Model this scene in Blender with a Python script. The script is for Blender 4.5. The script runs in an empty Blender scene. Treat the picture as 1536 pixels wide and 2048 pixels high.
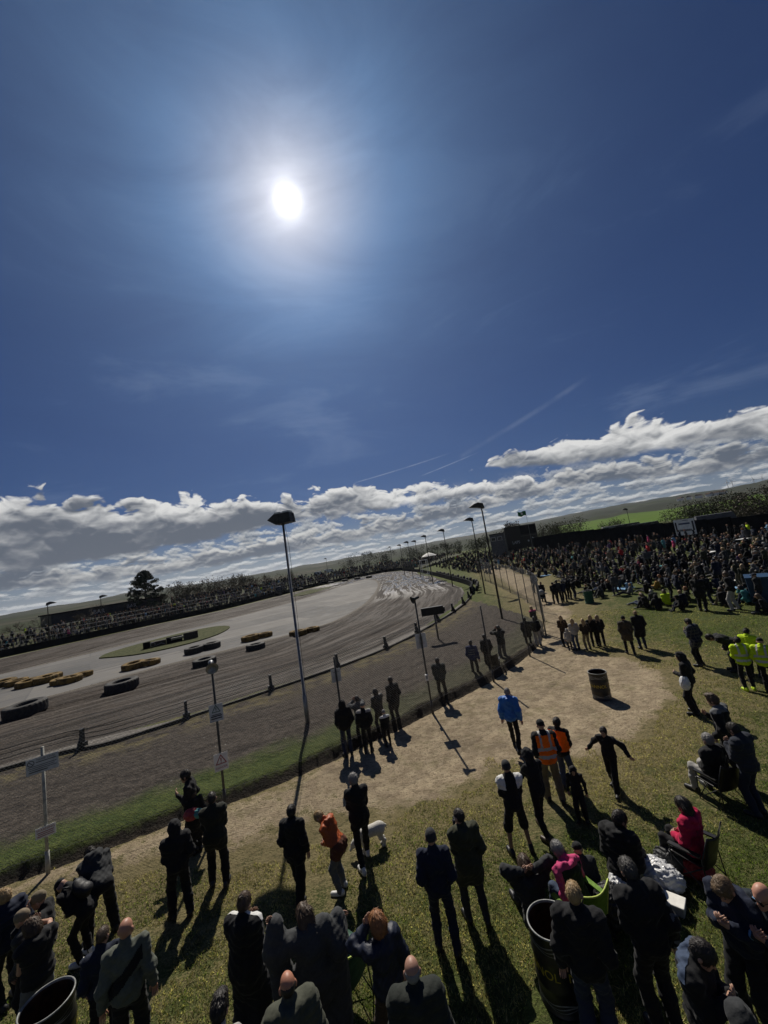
import bpy, math, random
import numpy as np
from mathutils import Vector, Matrix, Euler
random.seed(7); RNG = np.random.default_rng(7)
SC = bpy.context.scene
COL = SC.collection
PI = math.pi; rad = math.radians

# ------------------------------------------------------------------ camera, world, sun, exposure
CAM_H, PITCH, ROLL, FPX = 6.1, rad(6.7), rad(8.9), 769.0
SUN_AZ, SUN_EL = rad(-7.8), rad(46.5)
SUN_STRENGTH, SUN_ANGLE, SUN_COLOR = 5.0, rad(0.5), (1.0, 0.93, 0.82)
SKY_STRENGTH, EXPOSURE = 0.05, -0.17
_F = Vector((0, math.cos(PITCH), math.sin(PITCH))); _U = Vector((0, -math.sin(PITCH), math.cos(PITCH))); _R = Vector((1, 0, 0))
cam_d = bpy.data.cameras.new("camera"); cam = bpy.data.objects.new("camera", cam_d); COL.objects.link(cam)
cam_d.sensor_fit = 'VERTICAL'; cam_d.sensor_height = 36.0; cam_d.lens = FPX / 2048 * 36; cam_d.clip_end = 30000; cam_d.clip_start = 0.05
_cx = _R * math.cos(ROLL) - _U * math.sin(ROLL); _cy = _R * math.sin(ROLL) + _U * math.cos(ROLL); _cz = -_F
cam.matrix_world = Matrix(((_cx.x, _cy.x, _cz.x, 0), (_cx.y, _cy.y, _cz.y, 0), (_cx.z, _cy.z, _cz.z, CAM_H), (0, 0, 0, 1)))
SC.camera = cam
SC.view_settings.view_transform = 'Standard'; SC.view_settings.look = 'None'
SC.view_settings.exposure = EXPOSURE; SC.view_settings.gamma = 1.0
SC.render.engine = 'CYCLES'; SC.cycles.max_bounces = 6; SC.cycles.diffuse_bounces = 2; SC.cycles.glossy_bounces = 2; SC.cycles.transparent_max_bounces = 8
SUN_DIR = Vector((math.sin(SUN_AZ) * math.cos(SUN_EL), math.cos(SUN_AZ) * math.cos(SUN_EL), math.sin(SUN_EL)))
sun_d = bpy.data.lights.new("sun", 'SUN'); sun_d.energy = SUN_STRENGTH; sun_d.angle = SUN_ANGLE; sun_d.color = SUN_COLOR
sun_o = bpy.data.objects.new("sun", sun_d); COL.objects.link(sun_o); sun_o.rotation_euler = SUN_DIR.to_track_quat('Z', 'Y').to_euler(); sun_o.location = (0, 0, 40)

# ------------------------------------------------------------------ node helpers
class NT:
    """terse maths on shader nodes"""
    def __init__(s, tree): s.t = tree; s.n = tree.nodes; s.l = tree.links
    def new(s, typ, **kw):
        nd = s.n.new(typ)
        for k, v in kw.items(): setattr(nd, k, v)
        return nd
    def put(s, inp, v):
        if hasattr(v, 'is_output'): s.l.new(v, inp)
        elif v is not None: inp.default_value = v
    def m(s, op, a, b=None, c=None, clamp=False):
        nd = s.new('ShaderNodeMath', operation=op, use_clamp=clamp)
        for i, v in enumerate((a, b, c)):
            if v is not None: s.put(nd.inputs[i], v)
        return nd.outputs[0]
    def add(s, a, b): return s.m('ADD', a, b)
    def sub(s, a, b): return s.m('SUBTRACT', a, b)
    def mul(s, a, b): return s.m('MULTIPLY', a, b)
    def div(s, a, b): return s.m('DIVIDE', a, b)
    def step(s, x, lo, hi, o0=0.0, o1=1.0):
        nd = s.new('ShaderNodeMapRange', interpolation_type='SMOOTHSTEP')
        for i, v in enumerate((x, lo, hi, o0, o1)): s.put(nd.inputs[i], v)
        return nd.outputs[0]
    def lin(s, x, lo, hi, o0=0.0, o1=1.0):
        nd = s.new('ShaderNodeMapRange')
        for i, v in enumerate((x, lo, hi, o0, o1)): s.put(nd.inputs[i], v)
        return nd.outputs[0]
    def vec(s, x, y, z=0.0):
        nd = s.new('ShaderNodeCombineXYZ')
        for i, v in enumerate((x, y, z)): s.put(nd.inputs[i], v)
        return nd.outputs[0]
    def xyz(s, v):
        nd = s.new('ShaderNodeSeparateXYZ'); s.put(nd.inputs[0], v); return nd.outputs
    def noise(s, v, scale, detail=4, rough=0.55, dist=0.0, out=0, dim='3D'):
        nd = s.new('ShaderNodeTexNoise', noise_dimensions=dim); s.put(nd.inputs['Vector'], v)
        s.put(nd.inputs['Scale'], scale); nd.inputs['Detail'].default_value = detail; nd.inputs['Roughness'].default_value = rough; nd.inputs['Distortion'].default_value = dist
        return nd.outputs[out]
    def voro(s, v, scale, feature='F1', detail=0, rough=0.5, out='Distance', smooth=0.6, dim='3D'):
        nd = s.new('ShaderNodeTexVoronoi', feature=feature, voronoi_dimensions=dim); s.put(nd.inputs['Vector'], v); nd.inputs['Scale'].default_value = scale
        if 'Detail' in nd.inputs: nd.inputs['Detail'].default_value = detail; nd.inputs['Roughness'].default_value = rough
        if feature == 'SMOOTH_F1': nd.inputs['Smoothness'].default_value = smooth
        return nd.outputs[out]
    def mix(s, f, a, b, blend='MIX'):
        nd = s.new('ShaderNodeMix', data_type='RGBA', blend_type=blend)
        s.put(nd.inputs[0], f)
        for i, v in ((6, a), (7, b)):
            s.put(nd.inputs[i], (*v, 1) if isinstance(v, tuple) and len(v) == 3 else v)
        return nd.outputs[2]
    def curve(s, x, pts, x0, x1, y0, y1):
        nd = s.new('ShaderNodeFloatCurve'); c = nd.mapping.curves[0]
        P = [((a - x0) / (x1 - x0), (b - y0) / (y1 - y0)) for a, b in pts]
        while len(c.points) < len(P): c.points.new(0.5, 0.5)
        for p, q in zip(c.points, P): p.location = q
        nd.mapping.update(); s.put(nd.inputs['Value'], s.lin(x, x0, x1))
        return s.lin(nd.outputs[0], 0, 1, y0, y1)
    def bump(s, h, strength, dist):
        nd = s.new('ShaderNodeBump'); s.put(nd.inputs['Height'], h); s.put(nd.inputs['Strength'], strength); nd.inputs['Distance'].default_value = dist
        return nd.outputs[0]

def build_world():
    w = bpy.data.worlds.new("World"); SC.world = w; w.use_nodes = True
    t = w.node_tree; t.nodes.clear(); n = NT(t)
    sky = n.new('ShaderNodeTexSky', sky_type='NISHITA', sun_disc=False, sun_elevation=SUN_EL, sun_rotation=SUN_AZ, altitude=60, air_density=1.0, dust_density=0.35, ozone_density=2.5)
    geo = n.new('ShaderNodeTexCoord'); d = geo.outputs['Generated']
    nd = n.new('ShaderNodeVectorMath', operation='NORMALIZE'); n.put(nd.inputs[0], d); d = nd.outputs[0]
    x, y, z = n.xyz(d)
    E = n.mul(n.m('ARCSINE', z), 180 / PI); A = n.mul(n.m('ARCTAN2', x, y), 180 / PI)
    dt = n.new('ShaderNodeVectorMath', operation='DOT_PRODUCT'); n.put(dt.inputs[0], d); dt.inputs[1].default_value = SUN_DIR
    ang = n.mul(n.m('ARCCOSINE', n.m('MINIMUM', dt.outputs['Value'], 0.999999)), 180 / PI)
    # Nishita sky, a deep polarised blue
    K = SKY_STRENGTH
    hs = n.new('ShaderNodeHueSaturation'); hs.inputs['Saturation'].default_value = 1.12; n.put(hs.inputs['Color'], sky.outputs[0])
    base = n.mix(1.0, hs.outputs[0], (0.30 * K, 0.40 * K, 0.66 * K), 'MULTIPLY')
    # thin cirrus veil lit by the sun
    ci = n.noise(n.vec(n.mul(A, 0.035), n.mul(E, 0.13)), 1.0, 5, 0.6, 0.4, 0, '2D')
    # bright air round the sun
    def ex(k, w, p=1.0):
        r = n.div(ang, w); r = n.m('POWER', r, p) if p != 1.0 else r
        return n.mul(n.m('EXPONENT', n.mul(r, -1.0)), k)
    core = ex(3.2, 0.82, 1.2)
    veil = n.mul(n.add(ex(0.60, 4.6), n.add(ex(0.50, 11.0), ex(0.050, 28.0))), n.lin(ci, 0.3, 0.7, 0.84, 1.16))
    glow = n.mix(1.0, n.mix(n.step(ang, 1.0, 14.0), (1.0, 1.0, 1.0), (0.42, 0.78, 1.22)), n.vec(veil, veil, veil), 'MULTIPLY')
    glow = n.mix(1.0, glow, n.vec(core, core, core), 'ADD')
    col = n.mix(1.0, base, glow, 'ADD')
    col = n.mix(n.mul(n.step(ci, 0.52, 0.75), n.mul(n.step(E, 6.0, 14.0), n.step(E, 52.0, 18.0, 0.0, 0.12))), col, (0.45, 0.56, 0.75))
    # ---- cumulus
    def billow(sx, sy, seed, dE=0.0):
        p = n.vec(n.add(n.mul(A, sx), seed * 3.1), n.add(n.mul(n.add(E, dE), sy), seed * 1.7))
        w1 = n.noise(p, 2.2, 1, 0.5, 0.0, 1, '2D')
        pv = n.new('ShaderNodeVectorMath', operation='MULTIPLY_ADD'); n.put(pv.inputs[0], w1); pv.inputs[1].default_value = (0.5, 0.5, 0.0); n.put(pv.inputs[2], p)
        b = n.voro(pv.outputs[0], 1.0, 'F1', 3, 0.55, 'Distance', 0.35, '2D')
        f = n.noise(p, 1.2, 6, 0.62, 0.0, 0, '2D')
        return n.add(n.mul(n.sub(1.0, b), 0.62), n.mul(f, 0.48))
    def layer(col, top, base_el, sx, sy, seed, amp, soft, bright, dark, cover=None, thin=2.4, relief=1.0):
        b0 = billow(sx, sy, seed); b1 = billow(sx, sy, seed, 0.9 / (sy * 6))
        body = n.add(n.add(n.sub(top, E), 0.7), n.mul(n.sub(b0, 0.60), amp))
        if cover is not None: body = n.sub(body, n.mul(cover, 6.0))
        a_top = n.step(body, 0.0, soft)
        low = n.add(n.sub(E, base_el), n.mul(n.sub(b0, 0.60), amp * 0.35))
        alpha = n.mul(a_top, n.step(low, -0.25, 0.55))
        rim = n.m('EXPONENT', n.mul(n.m('MAXIMUM', body, 0.0), -1.0 / thin))
        rel = n.mul(n.mul(n.sub(b0, b1), relief * 3.0), n.add(n.mul(rim, 0.8), 0.28))
        patch = n.noise(n.vec(n.mul(A, sx * 0.55), n.mul(E, sy * 0.8), seed + 7.7), 1.0, 3, 0.55, 0.0, 0, '3D')
        lit = n.add(n.add(n.mul(rim, 0.95), rel), n.mul(n.sub(patch, 0.54), 2.1))
        lit = n.step(n.add(lit, 0.10), -0.05, 1.0)
        # near the sun's bearing the thin edges burn brighter
        c = n.mix(lit, dark, bright)
        return n.mix(alpha, col, c)
    hz = n.step(E, 9.0, -1.0)
    col = n.mix(n.mul(hz, 0.55), col, (0.34, 0.41, 0.50))
    BR, DK = (0.92, 0.92, 0.90), (0.135, 0.160, 0.205)
    # low far strips, flattened by perspective
    def strips(dE, det):
        lg = n.m('LOGARITHM', n.add(n.m('MAXIMUM', n.add(E, dE), 0.0), 1.6), 2.718)
        q = n.vec(n.add(n.mul(A, 0.155), 40.0), n.mul(lg, 2.9))
        return n.noise(q, 1.5, det, 0.62, 0.0, 0, '2D')
    s0, s1 = strips(0.0, 6), strips(0.30, 6)
    sl = n.m('MAXIMUM', n.m('MINIMUM', n.add(n.mul(n.sub(s0, s1), 4.0), n.lin(s0, 0.45, 0.72, 0.70, 0.10)), 1.0), 0.0)
    col = n.mix(n.mul(n.step(s0, 0.45, 0.55), n.step(E, 9.5, 6.5, 0.0, 0.92)), col, n.mix(sl, (0.13, 0.17, 0.23), (0.74, 0.76, 0.76)))
    mid_top = n.curve(A, [(-50, 5.5), (-30, 5.2), (-10, 5.8), (10, 7.0), (25, 8.2), (40, 6.6), (55, 6.0)], -60, 60, 0, 12)
    col = layer(col, mid_top, n.sub(mid_top, 3.2), 0.21, 0.42, 21.0, 3.6, 0.8, (0.74, 0.74, 0.72), (0.125, 0.155, 0.205), None, 1.0, 1.2)
    # main bank, ahead and to the left
    topM = n.curve(A, [(-60, 13.0), (-46, 13.3), (-41, 13.9), (-34, 11.9), (-29, 12.4), (-21, 11.8), (-14, 10.6), (-8, 11.2), (-3.6, 12.3), (1, 10.4), (7, 10.2), (13, 9.6), (19, 8.6), (26, 5.0), (60, -6)], -60, 60, -10, 20)
    baseM = n.curve(A, [(-60, 3.0), (-40, 4.4), (-25, 5.6), (-10, 6.5), (8, 6.6), (20, 6.2), (60, 6)], -60, 60, -10, 20)
    col = layer(col, topM, baseM, 0.155, 0.27, 11.0, 4.3, 0.5, BR, DK, None, 1.5, 0.9)
    # right hand bank, higher and nearer
    topR = n.curve(A, [(-60, -8), (5, -8), (11, 3), (14.5, 11.2), (19, 12.0), (23, 12.0), (27, 12.9), (31, 12.4), (37, 11.8), (42, 11.0), (46, 10.4), (60, 9.0)], -60, 60, -10, 20)
    baseR = n.curve(A, [(-60, 10.8), (14, 10.4), (24, 8.5), (33, 7.5), (40, 6.7), (46, 6.1), (60, 5.0)], -60, 60, -10, 20)
    col = layer(col, topR, baseR, 0.15, 0.27, 33.0, 4.0, 0.5, BR, (0.14, 0.165, 0.205), None, 1.7, 0.8)
    # aircraft trails
    for a0, e0, sl_, a1, wd in ((-4.0, 11.6, 0.13, 12.0, 0.14), (12, 12.6, 0.32, 32.0, 0.55), (6.0, 11.0, 0.2, 16.0, 0.13)):
        line = n.m('ABSOLUTE', n.sub(n.sub(E, e0), n.mul(n.sub(A, a0), sl_)))
        k = n.mul(n.step(line, wd, 0.0, 0.0, 0.30 if wd < 0.3 else 0.10), n.mul(n.step(A, a0, a0 + 1.5), n.step(A, a1, a1 - 4)))
        k = n.mul(k, n.step(n.noise(n.vec(n.mul(A, 0.4), n.mul(E, 0.4), 1.0), 1.0, 3), 0.35, 0.6, 0.4, 1.0))
        k = n.mul(k, n.step(E, 9.5, 11.5))
        col = n.mix(k, col, (0.55, 0.62, 0.74))
    col = n.mix(1.0, col, (0.86, 0.86, 0.87), 'MULTIPLY')
    bg = n.new('ShaderNodeBackground'); n.put(bg.inputs['Color'], col); bg.inputs['Strength'].default_value = 1.0
    out = n.new('ShaderNodeOutputWorld'); t.links.new(bg.outputs[0], out.inputs[0])
    w.cycles.sampling_method = 'MANUAL'; w.cycles.sample_map_resolution = 128
build_world()

# ------------------------------------------------------------------ where a sight line of the photograph meets the ground
def sight(px, py):
    u, v = px - 768, py - 1024
    a = u * math.cos(ROLL) - v * math.sin(ROLL); b = u * math.sin(ROLL) + v * math.cos(ROLL)
    return _F + _R * (a / FPX) - _U * (b / FPX)
def lawn_z(x, y):
    """the lawn climbs gently to the right of the sand path"""
    t = min(max((x - 5.0) / 27.0, 0.0), 1.0)
    return 2.1 * t * t * (3 - 2 * t)
def gp(px, py, z=None, over=0.0):
    d = sight(px, py); zz = z if z is not None else over
    for _ in range(14):
        t = (zz - CAM_H) / d.z; p = Vector((d.x * t, d.y * t, zz))
        if z is not None: break
        zz = 0.5 * zz + 0.5 * (lawn_z(p.x, p.y) + over)
    return p
def on(g): return (g.x, g.y, lawn_z(g.x, g.y))
def far(px, py, dist):
    """point on the sight line at a horizontal distance"""
    d = sight(px, py); k = dist / math.hypot(d.x, d.y)
    return Vector((d.x * k, d.y * k, CAM_H + d.z * k))
def height_at(px, py, g):
    d = sight(px, py); t = (d.x * g.x + d.y * g.y) / (d.x * d.x + d.y * d.y)
    return CAM_H + t * d.z

# ------------------------------------------------------------------ mesh and object helpers
class MB:
    """collects vertices and faces of ONE mesh"""
    def __init__(s): s.v = []; s.f = []; s.n = 0
    def add(s, V, F):
        V = np.asarray(V, float).reshape(-1, 3); s.v.append(V); o = s.n
        s.f.extend([tuple(i + o for i in f) for f in F]); s.n += len(V); return s
    def box(s, c, size, rz=0.0, rx=0.0, ry=0.0, taper=1.0):
        x, y, z = (k / 2 for k in size)
        V = np.array([(-x, -y, -z), (x, -y, -z), (x, y, -z), (-x, y, -z), (-x * taper, -y * taper, z), (x * taper, -y * taper, z), (x * taper, y * taper, z), (-x * taper, y * taper, z)])
        R = np.array(Euler((rx, ry, rz)).to_matrix()); V = V @ R.T + np.array(c)
        return s.add(V, [(0, 3, 2, 1), (4, 5, 6, 7), (0, 1, 5, 4), (1, 2, 6, 5), (2, 3, 7, 6), (3, 0, 4, 7)])
    def tube(s, pts, r, n=8, caps=True):
        pts = [np.asarray(p, float) for p in pts]; m = len(pts)
        rs = [r] * m if np.isscalar(r) else list(r)
        V = []; up = None
        for i in range(m):
            t = pts[min(i + 1, m - 1)] - pts[max(i - 1, 0)]; t = t / (np.linalg.norm(t) + 1e-9)
            if up is None: up = np.array([0, 0, 1.0]) if abs(t[2]) < 0.9 else np.array([1.0, 0, 0])
            a = np.cross(t, up); a /= np.linalg.norm(a) + 1e-9; b = np.cross(a, t); up = b
            for k in range(n):
                w = 2 * PI * k / n; V.append(pts[i] + rs[i] * (math.cos(w) * a + math.sin(w) * b))
        F = [(i * n + k, i * n + (k + 1) % n, (i + 1) * n + (k + 1) % n, (i + 1) * n + k) for i in range(m - 1) for k in range(n)]
        if caps: F += [tuple(range(n - 1, -1, -1)), tuple(range((m - 1) * n, m * n))]
        return s.add(V, F)
    def lathe(s, prof, n=32, c=(0, 0, 0), rot=None, wob=None):
        V = []; m = len(prof)
        for r, z in prof:
            for k in range(n):
                w = 2 * PI * k / n; rr = r * (1 + (wob(w, z) if wob else 0)); V.append((rr * math.cos(w), rr * math.sin(w), z))
        V = np.array(V)
        if rot is not None: V = V @ np.array(rot).T
        V = V + np.array(c)
        F = [(i * n + k, i * n + (k + 1) % n, (i + 1) * n + (k + 1) % n, (i + 1) * n + k) for i in range(m - 1) for k in range(n)]
        return s.add(V, F)
    def prism(s, outline, t, M=None):
        """flat outline (x,z) extruded t along y"""
        k = len(outline); V = [(x, -t / 2, z) for x, z in outline] + [(x, t / 2, z) for x, z in outline]
        if M is not None: V = [tuple(M @ Vector(p)) for p in V]
        return s.add(V, [tuple(range(k)), tuple(range(2 * k - 1, k - 1, -1))] + [(i, i + k, (i + 1) % k + k, (i + 1) % k) for i in range(k)])
    def mesh(s, name, mat, smooth=False):
        me = bpy.data.meshes.new(name)
        V = np.concatenate(s.v) if s.v else np.zeros((0, 3))
        fast_mesh(me, V, s.f)
        if mat: me.materials.append(mat)
        if smooth: me.polygons.foreach_set('use_smooth', np.ones(len(me.polygons), bool))
        return me
    def build(s, name, mat, parent=None, smooth=False, color=None):
        return link(name, s.mesh(name, mat, smooth), parent, color)
def fast_mesh(me, V, faces):
    V = np.asarray(V, np.float32)
    if isinstance(faces, np.ndarray):
        k = faces.shape[1]; flat = faces.astype(np.int32).ravel(); starts = np.arange(0, len(flat), k, dtype=np.int32)
    else:
        lens = np.fromiter((len(f) for f in faces), np.int32, len(faces)); starts = np.concatenate([[0], np.cumsum(lens)[:-1]]).astype(np.int32) if len(lens) else np.zeros(0, np.int32)
        flat = np.fromiter((i for f in faces for i in f), np.int32, int(lens.sum()))
    me.vertices.add(len(V)); me.vertices.foreach_set('co', V.ravel())
    me.loops.add(len(flat)); me.loops.foreach_set('vertex_index', flat)
    me.polygons.add(len(starts)); me.polygons.foreach_set('loop_start', starts)
    me.update(calc_edges=True); me.validate(); me.polygons.foreach_set('use_smooth', np.zeros(len(me.polygons), bool))
def link(name, me, parent=None, color=None):
    o = bpy.data.objects.new(name, me); COL.objects.link(o)
    if parent: o.parent = parent
    if color: o.color = (*color, 1)
    return o
def tag(o, label=None, cat=None, group=None, kind=None):
    if label: o['label'] = label
    if cat: o['category'] = cat
    if group: o['group'] = group
    if kind: o['kind'] = kind
    return o
def thing(name, label, cat, loc=(0, 0, 0), rz=0.0, group=None):
    o = bpy.data.objects.new(name, None); COL.objects.link(o); o.empty_display_size = 0.3
    o.location = loc; o.rotation_euler = (0, 0, rz)
    return tag(o, label, cat, group)
def copy_tree(o, parent=None):
    c = o.copy(); COL.objects.link(c); c.parent = parent
    for ch in o.children: copy_tree(ch, c)
    return c
def catmull(K, n):
    K = np.asarray(K, float); m = len(K); t = np.linspace(0, m - 1, n); i = np.minimum(t.astype(int), m - 2); f = (t - i)[:, None]
    g = lambda j: K[np.clip(j, 0, m - 1)]
    p0, p1, p2, p3 = g(i - 1), g(i), g(i + 1), g(i + 2)
    return 0.5 * (2 * p1 + (p2 - p0) * f + (2 * p0 - 5 * p1 + 4 * p2 - p3) * f * f + (3 * p1 - p0 - 3 * p2 + p3) * f ** 3)
def vnoise(x, y, seed=0):
    """smooth value noise, numpy"""
    x = np.asarray(x, float); y = np.asarray(y, float); xi = np.floor(x).astype(np.int64); yi = np.floor(y).astype(np.int64); fx = x - xi; fy = y - yi
    fx = fx * fx * (3 - 2 * fx); fy = fy * fy * (3 - 2 * fy)
    def h(a, b):
        v = (a * 374761393 + b * 668265263 + seed * 1442695041) & 0xffffffff; v = ((v ^ (v >> 13)) * 1274126177) & 0xffffffff
        return ((v ^ (v >> 16)) & 0xffff) / 65535.0
    return (h(xi, yi) * (1 - fx) + h(xi + 1, yi) * fx) * (1 - fy) + (h(xi, yi + 1) * (1 - fx) + h(xi + 1, yi + 1) * fx) * fy
def fbm(x, y, seed=0, o=4):
    s = 0; a = 0.5
    for k in range(o): s = s + a * vnoise(x * 2 ** k, y * 2 ** k, seed + k); a /= 2
    return s
def poly_dist(px, py, K):
    """distance of points to a polyline"""
    K = np.asarray(K, float); best = np.full(px.shape, 1e9)
    for a, b in zip(K[:-1], K[1:]):
        d = b - a; L = d @ d; t = np.clip(((px - a[0]) * d[0] + (py - a[1]) * d[1]) / L, 0, 1)
        best = np.minimum(best, np.hypot(px - a[0] - t * d[0], py - a[1] - t * d[1]))
    return best
def inside(px, py, K):
    K = np.asarray(K, float); r = np.zeros(px.shape, bool)
    for a, b in zip(K, np.roll(K, -1, 0)):
        c = (a[1] > py) != (b[1] > py)
        with np.errstate(divide='ignore', invalid='ignore'): r ^= c & (px < (b[0] - a[0]) * (py - a[1]) / (b[1] - a[1]) + a[0])
    return r

# ------------------------------------------------------------------ materials
def material(name, rough=0.8, spec=0.3):
    m = bpy.data.materials.new(name); m.use_nodes = True; t = m.node_tree; t.nodes.clear(); n = NT(t)
    b = n.new('ShaderNodeBsdfPrincipled'); o = n.new('ShaderNodeOutputMaterial'); t.links.new(b.outputs[0], o.inputs[0])
    b.inputs['Roughness'].default_value = rough; b.inputs['Specular IOR Level'].default_value = spec
    return m, n, b
def mat_plain(name, col, rough=0.7, metal=0.0, var=0.25, scale=6.0, bump=0.0, spec=0.35, col2=None):
    """one base colour broken up by dirt and wear"""
    m, n, b = material(name, rough, spec); tc = n.new('ShaderNodeTexCoord').outputs['Object']
    f = n.noise(tc, scale, 5, 0.6)
    c2 = col2 or tuple(k * (1 - var * 1.6) for k in col)
    n.put(b.inputs['Base Color'], n.mix(n.step(f, 0.35, 0.7), col, c2)); b.inputs['Metallic'].default_value = metal
    n.put(b.inputs['Roughness'], n.lin(f, 0.3, 0.7, max(rough - 0.12, 0.05), min(rough + 0.12, 1)))
    if bump: n.put(b.inputs['Normal'], n.bump(n.noise(tc, scale * 5, 4), bump, 0.01))
    return m
def mat_object_color(name, rough, scale, bumpd, var=0.3, spec=0.25, sheen=0.0):
    """cloth, skin, hair: the object's own colour with weave or mottling"""
    m, n, b = material(name, rough, spec); oi = n.new('ShaderNodeObjectInfo'); tc = n.new('ShaderNodeTexCoord').outputs['Object']
    f = n.noise(tc, scale, 4, 0.6); g = n.noise(tc, scale * 0.22, 3, 0.5)
    k = n.lin(n.add(n.mul(f, 0.6), n.mul(g, 0.6)), 0.3, 0.9, 1 - var, 1 + var)
    n.put(b.inputs['Base Color'], n.mix(1.0, oi.outputs['Color'], n.vec(k, k, k), 'MULTIPLY'))
    n.put(b.inputs['Normal'], n.bump(n.add(n.mul(g, 1.0), n.mul(f, 0.25)), 0.7, bumpd))
    if sheen: b.inputs['Sheen Weight'].default_value = sheen; b.inputs['Sheen Roughness'].default_value = 0.4
    return m
M = {}
M['cloth'] = mat_object_color('cloth', 0.82, 34, 0.02, 0.28, 0.2, 0.08)
M['shell'] = mat_object_color('jacket_shell', 0.55, 26, 0.02, 0.2, 0.35)
M['skin'] = mat_object_color('skin', 0.5, 40, 0.003, 0.14, 0.4)
M['hair'] = mat_object_color('hair', 0.55, 90, 0.012, 0.5, 0.4)
M['leather'] = mat_object_color('shoe_leather', 0.5, 30, 0.006, 0.3, 0.4)
M['steel'] = mat_plain('galvanised_steel', (0.26, 0.27, 0.28), 0.45, 0.7, 0.25, 9)
M['dark_steel'] = mat_plain('dark_painted_steel', (0.035, 0.038, 0.042), 0.5, 0.2, 0.3, 7)
M['mesh_wire'] = mat_plain('galvanised_wire', (0.32, 0.33, 0.34), 0.45, 0.6, 0.2, 4)
M['post'] = mat_plain('weathered_post', (0.10, 0.10, 0.095), 0.75, 0.1, 0.3, 8)
M['pale_post'] = mat_plain('pale_painted_post', (0.42, 0.42, 0.38), 0.7, 0.0, 0.3, 8)
M['concrete'] = mat_plain('concrete_block', (0.22, 0.215, 0.2), 0.9, 0, 0.3, 5, 0.4)
M['timber'] = mat_plain('dark_timber', (0.05, 0.045, 0.038), 0.8, 0, 0.3, 5, 0.4)
M['white'] = mat_plain('white_board', (0.80, 0.80, 0.78), 0.6, 0, 0.12, 4)
M['grey_board'] = mat_plain('grey_blue_board', (0.50, 0.53, 0.58), 0.6, 0, 0.15, 4)
M['black'] = mat_plain('black_paint', (0.012, 0.012, 0.013), 0.45, 0, 0.3, 5)
M['red'] = mat_plain('red_ink', (0.32, 0.03, 0.03), 0.6, 0, 0.1, 5)
M['ink'] = mat_plain('dark_ink', (0.03, 0.032, 0.04), 0.6, 0, 0.1, 5)
M['rubber'] = mat_plain('tyre_rubber', (0.024, 0.026, 0.028), 0.75, 0, 0.3, 5, 0.3, 0.3, (0.05, 0.045, 0.038))
M['yellow_tyre'] = mat_plain('yellow_painted_tyre', (0.21, 0.135, 0.04), 0.85, 0, 0.2, 2.2, 0.3, 0.2, (0.065, 0.048, 0.026))
M['drum'] = mat_plain('black_drum_paint', (0.010, 0.011, 0.014), 0.42, 0.0, 0.3, 6, 0.1, 0.45)
M['rust'] = mat_plain('rusty_drum_inside', (0.055, 0.026, 0.014), 0.9, 0, 0.3, 8, 0.5, 0.2, (0.016, 0.010, 0.008))
M['silver'] = mat_plain('silver_print', (0.30, 0.31, 0.30), 0.5, 0.2, 0.3, 9)
M['yellow'] = mat_plain('yellow_print', (0.46, 0.36, 0.03), 0.55, 0, 0.2, 9)
M['lime'] = mat_plain('lime_fabric', (0.13, 0.25, 0.02), 0.75, 0, 0.2, 14, 0.2)
M['lime_edge'] = mat_plain('pale_lime_piping', (0.55, 0.66, 0.15), 0.7, 0, 0.1, 9)
M['bottle_green'] = mat_plain('bottle_green_fabric', (0.02, 0.085, 0.05), 0.75, 0, 0.2, 14, 0.2)
M['bag'] = mat_plain('white_carrier_plastic', (0.62, 0.63, 0.64), 0.32, 0, 0.12, 9, 0.3, 0.5)
M['foam'] = mat_plain('white_foam', (0.74, 0.73, 0.68), 0.75, 0, 0.08, 14, 0.2)
M['box_side'] = mat_plain('grey_card', (0.30, 0.31, 0.31), 0.8, 0, 0.1, 9)
M['bark'] = mat_plain('bark', (0.05, 0.04, 0.032), 0.9, 0, 0.3, 5, 0.5)
M['corrugated'] = mat_plain('grey_cladding', (0.11, 0.115, 0.13), 0.6, 0.1, 0.2, 2)
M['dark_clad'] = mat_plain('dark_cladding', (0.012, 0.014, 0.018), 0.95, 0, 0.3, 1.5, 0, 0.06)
M['glass'] = mat_plain('dark_window', (0.012, 0.015, 0.02), 0.1, 0, 0.1, 2, 0, 0.6)
M['green_flag'] = mat_plain('green_flag_cloth', (0.02, 0.16, 0.06), 0.7, 0, 0.1, 6)
M['dog'] = mat_plain('white_dog_coat', (0.62, 0.60, 0.54), 0.9, 0, 0.15, 26, 0.5)
M['car'] = mat_plain('dark_car_paint', (0.02, 0.022, 0.026), 0.25, 0.2, 0.2, 2, 0, 0.5)
M['blanket'] = mat_object_color('picnic_blanket', 0.9, 30, 0.02, 0.3)

def leaf_mat(name, c1, c2, trans=0.25):
    m, n, b = material(name, 0.7, 0.25); tc = n.new('ShaderNodeTexCoord').outputs['Object']
    oi = n.new('ShaderNodeObjectInfo').outputs['Random']
    f = n.noise(tc, 0.8, 3); g = n.noise(tc, 9.0, 2)
    c = n.mix(n.step(n.add(n.mul(f, 0.6), n.mul(g, 0.4)), 0.35, 0.65), c1, c2)
    k = n.lin(oi, 0, 1, 0.7, 1.25); n.put(b.inputs['Base Color'], n.mix(1.0, c, n.vec(k, k, k), 'MULTIPLY'))
    b.inputs['Transmission Weight'].default_value = 0.0; b.inputs['Subsurface Weight'].default_value = 0.0
    return m
M['conifer'] = leaf_mat('conifer_needles', (0.012, 0.022, 0.014), (0.03, 0.045, 0.025))
M['bush'] = leaf_mat('olive_foliage', (0.025, 0.032, 0.012), (0.06, 0.065, 0.022))
M['twig'] = leaf_mat('bare_twigs', (0.05, 0.042, 0.03), (0.09, 0.075, 0.05))
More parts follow.
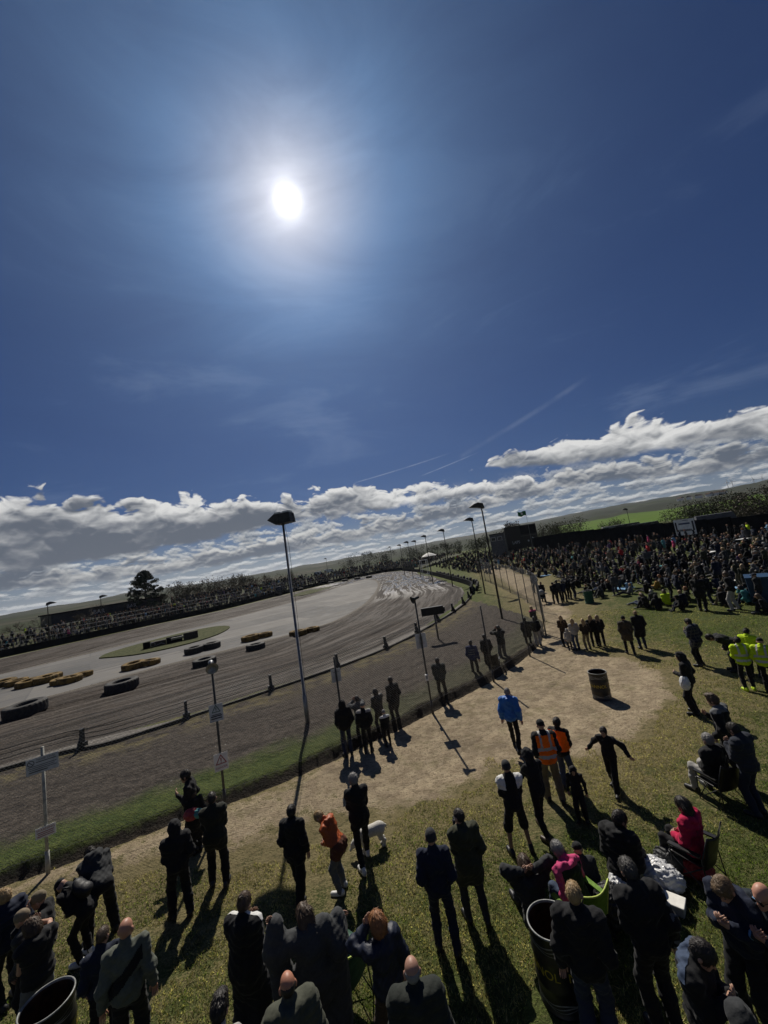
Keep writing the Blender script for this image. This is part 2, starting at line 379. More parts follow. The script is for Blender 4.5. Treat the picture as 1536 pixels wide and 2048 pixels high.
M['hedge'] = leaf_mat('hedge_foliage', (0.02, 0.03, 0.012), (0.05, 0.062, 0.022))

# ------------------------------------------------------------------ the lie of the land (surveyed on the photograph)
BARRIER = [(-30, 7.5), (-16.7, 16.2), (-13.1, 17.3), (-9.8, 19.5), (-6.9, 21.6), (-3.6, 24.2), (-0.7, 27.3), (2.5, 32.4), (6.5, 40.4), (9.5, 49.8), (10.6, 57), (10.2, 72), (9.4, 91), (7.6, 120), (3.5, 150)]
FENCE = [(-30, -3), (-14, 7.4), (-10.1, 9.4), (-7.0, 10.8), (-4.5, 11.9), (-1.5, 13.8), (1.4, 16.0), (4.6, 18.7), (8.3, 23.5), (10.6, 31), (12, 42), (13.2, 60), (13.5, 85), (12, 118), (6, 158)]
OUTER = [(-45, -2), (-30, 7.5), (-16.7, 16.2), (-9.8, 19.5), (-3.6, 24.2), (2.5, 32.4), (6.5, 40.4), (9.5, 49.8), (10.6, 57), (10.2, 72), (9.4, 91), (7.6, 120), (3.5, 150), (-3, 160), (-12, 154), (-24, 134), (-32.7, 110), (-39, 90), (-48.9, 76.8), (-60.8, 59.2), (-85, 25)]
INNER = [(-55, 15), (-39, 22.5), (-27.7, 27.5), (-20.5, 33.6), (-13.5, 38), (-9, 41.5), (-6.8, 46), (-5.4, 53), (-4.6, 60), (-4.0, 76), (-4.2, 94), (-5.8, 113), (-8, 123), (-10, 126), (-12.5, 123), (-15.5, 110), (-18.5, 92), (-24, 74), (-36.8, 52.2), (-46, 41), (-80, 8)]
SAND = [(-30, -3.2), (-14, 7.1), (-10, 9.0), (-6.8, 9.5), (-4.4, 9.5), (-1.9, 9.9), (0.3, 10.4), (2.1, 11.5), (4.3, 11.2), (6.3, 11.9), (8.4, 13.4), (9.7, 15.6), (9.4, 17.8), (8.4, 20), (9.6, 22.5), (12.2, 29), (14.3, 38), (16.3, 46), (19, 66), (20, 80), (18, 80), (15.5, 60), (13.4, 46), (11.2, 34), (9.4, 26.5), (6.8, 22.2), (3.4, 18.2), (0.9, 16.2), (-1.7, 14.2), (-4.7, 12.3), (-7.2, 11.2), (-10.4, 9.9), (-14.3, 7.9), (-30, -2)]

def grid_axis(lo, hi, fine_lo, fine_hi, df, dc):
    a = [fine_lo]; 
    while a[-1] < fine_hi: a.append(a[-1] + df)
    s = df
    while a[-1] < hi: s = min(s * 1.07, dc); a.append(a[-1] + s)
    s = df; lo_part = [fine_lo]
    while lo_part[-1] > lo: s = min(s * 1.07, dc); lo_part.append(lo_part[-1] - s)
    return np.array(lo_part[:0:-1] + a)
def grid_mesh(name, X, Y, Z, mat):
    ny, nx = X.shape; V = np.stack([X, Y, Z], -1).reshape(-1, 3)
    i = np.arange(ny - 1)[:, None] * nx + np.arange(nx - 1)[None, :]
    F = np.stack([i, i + 1, i + nx + 1, i + nx], -1).reshape(-1, 4)
    me = bpy.data.meshes.new(name); fast_mesh(me, V, F); me.materials.append(mat)
    me.polygons.foreach_set('use_smooth', np.ones(len(me.polygons), bool)); return me
def color_attr(me, name, arr):
    a = me.color_attributes.new(name, 'FLOAT_COLOR', 'POINT'); a.data.foreach_set('color', np.asarray(arr, np.float32).ravel())

def build_ground():
    m, n, b = material('field_ground', 0.95, 0.15)
    pos = n.new('ShaderNodeNewGeometry').outputs['Position']
    at = n.new('ShaderNodeAttribute', attribute_name='zone'); z = n.new('ShaderNodeSeparateColor'); n.put(z.inputs[0], at.outputs['Color']); sand, worn, lush = z.outputs[0], z.outputs[1], z.outputs[2]
    big = n.noise(pos, 0.45, 4, 0.6); med = n.noise(pos, 2.3, 4, 0.65); fine = n.noise(pos, 24.0, 3, 0.6); grit = n.noise(pos, 75.0, 2, 0.7)
    edge = n.add(n.mul(n.sub(big, 0.5), 0.9), n.add(n.mul(n.sub(med, 0.5), 1.0), n.mul(n.sub(fine, 0.5), 0.55)))
    ms = n.step(n.add(sand, edge), 0.40, 0.62)
    straw = n.step(n.add(n.mul(worn, 0.75), n.add(n.mul(n.sub(med, 0.5), 1.1), n.mul(n.sub(fine, 0.5), 1.2))), 0.20, 0.72)
    g = n.mix(n.step(med, 0.3, 0.7), (0.046, 0.074, 0.013), (0.090, 0.122, 0.024))
    g = n.mix(n.step(grit, 0.3, 0.7), g, (0.105, 0.118, 0.038))
    g = n.mix(n.step(fine, 0.42, 0.62, 0.5, 0.0), g, (0.028, 0.034, 0.011))
    g = n.mix(n.mul(straw, 0.75), g, n.mix(grit, (0.17, 0.128, 0.066), (0.29, 0.232, 0.128)))
    g = n.mix(n.mul(lush, 0.8), g, (0.10, 0.16, 0.02))
    s = n.mix(n.step(med, 0.35, 0.65), (0.42, 0.34, 0.225), (0.255, 0.198, 0.13))
    s = n.mix(n.step(n.add(big, n.mul(n.sub(fine, 0.5), 0.6)), 0.52, 0.72), s, (0.145, 0.112, 0.075))
    s = n.mix(n.step(grit, 0.45, 0.75, 0.0, 0.55), s, (0.42, 0.35, 0.245))
    s = n.mix(n.step(fine, 0.50, 0.30, 0.0, 0.75), s, (0.115, 0.092, 0.058)); pr = n.voro(pos, 3.4, 'F1', 1, 0.6); s = n.mix(n.step(pr, 0.20, 0.10, 0.0, 0.45), s, (0.13, 0.10, 0.07)); s = n.mix(n.step(grit, 0.60, 0.72, 0.0, 0.5), s, (0.48, 0.42, 0.32)); s = n.mix(n.mul(n.step(n.noise(pos, 1.3, 5, 0.7), 0.50, 0.68), 0.55), s, n.mix(grit, (0.10, 0.10, 0.04), (0.24, 0.20, 0.11)))
    mot = n.noise(pos, 7.5, 3, 0.72); mo2 = n.noise(n.vec(n.mul(n.xyz(pos)[0], 3.2), n.mul(n.xyz(pos)[1], 8.0), 0), 1.0, 3, 0.65)
    s = n.mix(n.step(mot, 0.50, 0.34, 0.0, 0.62), s, (0.125, 0.098, 0.060)); s = n.mix(n.step(mo2, 0.55, 0.70, 0.0, 0.45), s, (0.43, 0.365, 0.26))
    g = n.mix(n.step(mot, 0.50, 0.34, 0.0, 0.55), g, (0.026, 0.032, 0.010)); g = n.mix(n.step(mo2, 0.54, 0.70, 0.0, 0.35), g, (0.20, 0.18, 0.085))
    col = n.mix(ms, g, s); n.put(b.inputs['Base Color'], col)
    h = n.add(n.mul(fine, 0.7), n.add(n.mul(grit, 0.4), n.add(n.mul(med, 0.9), n.mul(n.noise(pos, 7.5, 3, 0.72), 1.1))))
    n.put(b.inputs['Normal'], n.bump(h, n.lin(ms, 0, 1, 0.9, 0.8), 0.06))
    X, Y = np.meshgrid(grid_axis(-270, 270, -14, 24, 0.22, 6), grid_axis(-60, 270, 2.5, 34, 0.22, 6))
    Z = 0.03 * (fbm(X * 0.5, Y * 0.5, 3) - 0.5); t = np.clip((X - 5.0) / 27.0, 0, 1); Z = Z + 2.1 * t * t * (3 - 2 * t)
    ins = inside(X, Y, SAND); d = poly_dist(X, Y, SAND + SAND[:1]); sand = np.clip(0.5 + np.where(ins, d, -d) / 1.6, 0, 1); sand = sand * np.clip(1.0 - 0.34 * np.clip((0.5 - X) / 3.0, 0, 1), 0, 1)
    worn = np.clip(1.0 - (np.where(ins, 0, d) - 0.3) / 4.5, 0, 1) * 0.85 + 0.12
    worn = np.where(X < -1, np.maximum(worn, 0.46), worn)
    fd = poly_dist(X, Y, FENCE)
    zone = np.stack([sand, worn, np.zeros_like(X), np.ones_like(X)], -1)
    tr = OUTER + INNER[::-1]; it = inside(X, Y, OUTER)
    Z = np.where(it & (poly_dist(X, Y, OUTER) > 1.0), -0.12, Z)
    me = grid_mesh('ground', X, Y, Z, m); color_attr(me, 'zone', zone)
    tag(link('ground', me), 'grass field worn to pale sand along the spectator path', kind='structure')

def strip(A, B, n, m, zfun, mat, name, power=1.0):
    """sheet between two matched curves, with lane coordinates: metres along, metres across, fraction across"""
    P, Q = catmull(A, n), catmull(B, n); v = np.linspace(0, 1, m)[None, :, None]
    XY = P[:, None, :] * (1 - v) + Q[:, None, :] * v
    mid = (P + Q) / 2; s = np.concatenate([[0], np.cumsum(np.linalg.norm(np.diff(mid, axis=0), axis=1))])
    w = np.linalg.norm(Q - P, axis=1)
    S = np.repeat(s[:, None], m, 1); W = w[:, None] * v[..., 0]; Fr = np.repeat(v[..., 0], n, 0)
    Z = zfun(XY[..., 0], XY[..., 1], S, W, Fr)
    me = grid_mesh(name, XY[..., 0], XY[..., 1], Z, mat)
    color_attr(me, 'lane', np.stack([S / 100, W / 100, Fr, np.ones_like(S)], -1))
    return me
def lane_nodes(n):
    at = n.new('ShaderNodeAttribute', attribute_name='lane'); z = n.new('ShaderNodeSeparateColor'); n.put(z.inputs[0], at.outputs['Color'])
    return n.mul(z.outputs[0], 100), n.mul(z.outputs[1], 100), z.outputs[2]

def build_bank():
    m, n, b = material('bank_soil', 0.95, 0.2)
    pos = n.new('ShaderNodeNewGeometry').outputs['Position']; u, w, v = lane_nodes(n)
    p = n.vec(u, w, 0)
    row = n.noise(n.vec(n.mul(u, 0.5), n.mul(w, 2.6), 1), 1.0, 4, 0.6); clod = n.noise(pos, 5.0, 5, 0.7); fine = n.noise(pos, 24, 3, 0.65); med = n.noise(pos, 0.9, 4, 0.6)
    soil = n.mix(n.step(clod, 0.35, 0.65), (0.042, 0.034, 0.028), (0.105, 0.088, 0.072))
    soil = n.mix(n.step(row, 0.5, 0.66, 0.0, 0.6), soil, (0.028, 0.023, 0.02))
    st = n.voro(pos, 2.6, 'F1', 0, 0.5, 'Distance'); st2 = n.voro(pos, 7.0, 'F1')
    soil = n.mix(n.mul(n.step(st, 0.11, 0.06), n.step(n.noise(pos, 1.1, 2), 0.5, 0.6)), soil, (0.34, 0.33, 0.30))
    soil = n.mix(n.mul(n.step(st2, 0.14, 0.08), n.step(n.noise(pos, 2.3, 2), 0.52, 0.6)), soil, (0.20, 0.18, 0.16))
    gk = n.add(v, n.add(n.mul(n.sub(med, 0.5), 0.22), n.mul(n.sub(fine, 0.5), 0.16)))
    wk = n.step(u, 28, 36, 1.0, 0.25)
    green = n.mul(n.step(gk, 0.27, 0.14), wk)
    grass = n.mix(n.step(clod, 0.3, 0.7), (0.035, 0.060, 0.011), (0.095, 0.118, 0.027))
    grass = n.mix(n.step(fine, 0.45, 0.3, 0.0, 0.7), grass, (0.02, 0.03, 0.01))
    col = n.mix(green, soil, grass)
    straw = n.mul(n.step(gk, 0.68, 0.9), n.step(n.noise(pos, 1.7, 3), 0.4, 0.62, 0.0, 0.75))
    col = n.mix(straw, col, n.mix(fine, (0.16, 0.14, 0.06), (0.20, 0.165, 0.09)))
    farg = n.step(n.add(u, n.mul(n.sub(med, 0.5), 8)), 66, 70)
    col = n.mix(n.mul(farg, n.step(gk, 1.05, 0.95)), col, n.mix(n.step(fine, 0.3, 0.7), (0.07, 0.11, 0.016), (0.13, 0.17, 0.03)))
    col = n.mix(n.step(n.add(v, n.mul(n.sub(clod, 0.5), 0.05)), 0.052, 0.030), col, n.mix(n.step(fine, 0.4, 0.7), (0.030, 0.025, 0.019), (0.075, 0.06, 0.043)))
    n.put(b.inputs['Base Color'], col)
    n.put(b.inputs['Normal'], n.bump(n.add(n.mul(clod, 1.0), n.add(n.mul(row, 0.9), n.mul(fine, 0.4))), 1.0, 0.16))
    def zf(x, y, S, W, Fr):
        e = np.clip((W - 0.05) / 0.5, 0, 1); e = e * e * (3 - 2 * e)
        near = np.clip((62 - S) / 20, 0.15, 1)
        z = (0.30 * e * (1 - 0.75 * Fr)) * near + 0.03
        return z + near * e * (0.05 * (fbm(x * 1.6, y * 1.6, 5) - 0.5) + 0.07 * (vnoise(S * 0.8, W * 2.2, 8) - 0.5) + 0.26 * (fbm(S * 1.3, W * 1.3 + 30, 12, 5) - 0.5) * np.clip(1 - W / 1.5, 0, 1)) - (1 - e) * 0.06
    C0 = catmull(FENCE, 400); k = np.arange(400) * 0.37; wob = [(x + 0.22 * (a - .5) + .1 * (b - .5), y + 0.22 * (b - .5) + .1 * (a - .5)) for (x, y), a, b in zip(C0, fbm(k, k * 0 + 1, 31), fbm(k * 2.3, k * 0 + 5, 37))]; BA = catmull(BARRIER, 400)
    me = strip(wob, BA, 900, 110, zf, m, 'bank')
    tag(link('bank', me), 'low bank of harrowed soil with a green grass lip by the track', kind='structure')

def build_track():
    m, n, b = material('track_mud', 0.7, 0.5)
    u, w, v = lane_nodes(n); pos = n.new('ShaderNodeNewGeometry').outputs['Position']
    wav = n.mul(n.sub(n.noise(n.vec(n.mul(u, 0.045), 0, 3), 1.0, 2), 0.5), 3.2)
    ww = n.add(w, wav)
    r1 = n.noise(n.vec(n.mul(u, 0.03), n.mul(ww, 1.25), 0), 1.0, 6, 0.66)
    r2 = n.noise(n.vec(n.mul(u, 0.10), n.mul(ww, 4.2), 5), 1.0, 4, 0.65)
    cr = n.noise(n.vec(n.mul(u, 0.05), n.mul(n.add(ww, n.mul(n.m('SINE', n.mul(u, 0.06)), 3.5)), 1.7), 8), 1.0, 5, 0.68)
    r1 = n.add(n.mul(r1, 0.55), n.mul(cr, 0.45))
    tread = n.noise(n.vec(n.mul(u, 3.0), n.mul(ww, 2.2), 2), 1.0, 3, 0.6)
    clod = n.noise(pos, 6.0, 4, 0.7); big = n.noise(pos, 0.16, 3, 0.5)
    c = n.mix(n.step(n.add(r1, n.mul(n.sub(clod, 0.5), 0.3)), 0.38, 0.62), (0.022, 0.016, 0.012), (0.072, 0.056, 0.043))
    c = n.mix(n.step(n.add(r2, n.mul(n.sub(clod, 0.5), 0.4)), 0.52, 0.74, 0.0, 0.5), c, (0.032, 0.025, 0.020))
    c = n.mix(n.step(clod, 0.54, 0.70, 0.0, 0.5), c, (0.095, 0.077, 0.060)); c = n.mix(n.step(n.noise(pos, 0.55, 5, 0.7), 0.46, 0.62, 0.0, 0.6), c, (0.026, 0.021, 0.017))
    dust = n.step(n.add(v, n.add(n.mul(n.sub(r1, 0.5), 0.08), n.mul(n.sub(clod, 0.5), 0.07))), 0.92, 1.0)
    pale = n.step(n.add(v, n.mul(n.sub(r1, 0.5), 0.05)), 0.075, 0.035)
    c = n.mix(n.mul(dust, n.step(clod, 0.3, 0.6, 0.35, 0.9)), c, n.mix(n.step(r1, 0.4, 0.6), (0.20, 0.18, 0.15), (0.145, 0.13, 0.11))); c = n.mix(n.mul(pale, 0.8), c, n.mix(n.step(clod, 0.4, 0.7), (0.17, 0.155, 0.135), (0.27, 0.255, 0.235)))
    n.put(b.inputs['Base Color'], c)
    bend = n.mul(n.step(u, 70, 100), n.step(u, 205, 180))
    wet = n.mul(n.step(n.add(r1, n.mul(n.sub(big, 0.5), 0.35)), 0.48, 0.54), n.add(n.mul(bend, 0.90), 0.10))
    wet = n.mul(wet, n.step(v, 0.97, 0.90))
    n.put(b.inputs['Roughness'], n.lin(wet, 0, 1, 0.85, 0.13))
    n.put(b.inputs['Specular IOR Level'], n.lin(wet, 0, 1, 0.2, 1.0))
    hgt = n.add(n.mul(r1, 1.0), n.add(n.mul(r2, 0.42), n.add(n.mul(tread, 0.16), n.mul(clod, 0.16))))
    n.put(b.inputs['Normal'], n.bump(hgt, n.lin(wet, 0, 1, 1.0, 0.22), 0.38))
    def zf(x, y, S, W, Fr):
        k = np.clip(np.minimum(Fr, 1 - Fr) / 0.06, 0, 1)
        return 0.03 + k * (0.20 * (vnoise(S * 0.05, W * 1.1 + 3 * vnoise(S * 0.045, 0 * S, 4), 2) - 0.5) + 0.11 * (vnoise(S * 0.12, W * 2.4, 9) - 0.5)) + 0.02 * k
    me = strip(OUTER, INNER, 900, 130, zf, m, 'track')
    tag(link('track', me), 'muddy oval race track with wet ruts round the bend', kind='structure')

def build_infield():
    m, n, b = material('infield_concrete', 0.8, 0.18)
    pos = n.new('ShaderNodeNewGeometry').outputs['Position']; x, y, z = n.xyz(pos)
    big = n.noise(pos, 0.11, 4, 0.6); med = n.noise(pos, 0.7, 4, 0.6); fine = n.noise(pos, 9, 4, 0.65)
    xr = n.add(n.mul(x, 0.78), n.mul(y, 0.62)); yr = n.sub(n.mul(y, 0.78), n.mul(x, 0.62))
    br = n.new('ShaderNodeTexBrick', offset=0.35); n.put(br.inputs['Vector'], n.vec(xr, yr, 0)); br.inputs['Scale'].default_value = 1.0
    br.inputs['Brick Width'].default_value = 11.0; br.inputs['Row Height'].default_value = 6.5; br.inputs['Mortar Size'].default_value = 0.07; br.inputs['Bias'].default_value = -0.1
    br.inputs['Color1'].default_value = (0.08, 0.08, 0.08, 1); br.inputs['Color2'].default_value = (0.205, 0.195, 0.178, 1); br.inputs['Mortar'].default_value = (0.10, 0.10, 0.1, 1)
    c = n.mix(0.72, n.mix(n.step(big, 0.4, 0.62), (0.105, 0.104, 0.104), (0.18, 0.173, 0.16)), br.outputs[0])
    c = n.mix(n.step(med, 0.52, 0.75, 0.0, 0.5), c, (0.225, 0.207, 0.172))
    sk = n.noise(n.vec(n.mul(xr, 0.06), n.mul(yr, 1.3), 4), 1.0, 4, 0.65)
    c = n.mix(n.step(sk, 0.52, 0.66, 0.0, 0.7), c, (0.062, 0.059, 0.058)); c = n.mix(n.step(fine, 0.55, 0.75, 0.0, 0.25), c, (0.10, 0.095, 0.09))
    n.put(b.inputs['Base Color'], c); n.put(b.inputs['Roughness'], n.lin(n.add(med, n.mul(fine, 0.3)), 0.4, 0.9, 0.68, 0.92))
    n.put(b.inputs['Normal'], n.bump(n.add(fine, n.mul(sk, 0.6)), 0.35, 0.03))
    I = catmull(INNER, 240); mb = MB(); c0 = np.array([-30, 40])
    k = np.linspace(0, 1, 14)
    A, B = I[:120], I[:119:-1]
    v = np.linspace(0, 1, 40)[None, :, None]; XY = A[:, None] * (1 - v) + B[:, None] * v
    me = grid_mesh('infield', XY[..., 0], XY[..., 1], np.full(XY.shape[:2], 0.02), m)
    tag(link('infield', me), 'pale concrete infield inside the oval', kind='structure')
    # grass islands with kerbs
    mg, n, b = material('island_grass', 0.95, 0.15); pos = n.new('ShaderNodeNewGeometry').outputs['Position']
    f = n.noise(pos, 4, 4, 0.65); n.put(b.inputs['Base Color'], n.mix(n.step(f, 0.35, 0.65), (0.030, 0.042, 0.013), (0.085, 0.085, 0.036))); n.put(b.inputs['Normal'], n.bump(n.noise(pos, 18, 3), 0.8, 0.05))
    for K, lab in (([(-33.4, 43.2), (-28, 41.6), (-24.0, 43.4), (-22.2, 47.5), (-23.2, 53.5), (-26.5, 56.5), (-30.5, 55.2), (-33.6, 50), (-34.5, 46)], 'grass island with equipment in the near infield'), ([(-25.2, 96), (-21.6, 97), (-19, 106), (-18.4, 114), (-22.5, 117), (-26, 112), (-27, 103)], 'grass island with parked machines in the far infield')):
        P = catmull(K + K[:1], 60)[:-1]; mb = MB(); k = len(P)
        V = [(x, y, 0.0) for x, y in P] + [(x, y, 0.13) for x, y in P] + [(P[:, 0].mean(), P[:, 1].mean(), 0.16)]
        mb.add(V, [(i, (i + 1) % k, (i + 1) % k + k, i + k) for i in range(k)] + [(i + k, (i + 1) % k + k, 2 * k) for i in range(k)])
        tag(mb.build('grass_island', mg), lab, kind='structure')

SKY_AZ = [-180, -75, -46, -40, -30, -25, -12, -5, 3, 14, 20, 28, 36, 42, 46, 60, 90, 180]
SKY_EL = [0.2, 0.4, 0.35, 0.5, 0.6, 0.55, 0.75, 0.9, 1.1, 1.5, 1.75, 2.15, 2.1, 1.9, 2.1, 2.3, 0.6, 0.2]
def build_hills():
    m, n, b = material('farmland', 0.95, 0.1)
    pos = n.new('ShaderNodeNewGeometry').outputs['Position']; x, y, z = n.xyz(pos)
    dist = n.m('SQRT', n.add(n.mul(x, x), n.mul(y, y))); az = n.mul(n.m('ARCTAN2', x, y), 180 / PI)
    wv = n.noise(pos, 0.0035, 2, 0.5, 0, 1); pp = n.new('ShaderNodeVectorMath', operation='MULTIPLY_ADD'); n.put(pp.inputs[0], wv); pp.inputs[1].default_value = (160, 160, 0); n.put(pp.inputs[2], pos)
    cell = n.voro(pp.outputs[0], 0.0042, 'F1', 0, 0.5, 'Color'); edge = n.voro(pp.outputs[0], 0.0042, 'DISTANCE_TO_EDGE')
    cr, cg, cb = n.xyz(cell)
    f = n.noise(pos, 0.03, 5, 0.6)
    c = n.mix(n.step(cr, 0.35, 0.55), (0.024, 0.034, 0.013), (0.055, 0.052, 0.034)); c = n.mix(n.step(cg, 0.6, 0.7), c, (0.05, 0.05, 0.03)); c = n.mix(n.step(cb, 0.62, 0.7), c, (0.024, 0.03, 0.017))
    wood = n.step(n.noise(pos, 0.0028, 4, 0.6), 0.44, 0.5); c = n.mix(n.mul(wood, n.step(dist, 380, 600)), c, (0.022, 0.028, 0.016))
    c = n.mix(n.step(edge, 0.045, 0.02), c, (0.022, 0.028, 0.014))
    gf = n.mul(n.mul(n.step(az, 22.5, 24), n.step(az, 52, 47)), n.step(n.add(dist, n.mul(n.sub(f, 0.5), 60)), 640, 600))
    c = n.mix(gf, c, n.mix(n.step(f, 0.35, 0.65), (0.06, 0.115, 0.010), (0.085, 0.14, 0.016)))
    c = n.mix(n.step(f, 0.5, 0.75, 0.0, 0.35), c, (0.04, 0.045, 0.02)); n.put(b.inputs['Base Color'], c)
    R = np.concatenate([np.linspace(170, 700, 90), np.geomspace(715, 9000, 70)]); T = np.radians(np.concatenate([np.linspace(-180, -72, 40)[:-1], np.linspace(-72, 72, 420), np.linspace(72, 180, 40)[1:]]))
    T, R = np.meshgrid(T, R); el = np.interp(np.degrees(T), SKY_AZ, SKY_EL)
    zmax = 2600 * np.tan(np.radians(el)); s = np.clip((R - 185) / 2400, -0.02, 1)
    rel = 0.30 * s ** 0.8 + 0.7 * s ** 1.5
    Z = np.where(s > 0, zmax * rel, -1.2) + np.where(R > 300, (fbm(T * 18, R * 0.004, 4) - 0.47) * np.clip((R - 300) / 1500, 0, 1) * 26, 0)
    Z = np.where(R > 2650, Z - (R - 2650) * 0.02, Z)
    me = grid_mesh('hills', R * np.sin(T), R * np.cos(T), Z, m); tag(link('hills', me), 'far hills of fields, hedges and woods', kind='structure')
    return lambda x, y: float(np.interp(math.degrees(math.atan2(x, y)), SKY_AZ, SKY_EL))
def hill_z(x, y):
    r = math.hypot(x, y)
    if r < 186: return 0.0
    zm = 2600 * math.tan(rad(np.interp(math.degrees(math.atan2(x, y)), SKY_AZ, SKY_EL))); s = min((r - 185) / 2400, 1)
    return zm * (0.30 * s ** 0.8 + 0.7 * s ** 1.5)
build_ground(); build_bank(); build_track(); build_infield(); build_hills()

# ------------------------------------------------------------------ bodies grown from a distance field
class Field:
    """smooth union of tapered capsules and ellipsoids, meshed as ONE continuous surface"""
    def __init__(s, lo, hi, h, k=0.04):
        s.h = h; s.k = k; s.lo = np.array(lo, float); n = np.ceil((np.array(hi) - s.lo) / h).astype(int) + 1
        s.n = n; s.D = np.full(n, 9.0, np.float32)
    def _sub(s, lo, hi):
        m = s.k + 2.5 * s.h
        i0 = np.clip(np.floor((np.asarray(lo) - m - s.lo) / s.h).astype(int), 0, s.n - 1); i1 = np.clip(np.ceil((np.asarray(hi) + m - s.lo) / s.h).astype(int) + 1, 1, s.n)
        if np.any(i1 <= i0): return None, None
        ax = [s.lo[a] + s.h * np.arange(i0[a], i1[a]) for a in range(3)]
        P = np.stack(np.meshgrid(*ax, indexing='ij'), -1).astype(np.float32)
        return tuple(slice(i0[a], i1[a]) for a in range(3)), P
    def _blend(s, sl, d, k=None, cut=False):
        if cut: s.D[sl] = np.maximum(s.D[sl], -d); return
        k = k or s.k; c = s.D[sl]; hh = np.clip(0.5 + 0.5 * (c - d) / k, 0, 1); s.D[sl] = c * (1 - hh) + d * hh - k * hh * (1 - hh)
    def cap(s, a, b, ra, rb=None, k=None, cut=False, flat=None):
        a = np.asarray(a, float); b = np.asarray(b, float); rb = ra if rb is None else rb; r = max(ra, rb)
        sl, P = s._sub(np.minimum(a, b) - r, np.maximum(a, b) + r)
        if sl is None: return s
        d = b - a; L = d @ d + 1e-9; t = np.clip(((P - a) @ d) / L, 0, 1)
        q = P - a - t[..., None] * d
        s._blend(sl, np.sqrt((q * q).sum(-1)) - (ra + (rb - ra) * t), k, cut); return s
    def ell(s, c, r, R=None, k=None, cut=False):
        c = np.asarray(c, float); r = np.asarray(r, float); m = r.max(); sl, P = s._sub(c - m, c + m)
        if sl is None: return s
        q = P - c
        if R is not None: q = q @ np.asarray(R)
        k0 = np.sqrt(((q / r) ** 2).sum(-1)); k1 = np.sqrt(((q / (r * r)) ** 2).sum(-1)) + 1e-6
        s._blend(sl, k0 * (k0 - 1) / k1, k, cut); return s
    def apply(s, fn):
        ax = [s.lo[a] + s.h * np.arange(s.n[a]) for a in range(3)]; X, Y, Z = np.meshgrid(*ax, indexing='ij', sparse=True); s.D = fn(s.D, X, Y, Z).astype(np.float32)
    def mesh(s):
        D = s.D; D[0] = D[-1] = 9; D[:, 0] = D[:, -1] = 9; D[:, :, 0] = D[:, :, -1] = 9
        I = D < 0; n = np.array(D.shape) - 1
        cnt = np.zeros(n, np.int8)
        C = [(i, j, k) for i in (0, 1) for j in (0, 1) for k in (0, 1)]
        sh = lambda A, c: A[c[0]:c[0] + n[0], c[1]:c[1] + n[1], c[2]:c[2] + n[2]]
        for c in C: cnt += sh(I, c)
        idx = np.argwhere((cnt > 0) & (cnt < 8))
        if len(idx) == 0: return np.zeros((0, 3)), np.zeros((0, 4), int)
        acc = np.zeros((len(idx), 3)); num = np.zeros(len(idx))
        for a in C:
            for ax in range(3):
                if a[ax]: continue
                b = list(a); b[ax] = 1
                da = D[tuple((idx + a).T)]; db = D[tuple((idx + b).T)]; x = (da < 0) != (db < 0); t = np.where(x, da / np.where(x, da - db, 1), 0)
                p = idx + np.array(a, float); p[:, ax] += t; acc[x] += p[x]; num[x] += 1
        V = acc / num[:, None] * s.h + s.lo
        mp = np.full(n, -1, np.int32); mp[tuple(idx.T)] = np.arange(len(idx)); F = []
        for ax in range(3):
            o = [np.s_[:]] * 3; o2 = list(o); o[ax] = np.s_[:-1]; o2[ax] = np.s_[1:]
            A, B = I[tuple(o)], I[tuple(o2)]; e = np.argwhere(A != B); e = e[np.all(e[:, [(ax + 1) % 3, (ax + 2) % 3]] > 0, 1)]
            u = np.zeros(3, int); w = np.zeros(3, int); u[(ax + 1) % 3] = 1; w[(ax + 2) % 3] = 1
            q = np.stack([mp[tuple((e - u - w).T)], mp[tuple((e - w).T)], mp[tuple(e.T)], mp[tuple((e - u).T)]], 1)
            fl = ~A[tuple(e.T)]; q[fl] = q[fl][:, ::-1]; F.append(q)
        F = np.concatenate(F); return V, F[(F >= 0).all(1)]

